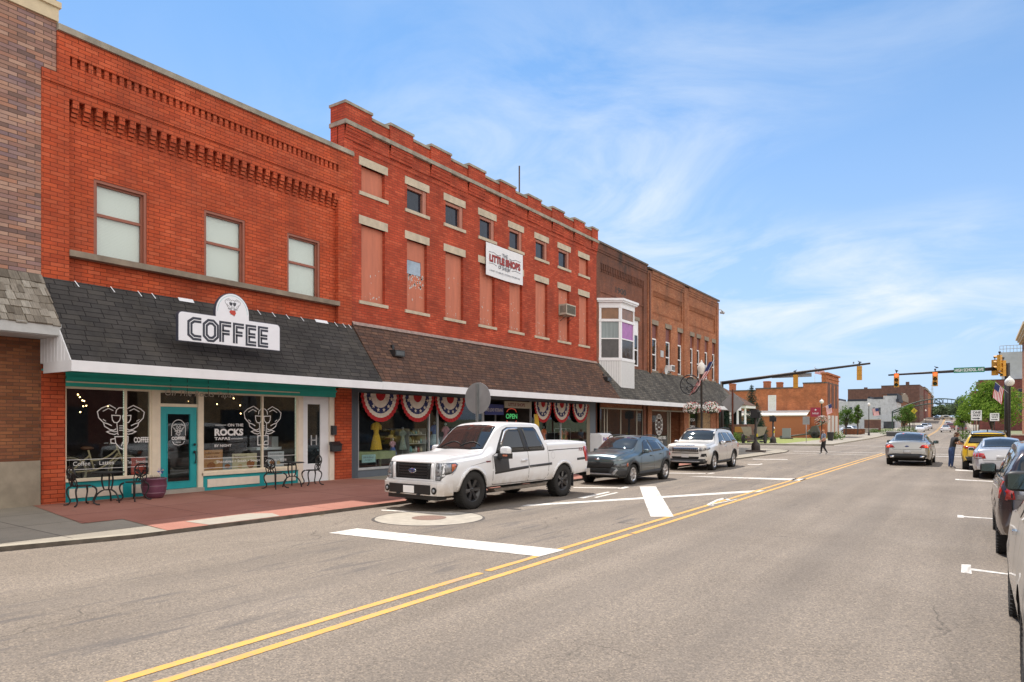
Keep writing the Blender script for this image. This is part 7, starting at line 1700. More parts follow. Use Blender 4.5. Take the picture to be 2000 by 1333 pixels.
o = wthing('satellite_dish', 'grey satellite dish at the foot of the orange brick wall above the awning', 'dish', (FX+.3, 43.4, 5.5)); B().lathe([(.0, 0), (.18, .03), (.28, .09)], (FX+.25, 43.4, 5.55), 18, 'x').build('dish', m_greylt, o); B().cyl((FX, 43.4, 5.3), (FX+.25, 43.4, 5.55), .02, n=6).build('arm', m_greylt, o)
o = wthing('wall_vent', 'pale square vent between the first two sash windows of the orange building', 'vent', (FX, 43.4, 6.6)); B().box(FX, FX+.04, 43.2, 43.7, 6.42, 6.85).build('plate', m_greylt, o)
for y, lab in ((17.55, 'black floodlight on the brown shingles near their left end'), (33.8, 'black floodlight on the brown shingles near the bay window')):
    o = wthing('floodlight', lab, 'light', (-16.85, y, 4.4)); b = B(); b.box(-16.88, -16.5, y-.24, y+.24, 4.30, 4.52); b.build('housing', m_blackpl, o); B().box(-16.9, -16.82, y-.05, y+.05, 4.3, 4.72).build('mount', m_blackpl, o); B().box(-16.499, -16.49, y-.2, y+.2, 4.34, 4.48).build('lens', M('far_pane'), o)
# parcel box
o = wthing('parcel_drop_box', 'white parcel drop box reading FedEx at the back of the pavement behind the teal crossover', 'drop box', (-15.6, 30.7, .12)); b = B(); b.box(-16.2, -15.55, 31.0, 32.25, .12, 1.42); b.prism([(-16.2, 1.42), (-15.55, 1.42), (-15.75, 1.52), (-16.2, 1.52)], 'y', 31.02, 32.23); b.build('cabinet', m_white, o)
b = B(); text(b, 'Fed', lambda u, v: (-15.545, u, v), 31.15, 1.14, .42, .18, bold=.05); b.build('lettering', M('violet_ink', (.10, .03, .22), .5), o); b = B(); text(b, 'Ex', lambda u, v: (-15.545, u, v), 31.60, 1.14, .30, .18, bold=.05); b.build('lettering', M('orange_ink', (.7, .13, .02), .5), o)

# ------------------------------------------------------------------ poles, lamps, flags, signals
m_pole = M('dark_bronze', (.035, .028, .025), .5, metal=.3, var=.2)
m_rustp = M('rust_post', (.12, .035, .02), .8, var=.3)
m_signb = M('sign_aluminium', (.34, .345, .35), .45, metal=.5, var=.12, scale=3)
m_sfront = M('sign_yellow', (.62, .50, .03), .5)
def flag(b, p0, d_up, d_out, L, H, droop=.35, seed=0):
    """stars and stripes hung from a slanted staff; three materials: red, white, blue"""
    p0, U, O = Vector(p0), Vector(d_up).normalized(), Vector(d_out)
    nu, nv = 16, 13; side = U.cross(O).normalized(); o_ = len(b.f)
    b.grid(lambda u, v: p0-U*(H*v)+O*(L*u)+Vector((0, 0, -droop*L*u*u))+side*(.09*L*math.sin(5*u+2*v+seed)*u), nu, nv)
    for i in range(nu):
        for j in range(nv): b.mi[o_+i*nv+j] = 2 if (i < nu*.4 and j < 7) else (0 if j % 2 == 0 else 1)
FM = [M('flag_stripe_red', (.50, .03, .04), .8), M('flag_white', (.78, .74, .72), .8), M('flag_blue', (.03, .045, .16), .8)]
def lampost(lab, x, y, h_, globe=.2, acorn=False, flagdir=None, banner_=None, flowers=0, z0=None):
    z0 = hill(y)+.13 if z0 is None else z0
    t = wthing('street_lamp', lab, 'street lamp', (x, y, z0)); b = B(); b.lathe([(.16, 0), (.17, .1), (.13, .45), (.08, .55), (.06, .9), (.055, h_-.5), (.07, h_-.45), (.05, h_-.38), (.09, h_-.28)], (x, y, z0), 14); b.build('post', m_pole, t)
    b = B()
    if acorn: b.lathe([(.10, -.30), (.16, -.22), (.215, .0), (.20, .12), (.13, .22), (.12, .26), (.06, .30), (.05, .36), (.02, .42), (0, .44)], (x, y, z0+h_), 18)
    else: b.ball((x, y, z0+h_), globe, 18); b.lathe([(globe*.4, 0), (globe*.35, globe*.2), (.02, globe*.5)], (x, y, z0+h_+globe*.9), 10)
    b.build('globe', M('opal_globe', (.74, .72, .66), .25, var=.04, coat=.5), t)
    if flagdir is not None:
        d = Vector(flagdir); st = Vector((x, y, z0+h_-.75)); en = st+d
        fo = wthing('flag', 'American flag on the '+lab.replace('street lamp with a white globe', 'lamp').replace('street lamp', 'lamp'), 'flag', st)
        b = B(); b.cyl(st, en, .014, n=6); b.build('staff', m_greylt, fo)
        b = B(); out = Vector((d.x, d.y, 0)).normalized(); b_dir = d.normalized()
        flag(b, en, b_dir, (Vector((0, 0, -1))*.9+out*.15), d.length*.95, d.length*.62, .05, x); b.build('cloth', FM, fo)
    return t
def basket(lab, x, y, z, r=.42, n=260, cols=None, seed=1, grp='hanging flower baskets on lamp posts'):
    random.seed(seed); t = wthing('flower_basket', lab, 'flower basket', (x, y, z), group=grp)
    b = B(); b.lathe([(0, -.22), (.20, -.18), (r*.7, 0), (r*.6, .02), (0, .02)], (x, y, z), 14); b.build('basket', M('dark_coir', (.05, .045, .03), .9), t)
    cols = cols or [(.66, .06, .09), (.72, .25, .22), (.72, .70, .66), (.70, .68, .64), (.05, .12, .03)]
    for k, cc in enumerate(cols):
        b = B()
        for i in range(int(n/len(cols)*(1.6 if k == len(cols)-1 else 1))):
            a = random.uniform(0, 2*PI); q = random.random(); el = random.uniform(-.5, 1.2); rr = r*(1.0 if k < len(cols)-1 else .88)*random.uniform(.85, 1.05)
            lean = .25*(1 if k < 2 else -1) if k < 4 else 0
            p = Vector((x+rr*math.cos(a)*math.cos(el)*1.0, y+rr*math.sin(a)*math.cos(el), z+.02+rr*.85*math.sin(el))); s_ = random.uniform(.028, .05)
            if k < 4 and ((a > PI) == (k < 2)) and random.random() < .75: continue
            nx = (p-Vector((x, y, z))).normalized(); ta = nx.orthogonal().normalized(); tb_ = nx.cross(ta)
            b.add([p+(ta*math.cos(c_)+tb_*math.sin(c_))*s_*(1 if i_ % 2 else .6)+nx*.01*(i_ % 2) for i_, c_ in enumerate([2*PI*w_/8 for w_ in range(8)])], [list(range(8))])
        b.build('blossoms' if k < len(cols)-1 else 'leaves', M('petal_%s' % '_'.join(str(int(v*100)) for v in cc), cc, .7, var=.3, scale=12), t)
# round sign seen from behind
t = wthing('road_sign', 'blank grey back of a large round sign on a post behind the white pickup', 'sign', (-12.1, 16.1, 0)); b = B(); b.cyl((-12.1, 16.12, 2.72), (-12.1, 16.135, 2.72), .46, n=44)
b.build('sign_plate', [m_signb], t); b = B(); b.cyl((-12.1, 16.139, 2.72), (-12.1, 16.142, 2.72), .45, n=44); b.build('sign_front', m_sfront, t)
b = B(); b.box(-12.13, -12.07, 16.06, 16.118, .06, 3.14); b.box(-12.145, -12.055, 16.085, 16.095, .06, 3.14); b.build('post', M('galvanised', (.26, .27, .27), .5, metal=.6, var=.15), t)
# lamp with emblem, flag and baskets
LX, LY = -11.75, 34.7; lp_ = lampost('tall street lamp with a round S emblem and two flower baskets behind the large SUV', LX, LY, 4.75, acorn=True, z0=.08)
t = wthing('emblem_sign', 'black ring emblem with a curled letter S on the lamp post', 'sign', (LX, LY, 4.0)); b = B()
EC = (LX-.62, 4.02); my = lambda u, v: (EC[0]+u, LY, EC[1]+v)
b.tube([my(.50*math.cos(2*PI*i/36), .50*math.sin(2*PI*i/36)) for i in range(36)], .03, 6, closed=True)
b.tube([my(.36*math.cos(R(a)), .36*math.sin(R(a))) for a in range(200, 341, 10)], .012, 5)
Sx = [(.22, .30), (.10, .40), (-.10, .38), (-.20, .24), (-.12, .10), (.08, .0), (.20, -.12), (.12, -.28), (-.08, -.32), (-.20, -.20), (-.14, -.06)]
b.tube([my(-u*.9 if False else u*.9, v*.9) for u, v in Sx], .035, 6)
b.tube([my(-.48, -.10), my(-.25, -.14), my(.25, -.08), my(.55, -.10)], .022, 5); b.build('ring', m_black, t)
b = B(); text(b, 'SHELBY', lambda u, v: (EC[0]+u, LY-.02, EC[1]+v), -.22, -.45, .44, .08); b.build('lettering', m_black, t)
fo = wthing('flag', 'American flag on the lamp with the round S emblem', 'flag', (LX, LY, 4.1)); b = B(); b.cyl((LX, LY, 4.05), (LX+.62, LY+.1, 5.25), .014, n=6); b.build('staff', m_greylt, fo)
b = B(); dd = Vector((.62, .1, 1.2)).normalized(); en = Vector((LX+.62, LY+.1, 5.25)); b.grid(lambda u, v: en-dd*(1.45*u)+Vector((-.52*v*(.6+.5*u), -.05*v, -.22*v-.30*u*v))+Vector((.03*math.sin(9*v+4*u), .12*math.sin(7*v+3*u), 0)), 16, 13)
for i in range(16):
    for j in range(13): b.mi[i*13+j] = 2 if i < 7 and j < 13 and i < 6 else (0 if j % 2 == 0 else 1)
b.build('cloth', FM, fo)
for sd, lab in ((-1, 'basket of red and white petunias on the near lamp, left one'), (1, 'basket of red and white petunias on the near lamp, right one')): basket(lab, LX+sd*.50, LY-.02, 2.72, .47, 620, seed=4+sd)
b = B(); b.tube([(LX-.5, LY, 3.0), (LX-.3, LY, 3.2), (LX, LY, 3.05), (LX+.3, LY, 3.2), (LX+.5, LY, 3.0)], .018, 6); b.tube([(LX-.5, LY, 3.0), (LX-.5, LY, 2.72)], .01, 5); b.tube([(LX+.5, LY, 3.0), (LX+.5, LY, 2.72)], .01, 5); b.build('basket_arm', m_pole, lp_)
# diamond sign
x, y = -11.55, 39.4; t = wthing('road_sign', 'grey back of a diamond warning sign on a rusty post past the large SUV', 'sign', (x, y, 0)); b = B(); b.prism([(x, 2.52), (x+.65, 3.17), (x, 3.82), (x-.65, 3.17)], 'y', y+.03, y+.045); b.build('sign_plate', m_signb, t)
b = B(); b.prism([(x, 2.54), (x+.63, 3.17), (x, 3.80), (x-.63, 3.17)], 'y', y+.047, y+.05); b.build('sign_front', m_sfront, t); B().box(x-.04, x+.04, y-.04, y+.025, .06, 3.95).build('post', m_rustp, t); B().box(x-.045, x+.045, y-.30, y+.30, 3.5, 3.72).build('street_blade', M('sign_green', (.01, .16, .07), .5), t) if False else None
# pedestrian signals
for x, y, h_, lab in ((-12.75, 48.9, 2.9, 'black pedestal pedestrian signal at the near corner'), (-16.9, 71.2, 2.75, 'black pedestal pedestrian signal across the side street')):
    z0 = .13; t = wthing('pedestrian_signal', lab, 'signal', (x, y, z0)); b = B(); b.box(x-.6 if y < 60 else x-.3, x+.6 if y < 60 else x+.3, y-.35, y+.35, z0-.1, z0+.07) ; b.build('footing', M('dark_footing', (.10, .08, .075), .9), t)
    b = B(); b.lathe([(.30, .07), (.30, .35), (.24, .55), (.09, .68), (.08, h_-.1), (.07, h_)], (x, y, z0), 16); b.build('pedestal', m_pole, t)
    b = B(); b.box(x-.30, x+.18, y-.22, y+.20, z0+h_-.62, z0+h_-.05); b.box(x-.2, x+.3, y-.1, y+.1, z0+h_-.62, z0+h_-.2); b.build('signal_head', m_blackpl, t); b = B(); b.box(x+.08, x+.16, y-.14, y-.05, z0+1.0, z0+1.2); b.build('push_button', m_sfront, t)
# overhead signals
m_sigy = M('signal_yellow', (.60, .29, .03), .45, var=.1)
def signal(lab, x, y, zt, face, rz=0, big=1.0, lit=True):
    t = thing('traffic_signal', lab, 'traffic light', (x, y, zt), rz, group='yellow traffic signal heads over the junction')
    s_ = -1 if face == 'us' else 1; b = B(); k = big
    for i in range(3): z1 = -.12-.355*i*k; b.box(-.17*k, .17*k, -.10, .10, z1-.345*k, z1)
    b.build('housing', m_sigy, t)
    for i, cc in enumerate(((.55, .02, .01), (.30, .16, .02), (.02, .12, .06))):
        z1 = -.12-.355*i*k-.17*k; b = B(); b.lathe([(0, s_*.115), (.12*k, s_*.11), (.13*k, s_*.10)], (0, 0, z1), 16, 'y')
        b.build('lens', M('signal_lit', (.8, .05, .02), em=(1, .10, .03), ems=2.2) if (i == 0 and face == 'us') else M('lens_%d' % i, tuple(v*.35 for v in cc), .3), t)
        b = B(); b.smooth = True; b.grid(lambda u, v: (.145*k*math.cos(PI*(1.15*u-.075)), s_*(.10+.26*v*math.sin(PI*max(0, min(1, u)))**.6), z1+.145*k*math.sin(PI*(1.15*u-.075))), 14, 3); b.build('visor', m_sigy, t)
    b = B(); b.cyl((0, 0, .10), (0, 0, -.13), .03, n=6); b.box(-.06, .06, -.06, .06, .0, .12); b.build('hanger', m_pole, t); return t
AY = 58.0
t = wthing('mast_arm', 'long dark mast arm reaching over the street from the left corner', 'signal arm', (-17.9, AY, 0)); b = B(); b.tube([(-17.9, AY, .1), (-17.9, AY, 5.6)], [.16, .13], 12); b.build('pole', m_pole, t)
P = [(-17.9, AY, 5.45), (-14, AY, 5.85), (-10, AY, 6.25), (-6.75, AY, 6.55)]; b = B(); b.tube(P, [.15, .13, .10, .07], 12); b.build('arm', m_pole, t)
b = B(); b.box(-13.9, -10.9, AY+.20, AY+.23, 5.72, 6.02); b.build('street_name_back', m_signb, t)
def arm_z(x): return lerp(5.45, 6.6, (x+17.9)/11.2)
def px2x(px, y): tt = (px-1000)/FPX; return y*(tt*CO-SI)/(CO+tt*SI)
birds = [] 
for px_, lab in ((1554, 'yellow signal head seen from behind, middle of the left arm'), (1678.5, 'yellow signal head seen from behind at the tip of the left arm')):
    x = px2x(px_, AY); signal(lab, x, AY, arm_z(x)-.02, 'away')
BY = 60.0; bx = 1.66
t = wthing('mast_arm', 'dark mast arm from the right corner pole with the green street name sign', 'signal arm', (bx, BY, 0)); b = B(); b.tube([(bx, BY, .1), (bx, BY, 6.3)], [.19, .16], 14); b.build('pole', m_pole, t)
xt = px2x(1735, BY); b = B(); b.tube([(bx, BY, 5.95), (lerp(bx, xt, .5), BY, 5.85), (xt, BY, 5.75)], [.14, .10, .06], 12); b.build('arm', m_pole, t)
x0, x1 = px2x(1863, BY), px2x(1923, BY); B().box(x0, x1, BY-.14, BY-.12, 5.72, 6.10).build('street_name_sign', M('sign_green', (.01, .20, .10), .45), t)
b = B(); text(b, 'HIGH SCHOOL AVE', lambda u, v: (u, BY-.145, v), x0+.06, 5.80, (x1-x0)-.12, .23, bold=.03); b.build('lettering', m_white, t)
for px_, lab in ((1751, 'signal head showing red, left one on the right arm'), (1826.5, 'signal head showing red, next to the green street sign')): signal(lab, px2x(px_, BY), BY, 5.98, 'us')
for k, (dx, dy, dz, rz, lab) in enumerate(((-.35, -.3, 7.0, R(70), 'upper yellow signal head on the right corner pole'), (-.62, .1, 6.7, R(-40), 'left yellow signal head in the cluster on the right corner pole'), (-.15, -.1, 6.6, R(120), 'lower yellow signal head on the right corner pole'))): signal(lab, bx+dx-.1, BY+dy, dz, 'away', rz, 1.05)
# small birds on the arms and roofs
def bird(lab, x, y, z, rz, up=False):
    t = thing('pigeon', lab, 'bird', (x, y, z), rz, 'dark birds perched over the junction')
    bm_ = M('bird_dark', (.03, .03, .035), .7); b = B(); b.smooth = True
    prof = [(-.20, .045, .012), (-.12, .06, .03), (-.04, .085, .065), (.05, .11, .07), (.10, .15, .05), (.125, .19, .036), (.15, .215, .034), (.175, .215, .022), (.20, .21, .004)]
    b.grid(lambda u, v: (lambda p: (p[2]*math.cos(2*PI*v), p[0], p[1]+p[2]*math.sin(2*PI*v)))(prof[round(u*8)]), 8, 10); b.build('body', bm_, t)
    for s_ in (-1, 1): b = B(); b.cyl((s_*.025, .02, .05), (s_*.025, .02, 0), .006, n=4); b.build('leg', bm_, t)
    b = B(); b.lathe([(.008, 0), (.0, .03)], (0, .198, .21), 5, 'y'); b.build('beak', M('beak', (.2, .15, .1), .5), t)
    for s_ in (-1, 1): b = B(); b.ball((s_*.062, -.03, .10), .09, 8, (.16, 1.4, .5)); b.build('wing', bm_, t)
    t.scale = (.75,)*3
for px_, y, z, rz, lab in ((1667, AY, None, 0, 'dark bird standing upright near the tip of the left arm'), (1679, AY, None, 1.4, 'dark bird perched right above the last signal on the left arm'), (1553, AY, None, -1.2, 'dark bird perched above the middle signal of the left arm'), (1751, BY, 5.99, 1.0, 'dark bird on top of the left signal on the right arm'), (1829, BY, 6.12, 1.5, 'dark bird on top of the signal next to the green street sign')):
    x = px2x(px_, y); bird(lab, x, y, (arm_z(x)+.09) if z is None else z, rz)
bird('dark bird on the highest corner of the garage parapet', GX-.2, GY+2, 9.45, 1.2)
# globe lamps beyond
def lamp_px(px_, dp, lab, h_, fl=None, **k): p = at(px_, dp); return lampost(lab, p.x, p.y, h_, flagdir=fl, **k), p
lampost('street lamp with a white globe at the right corner in front of the signal pole', 1.62, 54.2, 4.55, globe=.27, z0=.12, flagdir=(-.75, -.2, .75))
_, p = lamp_px(1605, 82, 'street lamp with a white globe at the corner of the garage lawn', 4.55, fl=(1.0, .2, .5), globe=.24)
basket('round flower ring of white and pink petunias on the lamp by the garage', p.x, p.y, 2.35, .85, 900, seed=8)
o = wthing('lamp_banner', 'red pole banner with a white crest on the lamp by the garage', 'banner', (p.x-.7, p.y, 3.4)); B().box(p.x-1.25, p.x-.12, p.y-.01, p.y+.01, 2.9, 4.0).build('cloth', M('banner_red', (.35, .03, .06), .7), o)
b = B(); star(b, p.x-.68, 3.72, .14, lambda u, v: (u, p.y-.014, v)); text(b, 'SHELBY', lambda u, v: (u, p.y-.014, v), p.x-1.05, 3.2, .75, .2); b.build('crest', m_white, o)
lamp_px(1697, 112, 'street lamp with a white globe in front of the white building', 5.0, fl=(1.3, .2, .2), globe=.25)
lamp_px(1763, 128, 'street lamp with a white globe among the trees past the planter', 4.6, fl=(.7, .2, -.6), globe=.25)
lamp_px(1906, 100, 'street lamp behind the first one way sign with flags', 4.2, fl=(.6, .2, .5), globe=.24)
lamp_px(1902, 135, 'street lamp farther up on the right past the one way sign', 4.4, fl=(-.6, .2, .5), globe=.24)
lamp_px(1783, 165, 'small distant street lamp on the left near the arch', 4.6, globe=.24); lamp_px(1808, 215, 'tiny street lamp far up the hill on the left', 4.6, globe=.24)
# flag pole by the garage
p = at(1591.5, 122); t = wthing('flagpole', 'tall steel flagpole behind the garage roof', 'flagpole', (p.x, p.y, 0)); b = B(); b.tube([(p.x, p.y, 0), (p.x, p.y, 12.1)], [.09, .04], 8); b.ball((p.x, p.y, 12.15), .09, 8); b.build('pole', m_greylt, t)
fo = wthing('flag', 'American flag flying over the garage roof', 'flag', (p.x, p.y, 11.5)); b = B(); flag(b, (p.x+.03, p.y, 11.9), (0, 0, 1), Vector((.9, .2, -.1)), 1.7, .95, .25, 1); b.build('cloth', FM, fo)
# signs
def panel_sign(lab, px_, dp, zc, w_, h_, txt=None, arrow=False, col=None, post=m_rustp, back=False, diamond=False, z=None):
    p = at(px_, dp); z0 = hill(p.y)+.1; t = wthing('road_sign', lab, 'sign', (p.x, p.y, z0)); col = col or M('sign_panel_white', (.74, .74, .72), .5)
    b = B()
    if diamond: b.prism([(p.x, zc-h_/2), (p.x+w_/2, zc), (p.x, zc+h_/2), (p.x-w_/2, zc)], 'y', p.y-.02, p.y)
    else: b.box(p.x-w_/2, p.x+w_/2, p.y-.02, p.y, zc-h_/2, zc+h_/2)
    b.build('panel', m_signb if back else col, t); B().cyl((p.x, p.y+.035, z0-.1), (p.x, p.y+.035, zc+h_/2-.02), .035, n=8).build('post', post, t)
    mf = lambda u, v: (u, p.y-.024, v); b = B()
    if txt:
        for i, s_ in enumerate(txt): text(b, s_, mf, p.x-w_*.33, zc+h_*(.17-.30*i), w_*.74, h_*.23, bold=.03)
    if arrow: b.stroke([(p.x-w_*.36, zc-h_*.32), (p.x+w_*.16, zc-h_*.32)], h_*.08, mf); b.poly([mf(p.x+w_*.38, zc-h_*.32), mf(p.x+w_*.12, zc-h_*.22), mf(p.x+w_*.12, zc-h_*.42)])
    if diamond: b.ball((p.x+.02, p.y-.03, zc+.16), .06, 8, (1, .3, 1)); b.stroke([(p.x, zc+.08), (p.x, zc-.06), (p.x-.10, zc-.24)], .06, mf); b.stroke([(p.x, zc-.06), (p.x+.10, zc-.24)], .05, mf); b.stroke([(p.x-.13, zc-.02), (p.x, zc+.05), (p.x+.13, zc)], .045, mf)
    if b.f: b.build('marking', M('sign_black', (.02, .02, .02), .5), t)
    return t
panel_sign('white ONE WAY sign with a black arrow, nearer the road on the right', 1907, 66, 2.85, .86, .95, ['ONE', 'WAY'], True, post=M('wood_post', (.28, .20, .13), .8))
panel_sign('white ONE WAY sign with a black arrow, right one under the big tree', 1942.5, 72, 2.75, .80, .82, ['ONE', 'WAY'], True, post=m_pole)
panel_sign('yellow diamond pedestrian crossing sign on the left past the trees', 1785.5, 120, 4.35, 1.05, 1.05, diamond=True, col=m_sfront, post=m_pole)
panel_sign('small yellow plate under the pedestrian crossing sign', 1785.5, 120.2, 3.4, .55, .4, col=m_sfront, post=m_pole)
panel_sign('grey back of a rectangular sign on a post at the lawn edge', 1574.5, 71, 2.38, .66, .82, back=True, post=m_signb)
panel_sign('small grey sign on a post by the white building', 1716, 150, 3.1, .4, .5, back=True, post=m_pole)
# litter bin
p = at(1622, 79); t = wthing('litter_bin', 'black slatted litter bin with plants on the far pavement', 'litter bin', (p.x, p.y, .13)); b = B(); b.lathe([(.28, 0), (.38, .9), (.40, .98), (.34, .98), (.30, .9)], (p.x, p.y, .13), 20); b.build('bin', m_black, t)
def leaves(b, c, r, n, s_=(.05, .09), sq=(1, 1, 1)):
    for i in range(n):
        a, el, q = random.uniform(0, 2*PI), math.asin(random.uniform(-1, 1)), random.random()**.4
        p = Vector((c[0]+r*q*sq[0]*math.cos(a)*math.cos(el), c[1]+r*q*sq[1]*math.sin(a)*math.cos(el), c[2]+r*q*sq[2]*math.sin(el)))
        u = Vector((random.gauss(0, 1), random.gauss(0, 1), random.gauss(0, 1))).normalized(); v = u.orthogonal().normalized(); k = random.uniform(*s_); w_ = u.cross(v)
        b.add([p-v*k, p-w_*k*.5, p+v*k, p+w_*k*.5], [[0, 1, 2, 3]])
def leaf_mat(name, ca, cb):
    if name in MC: return MC[name]
    m, g = newmat(name); ge = g.n('ShaderNodeNewGeometry'); cc = g.mix(ge.outputs['Random Per Island'], c4(ca), c4(cb)); 
    d = g.n('ShaderNodeBsdfDiffuse', {'Color': cc}); tr = g.n('ShaderNodeBsdfTranslucent', {'Color': cc}); mx = g.n('ShaderNodeMixShader', {0: .35}); g.t.links.new(d.outputs[0], mx.inputs[1]); g.t.links.new(tr.outputs[0], mx.inputs[2])
    o = g.n('ShaderNodeOutputMaterial'); g.t.links.new(mx.outputs[0], o.inputs[0]); MC[name] = m; return m
lf_green = leaf_mat('maple_leaves', (.075, .16, .022), (.24, .34, .06)); lf_dark = leaf_mat('dark_leaves', (.03, .08, .02), (.10, .17, .05)); lf_spruce = leaf_mat('spruce_needles', (.028, .065, .045), (.085, .14, .10)); lf_far = leaf_mat('haze_paled_leaves', (.10, .15, .08), (.20, .26, .15)); lf_mid = leaf_mat('mid_leaves', (.05, .12, .025), (.16, .24, .06))  # lf_far: grey paleness of distance haze put into the leaf colour
m_bark = M('bark', (.09, .07, .055), .9, var=.3, scale=8, bump=.6)
def tree(lab, x, y, h_, r, mt, n=2600, seed=1, trunk=.30, sq=1.15, ls=(.08, .15)):
    random.seed(seed); z0 = hill(y); t = wthing('leafy_tree', lab, 'tree', (x, y, z0)); tb_ = h_*trunk; cz = z0+tb_+(h_-tb_)/2; b = B()
    b.tube([(x, y, z0-.1), (x+.05, y, z0+tb_), (x, y, z0+h_*.75)], [.06+h_*.012, .05+h_*.008, .02], 8)
    cl = []
    for i in range(34):
        a, el, q = random.uniform(0, 2*PI), math.asin(random.uniform(-.85, 1)), random.uniform(.35, .85); hh = (h_-tb_)/2
        ta = 1-.35*max(0, math.sin(el)); p = (x+r*q*ta*math.cos(a)*math.cos(el), y+r*q*ta*math.sin(a)*math.cos(el), cz+hh*q*math.sin(el)); cl.append(p)
        b.tube([(x, y, z0+tb_*.9+hh*.4*random.random()), ((x+p[0])/2, (y+p[1])/2, (cz+p[2])/2-.05), p], [.035+h_*.004, .025, .008], 5)
    b.build('trunk', m_bark, t); b = B()
    for p in cl: leaves(b, p, r*random.uniform(.25, .42), n//34, ls, (1, 1, .8))
    b.build('crown', mt, t); return t
def spruce(lab, x, y, h_, r, seed=1, n=2200):
    random.seed(seed); z0 = hill(y)+.1; t = wthing('spruce_tree', lab, 'tree', (x, y, z0)); b = B(); b.tube([(x, y, z0-.1), (x, y, z0+h_)], [.14, .02], 8); br = B()
    k = 0; z = .35
    while z < h_-.15:
        rr = r*(1-z/h_)**.85+.06; nb = max(5, int(11*(1-z/h_))+4)
        for i in range(nb):
            a = 2*PI*(i+.5*(k % 2))/nb+random.uniform(-.2, .2); L = rr*random.uniform(.75, 1.08); c_, s_ = math.cos(a), math.sin(a); p0 = Vector((x, y, z0+z)); p1 = Vector((x+L*c_, y+L*s_, z0+z-.22*L+.10*L))
            b.tube([p0, p1], [.02, .006], 3)
            for j in range(int(16+44*L)):
                q = random.random()**.7; p = p0.lerp(p1, q)+Vector((random.gauss(0, .06), random.gauss(0, .06), random.gauss(-.03, .05)))*(1+L*.5); v = Vector((c_, s_, -.3)).normalized()*random.uniform(.06, .12); w_ = Vector((-s_, c_, random.uniform(-.6, .6)))*random.uniform(.02, .045)
                br.add([p-v, p-w_, p+v, p+w_], [[0, 1, 2, 3]])
        z += .20+.03*h_/6; k += 1
    b.build('trunk', m_bark, t); br.build('crown', lf_spruce, t)
p = at(1468, 86); spruce('blue green spruce standing before the garage side wall', p.x, p.y, 6.9, 2.1, 3, )
p = at(1414, 80); spruce('lower dark spruce left of the tall one, behind the corner pier', p.x, p.y, 4.3, 2.0, 5)
p = at(1480, 88); spruce('short spruce right of the tall one at its foot', p.x, p.y, 4.0, 1.6, 6)
p = at(1652, 122); tree('bushy street tree right against the garage corner', p.x, p.y, 5.4, 1.9, lf_mid, seed=2, trunk=.2)
p = at(1675, 118); tree('slim street tree in front of the white building', p.x, p.y, 5.6, 1.0, lf_mid, seed=3, trunk=.25, n=1800)
p = at(1766, 118); tree('broad street tree beside the pedestrian crossing sign', p.x, p.y, 5.2, 1.7, lf_mid, seed=4, trunk=.28)
p = at(1776, 132); tree('taller street tree just behind the broad one on the left', p.x, p.y, 6.2, 1.2, lf_green, seed=5)
p = at(1880, 96); tree('small round tree on the right beside the far cars', p.x, p.y, 4.6, 1.25, lf_green, seed=6, trunk=.28)
p = at(1937, 84); tree('big bright green tree on the right behind the one way signs', p.x, p.y, 7.4, 3.6, lf_green, n=12000, seed=7, trunk=.2, ls=(.09, .17))
p = at(1890, 150); tree('dark tree on the right beyond the small round one', p.x+2, p.y, 6.5, 2.0, lf_dark, seed=8)
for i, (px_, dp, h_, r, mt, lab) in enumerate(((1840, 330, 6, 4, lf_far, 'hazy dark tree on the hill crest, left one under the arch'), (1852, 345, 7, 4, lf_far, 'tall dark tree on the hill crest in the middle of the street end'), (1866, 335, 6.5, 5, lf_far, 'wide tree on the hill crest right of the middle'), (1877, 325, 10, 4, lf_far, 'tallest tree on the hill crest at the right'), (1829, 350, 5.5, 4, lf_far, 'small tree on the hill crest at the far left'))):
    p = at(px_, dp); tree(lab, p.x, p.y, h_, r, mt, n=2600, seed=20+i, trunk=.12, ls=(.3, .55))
# shrubs and beds
def shrub(lab, px_, dp, r, mt=lf_mid, n=700, sq=(1.6, 1, .8), flat=None):
    p = at(px_, dp); t = wthing('shrub', lab, 'shrub', (p.x, p.y, hill(p.y)+.1)); random.seed(int(px_)); b = B(); leaves(b, (p.x, p.y, hill(p.y)+.1+r*.6), r, n, (.05, .10), sq); b.build('foliage', mt, t)
    b = B(); [b.cyl((p.x, p.y, hill(p.y)), (p.x+random.uniform(-.3, .3), p.y, hill(p.y)+r), .015, n=4) for _ in range(5)]; b.build('stems', m_bark, t)
shrub('low leafy shrub in front of the porch brick base', 1437, 72, .8); shrub('green shrub row behind the litter bin', 1632, 84, .7); shrub('clipped shrub in the dark planter on the left', 1737, 116, .9, n=900, sq=(2, 1, .6)); shrub('tall grass clump in the planter by the crossing sign', 1772, 112, 1.0, n=1200, sq=(1.6, 1, .9)); shrub('low hedge at the foot of the small round tree on the right', 1889, 82, .9, n=900); shrub('small shrub by the pale planter end', 1708, 136, .6)
p = at(1731, 112); q = at(1778, 112); wallthing('planter_box', 'dark grey raised planter with grasses on the left corner beyond the junction', p.x, q.x, p.y, p.y+1.6, .05, .75, M('dark_planter', (.07, .075, .08), .7), m_greylt, 'planter')
p = at(1975, 62); wallthing('planter_wall', 'low maroon wall at the right corner behind the parked cars', p.x, p.x+6, p.y, p.y+.5, .1, 1.0, br_mar, m_stone)
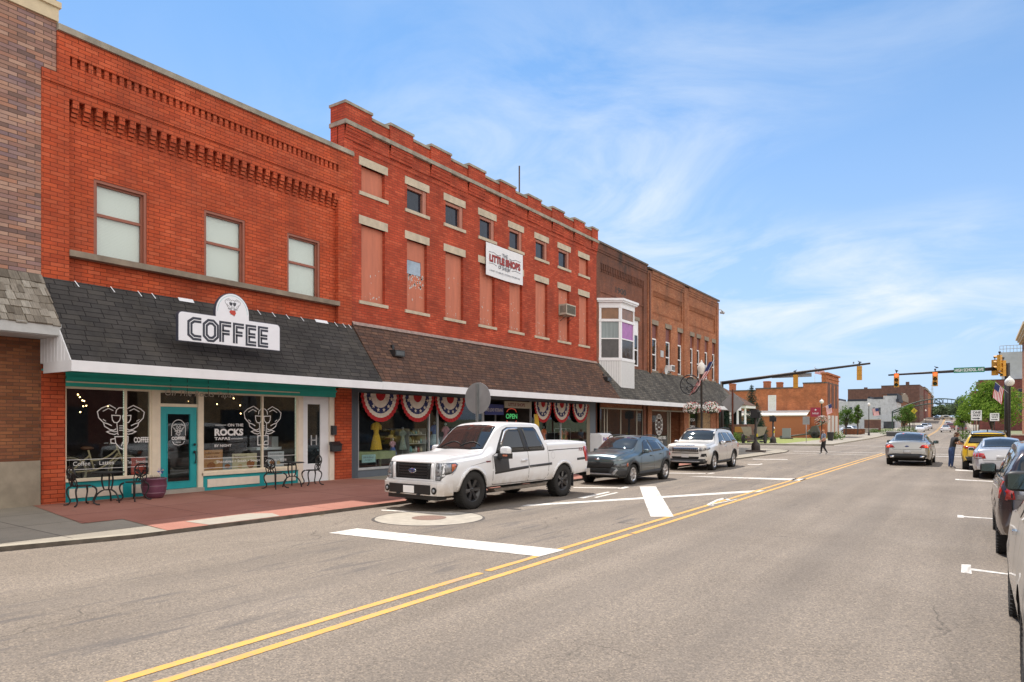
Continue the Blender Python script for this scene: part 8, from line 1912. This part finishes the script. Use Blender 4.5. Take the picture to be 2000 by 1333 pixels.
# porch with white columns
p = at(1440, 79); t = wthing('porch', 'shingled porch with three white columns on a brick base beyond the side street', 'porch', (p.x, p.y, 0)); b = B(); b.box(p.x-14, p.x+1.1, p.y, p.y+4, 0, 2.0); b.build('brick_base', br_brn, t)
for k in range(4): B().lathe([(.16, 2.0), (.13, 2.1), (.12, 3.75), (.16, 3.85)], (p.x+.8-.85*k, p.y+.3, 0), 14).build('column', m_white, t)
b = B(); b.box(p.x-14, p.x+1.0, p.y-.1, p.y+4, 3.85, 4.15); b.build('eave', m_white, t)
b = B(); b.add([(p.x+1.1, p.y-.3, 4.15), (p.x-14, p.y-.3, 4.15), (p.x-14, p.y+2, 6.6), (p.x-2.6, p.y+2, 6.6), (p.x+1.1, p.y+4, 4.15)], [[0, 1, 2, 3], [0, 3, 4]]); b.build('roof', shg_brn, t)
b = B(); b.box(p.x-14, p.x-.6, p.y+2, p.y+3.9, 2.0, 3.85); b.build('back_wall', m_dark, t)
p = at(1437, 70); o = B().box(p.x-.1, p.x+1.1, p.y, p.y+.1, 1.2, 1.75).build('yellow_sign_board', M('ochre_board', (.40, .20, .04), .6), loc=(p.x, p.y, 1.2)); T(o, 'small ochre sign board in front of the porch base', 'sign')
# field guns, stone, lawn post
m_od = M('olive_pale', (.33, .31, .22), .7, var=.15); m_od2 = M('gun_metal', (.09, .085, .07), .6)
def wheel_at(b, x, y, z, r, ax='x', w_=.18): b.lathe([(r*.3, -w_/2), (r*.8, -w_/2), (r, -w_*.35), (r, w_*.35), (r*.8, w_/2), (r*.3, w_/2), (0, w_*.4)], (x, y, z), 20, ax)
p = at(1473, 68); t = wthing('field_gun', 'pale olive field gun with a split shield on the lawn facing the street', 'cannon', (p.x, p.y, .1))
for s_ in (-1, 1):
    b = B(); wheel_at(b, p.x+s_*1.05, p.y, .55, .48); b.build('wheel', m_tyre, t)
    b = B(); b.prism([(p.x+s_*.18, 1.0), (p.x+s_*.35, .75), (p.x+s_*.95, .95), (p.x+s_*1.25, 1.75), (p.x+s_*.28, 1.75)], 'y', p.y-.12, p.y-.09); b.build('shield', m_od, t)
b = B(); b.tube([(p.x, p.y+.4, 1.1), (p.x+.1, p.y-.3, 1.35), (p.x+.85, p.y-1.2, 2.55)], [.13, .10, .055], 10); b.build('barrel', m_od2, t)
b = B(); b.box(p.x-.95, p.x+.95, p.y-.06, p.y+.06, .5, .62); b.prism([(p.x-.4, .95), (p.x+.4, .95), (p.x+.15, .4), (p.x-.15, .4)], 'y', p.y-.2, p.y+.3); b.box(p.x-.7, p.x-.5, p.y, p.y+2, .2, .35); b.box(p.x+.5, p.x+.7, p.y, p.y+2, .2, .35); b.build('carriage', m_od2, t)
p = at(1588, 95); t = wthing('field_gun', 'dark long barrelled howitzer on the lawn before the garage door', 'cannon', (p.x, p.y, .1))
for s_ in (-1, 1): b = B(); wheel_at(b, p.x+.3, p.y+s_*.8, .55, .45, 'y'); b.build('wheel', m_tyre, t)
b = B(); b.tube([(p.x-.6, p.y, 1.0), (p.x+.4, p.y, 1.6)], [.16, .13], 10); b.tube([(p.x+.4, p.y, 1.6), (p.x+2.2, p.y, 2.75)], [.10, .06], 10); b.build('barrel', M('olive_mid', (.26, .25, .18), .7), t)
b = B(); b.box(p.x-.9, p.x+.9, p.y-.3, p.y+.3, .55, .95); b.prism([(p.x-.5, .9), (p.x+.9, .9), (p.x+.5, 1.9), (p.x-.1, 1.7)], 'y', p.y-.5, p.y+.5); b.tube([(p.x-.6, p.y-.3, .7), (p.x-3.6, p.y-.5, .25)], .10, 8); b.tube([(p.x-.6, p.y+.3, .7), (p.x-3.6, p.y+.6, .25)], .10, 8); b.box(p.x-4.2, p.x-3.4, p.y-.8, p.y+.9, .1, .4); b.build('carriage', m_od2, t)
p = at(1537, 90); t = wthing('memorial_stone', 'grey upright memorial stone on the lawn by the garage', 'memorial', (p.x, p.y, .1)); B().box(p.x-.55, p.x+.45, p.y-.2, p.y+.2, .25, 1.5).build('stone', M('granite', (.28, .29, .31), .5, scale=30), t); B().box(p.x-.8, p.x+.7, p.y-.35, p.y+.35, .1, .25).build('plinth', m_od2, t)
p = at(1511, 84); t = wthing('lawn_marker', 'small white and yellow post marker on the lawn', 'marker', (p.x, p.y, .1)); B().box(p.x-.07, p.x+.07, p.y-.07, p.y+.07, .1, 1.1).build('post', m_white, t); B().box(p.x-.16, p.x+.16, p.y-.09, p.y+.09, 1.1, 1.5).build('box', M('ochre_board'), t); B().lathe([(.18, 1.5), (.0, 1.8)], (p.x, p.y, 0), 4).build('cap', m_white, t)
# arch over the street
m_arch = M('arch_green', (.03, .055, .045), .5, metal=.2)
L0, R0_ = at(1756, 176), at(1918, 176); t = wthing('street_arch', 'dark green steel arch with a round S emblem spanning the far street', 'arch', ((L0.x+R0_.x)/2, L0.y, 0)); yA = L0.y; xa, xb = L0.x-1.5, R0_.x+1.5; zb_ = hill(yA)
top_ = lambda u: zb_+4.6+3.1*math.sin(PI*u)**.9; bot_ = lambda u: zb_+4.2+2.4*math.sin(PI*u)**.9
for f_ in (top_, bot_): b = B(); b.tube([(lerp(xa, xb, i/24), yA, f_(i/24)) for i in range(25)], .14, 8); b.build('chord', m_arch, t)
b = B()
for i in range(1, 24): x = lerp(xa, xb, i/24); b.cyl((x, yA, bot_(i/24)), (x, yA, top_(i/24)), .05, n=5)
b.build('struts', m_arch, t)
for x in (xa, xb): B().box(x-.15, x+.15, yA-.15, yA+.15, zb_-.2, zb_+4.7).build('pier', m_arch, t)
b = B(); xm = (xa+xb)/2-.2; zc = zb_+7.0; b.tube([(xm+.85*math.cos(2*PI*i/24), yA-.2, zc+.75*math.sin(2*PI*i/24)) for i in range(24)], .09, 6, closed=True); b.tube([(xm+u*2.2, yA-.2, zc+v*1.7) for u, v in Sx], .11, 6); b.build('emblem', m_arch, t)
# radio mast
p = at(1820.5, 400); t = wthing('radio_mast', 'thin lattice radio mast rising beyond the hill crest', 'mast', (p.x, p.y, 5)); b = B()
for i in range(3): a = 2*PI*i/3; b.tube([(p.x+.9*math.cos(a), p.y+.9*math.sin(a), 5), (p.x+.15*math.cos(a), p.y+.15*math.sin(a), 27)], .13, 4)
for i in range(9): z = 7+i*2.2; b.box(p.x-1.2+i*.06, p.x+1.2-i*.06, p.y-.08, p.y+.08, z, z+.25)
b.build('lattice', m_greylt, t)

# ------------------------------------------------------------------ people
def person(label, loc, rz, H, J, shirt, pants, hair, shoe, sleeve, hairlong=False, build=1.0, pattern=None, belly=0):
    """J: joints in metres (x sideways, y forward is -y, z up) for a 1.75 m figure; body grown with skin modifier"""
    root = thing('person', label, 'person', loc, rz); V, E_, Rr = [], [], []
    def chain(names, rs, start=None):
        prev = start
        for nm, r_ in zip(names, rs):
            V.append(J[nm]); Rr.append(r_); i = len(V)-1
            if prev is not None: E_.append((prev, i))
            prev = i
        return prev
    pel = chain(['pelvis'], [.135*build]); wa = chain(['waist', 'chest', 'neck', 'head0', 'head', 'crown'], [(.125+belly)*build, .145*build, .055, .062, .088, .060], pel); ch_ = pel+2
    for s_ in 'LR':
        chain([s_+'hip', s_+'knee', s_+'ankle', s_+'toe'], [.095*build, .066*build, .046, .034], pel)
        chain([s_+'sho', s_+'elb', s_+'wri', s_+'palm'], [.062*build, .045*build, .030, .030], ch_)
    me = bpy.data.meshes.new('body'); me.from_pydata([tuple(v) for v in V], E_, []); o = bpy.data.objects.new('body', me); C.objects.link(o)
    md = o.modifiers.new('skin', 'SKIN'); md.use_smooth_shade = True
    for i, sv in enumerate(me.skin_vertices[0].data): sv.radius = (Rr[i], Rr[i]*(.8 if i in (pel, pel+1, ch_) else 1)); sv.use_root = (i == pel)
    sb = o.modifiers.new('sub', 'SUBSURF'); sb.levels = 2; sb.render_levels = 2
    dg = bpy.context.evaluated_depsgraph_get(); nm_ = bpy.data.meshes.new_from_object(o.evaluated_get(dg)); bpy.data.objects.remove(o)
    mats = [M('skin_tone', (.50, .27, .19), .6, var=.06), shirt, pants, shoe]
    b = B(); b.v = [tuple(v.co) for v in nm_.vertices]; b.smooth = True
    neck = Vector(J['neck']); hipz = J['pelvis'][2]-.0
    segs = []
    for s_ in 'LR': segs += [(Vector(J[s_+'sho']), Vector(J[s_+'elb']), 'ua'), (Vector(J[s_+'elb']), Vector(J[s_+'wri']), 'fa'), (Vector(J[s_+'wri']), Vector(J[s_+'palm']), 'h')]
    segs += [(Vector(J['pelvis']), Vector(J['chest']), 't'), (Vector(J['chest']), neck, 't'), (neck, Vector(J['crown']), 'hd')]
    for s_ in 'LR': segs += [(Vector(J[s_+'hip']), Vector(J[s_+'knee']), 'l'), (Vector(J[s_+'knee']), Vector(J[s_+'ankle']), 'l'), (Vector(J[s_+'ankle']), Vector(J[s_+'toe']), 'f')]
    def seg(p):
        best = None
        for a, c_, k in segs:
            d = c_-a; t_ = max(0, min(1, (p-a).dot(d)/max(1e-6, d.length_squared))); ds = (p-(a+d*t_)).length
            if best is None or ds < best[0]: best = (ds, k, t_)
        return best
    for f in nm_.polygons:
        _, k, t_ = seg(f.center); zc = f.center.z
        m_ = {'ua': 1 if t_ < sleeve else 0, 'fa': 0, 'h': 0, 't': 1, 'hd': 0, 'l': 2, 'f': 3}[k]
        if k == 't' and zc < hipz+.02: m_ = 2
        if k == 'l' and zc > hipz-.02 and False: m_ = 1
        b.cur = m_; b.face(list(f.vertices))
    b.cur = 0
    for s_, sg_ in (('L', -1), ('R', 1)):                    # palm and five fingers
        w_, pl = Vector(J[s_+'wri']), Vector(J[s_+'palm']); d = (pl-w_).normalized(); sd = d.cross(Vector((0, 1, 0)) if abs(d.y) < .8 else Vector((1, 0, 0))).normalized(); n_ = d.cross(sd)
        for i, (o_, ln) in enumerate(((-.030, .062), (-.010, .074), (.010, .070), (.028, .056))):
            base = pl+sd*o_+d*.015; b.tube([base, base+d*ln*.5+n_*.008, base+d*ln*.85+n_*.028, base+d*ln*.95+n_*.042], [.010, .0095, .0085, .006], 6)
        b.tube([pl-d*.02+sd*-.03, pl+sd*-.055+d*.012+n_*.01, pl+sd*-.058+d*.04+n_*.018], [.012, .0105, .008], 6)
    hd = Vector(J['head']); fw = (Vector(J.get('face', (hd.x, hd.y-1, hd.z)))-hd).normalized(); sd = fw.cross(Vector((0, 0, 1))).normalized()
    b.tube([hd+fw*.085+Vector((0, 0, .01)), hd+fw*.115+Vector((0, 0, -.025)), hd+fw*.09+Vector((0, 0, -.035))], [.008, .014, .010], 6)
    for q in (-1, 1): b.ball(tuple(hd+sd*q*.088+Vector((0, 0, -.01))), .022, 8, (.4, 1, 1.3))
    b.build('body', mats, root)
    k = B(); [k.ball(tuple(hd+fw*.083+sd*q*.032+Vector((0, 0, .012))), .012, 8) for q in (-1, 1)]; each(k, 'eye', M('eye_dark', (.03, .02, .02), .2), root)
    k = B(); k.tube([hd+fw*.088+sd*-.024+Vector((0, 0, -.06)), hd+fw*.096+Vector((0, 0, -.063)), hd+fw*.088+sd*.024+Vector((0, 0, -.06))], .006, 6); k.build('mouth', M('lip', (.35, .12, .10), .5), root)
    k = B(); k.smooth = True
    k.grid(lambda u, v: hd+Vector((0, 0, .02))+(fw*-math.cos(2*PI*u)+sd*math.sin(2*PI*u))*(.104*math.sin(PI*.62*v*(1 if math.cos(2*PI*u) > -.2 else .6)))-fw*.012+Vector((0, 0, .104*math.cos(PI*.62*v*(1 if math.cos(2*PI*u) > -.2 else .6)))), 24, 8)
    if hairlong: k.tube([hd-fw*.07, hd-fw*.10+Vector((0, 0, -.12)), hd-fw*.10+Vector((0, 0, -.26))+sd*.02], [.08, .07, .03], 10); k.ball(tuple(hd-fw*.07+Vector((0, 0, .05))), .07, 10)
    k.build('hair', hair, root)
    if pattern:
        k = B(); k.v = [];  random.seed(2)
        bb = root.children[0].data
        for f in bb.polygons:
            if f.material_index == 1 and random.random() < .16: c_ = f.center+f.normal*.004; u_ = f.normal.orthogonal().normalized(); w_ = f.normal.cross(u_); k.add([c_+u_*.02, c_+w_*.016, c_-u_*.02, c_-w_*.016], [[0, 1, 2, 3]])
        k.build('shirt_pattern', pattern, root)
    root.scale = (H/1.75,)*3; return root
base = dict(pelvis=(0, 0, .95), waist=(0, -.01, 1.10), chest=(0, 0, 1.32), neck=(0, 0, 1.49), head0=(0, -.01, 1.55), head=(0, -.02, 1.635), crown=(0, -.01, 1.70),
            Lhip=(-.10, 0, .86), Lknee=(-.11, -.05, .49), Lankle=(-.11, .02, .09), Ltoe=(-.12, -.15, .04), Rhip=(.10, 0, .86), Rknee=(.11, .03, .49), Rankle=(.11, .14, .12), Rtoe=(.12, -.02, .04),
            Lsho=(-.20, 0, 1.42), Lelb=(-.25, .05, 1.14), Lwri=(-.22, -.10, .93), Lpalm=(-.21, -.14, .87), Rsho=(.20, 0, 1.42), Relb=(.25, .04, 1.14), Rwri=(.23, -.10, .92), Rpalm=(.22, -.14, .86))
j = dict(base); j.update(Lankle=(-.10, -.16, .09), Ltoe=(-.10, -.34, .04), Lknee=(-.10, -.12, .48), Rknee=(.10, -.02, .48), Rankle=(.10, .20, .14), Rtoe=(.10, .07, .04), head=(0, -.05, 1.62), neck=(0, -.02, 1.48), face=(.5, -1, 1.45), Relb=(.26, -.02, 1.13), Rwri=(.16, -.22, 1.0), Rpalm=(.12, -.27, .96))
m1_, m2_ = G(1609, 888)[:2]
person('bald man in a patterned blue shirt and black trousers walking across the street', (m1_, m2_, 0), R(-60), 1.62, j, M('shirt_blue', (.16, .20, .28), .8, var=.4, scale=18), M('trouser_black', (.02, .02, .022), .8), M('thin_hair', (.34, .18, .10), .8), M('trainer_grey', (.35, .35, .36), .7), .85, build=1.2, pattern=M('shirt_pale', (.55, .55, .55), .8), belly=.02)
j = dict(base); j.update(waist=(0, -.06, 1.11), chest=(0, -.13, 1.32), neck=(0, -.20, 1.46), head0=(0, -.23, 1.51), head=(0, -.27, 1.58), crown=(0, -.28, 1.66), face=(0, -1.3, 1.30), Lsho=(-.19, -.14, 1.42), Rsho=(.19, -.14, 1.42), Lelb=(-.24, -.26, 1.18), Lwri=(-.16, -.48, 1.16), Lpalm=(-.14, -.54, 1.17), Relb=(.24, -.26, 1.17), Rwri=(.17, -.48, 1.13), Rpalm=(.15, -.54, 1.13), Lankle=(-.10, .02, .09), Ltoe=(-.10, -.14, .04), Rankle=(.11, .06, .09), Rtoe=(.12, -.10, .04), Rknee=(.10, .0, .49), Lknee=(-.10, .0, .49))
w1_, w2_ = G(1861, 915)[:2]
person('woman in jeans and a black top leaning towards the side of the yellow SUV', (w1_-.05, w2_, 0), R(115), 1.66, j, M('top_black', (.015, .014, .015), .8), M('jeans_blue', (.035, .07, .17), .8, var=.25, scale=12), M('brown_hair', (.10, .045, .02), .7), M('trainer_white', (.55, .52, .50), .7), .55, hairlong=True, build=1.16)
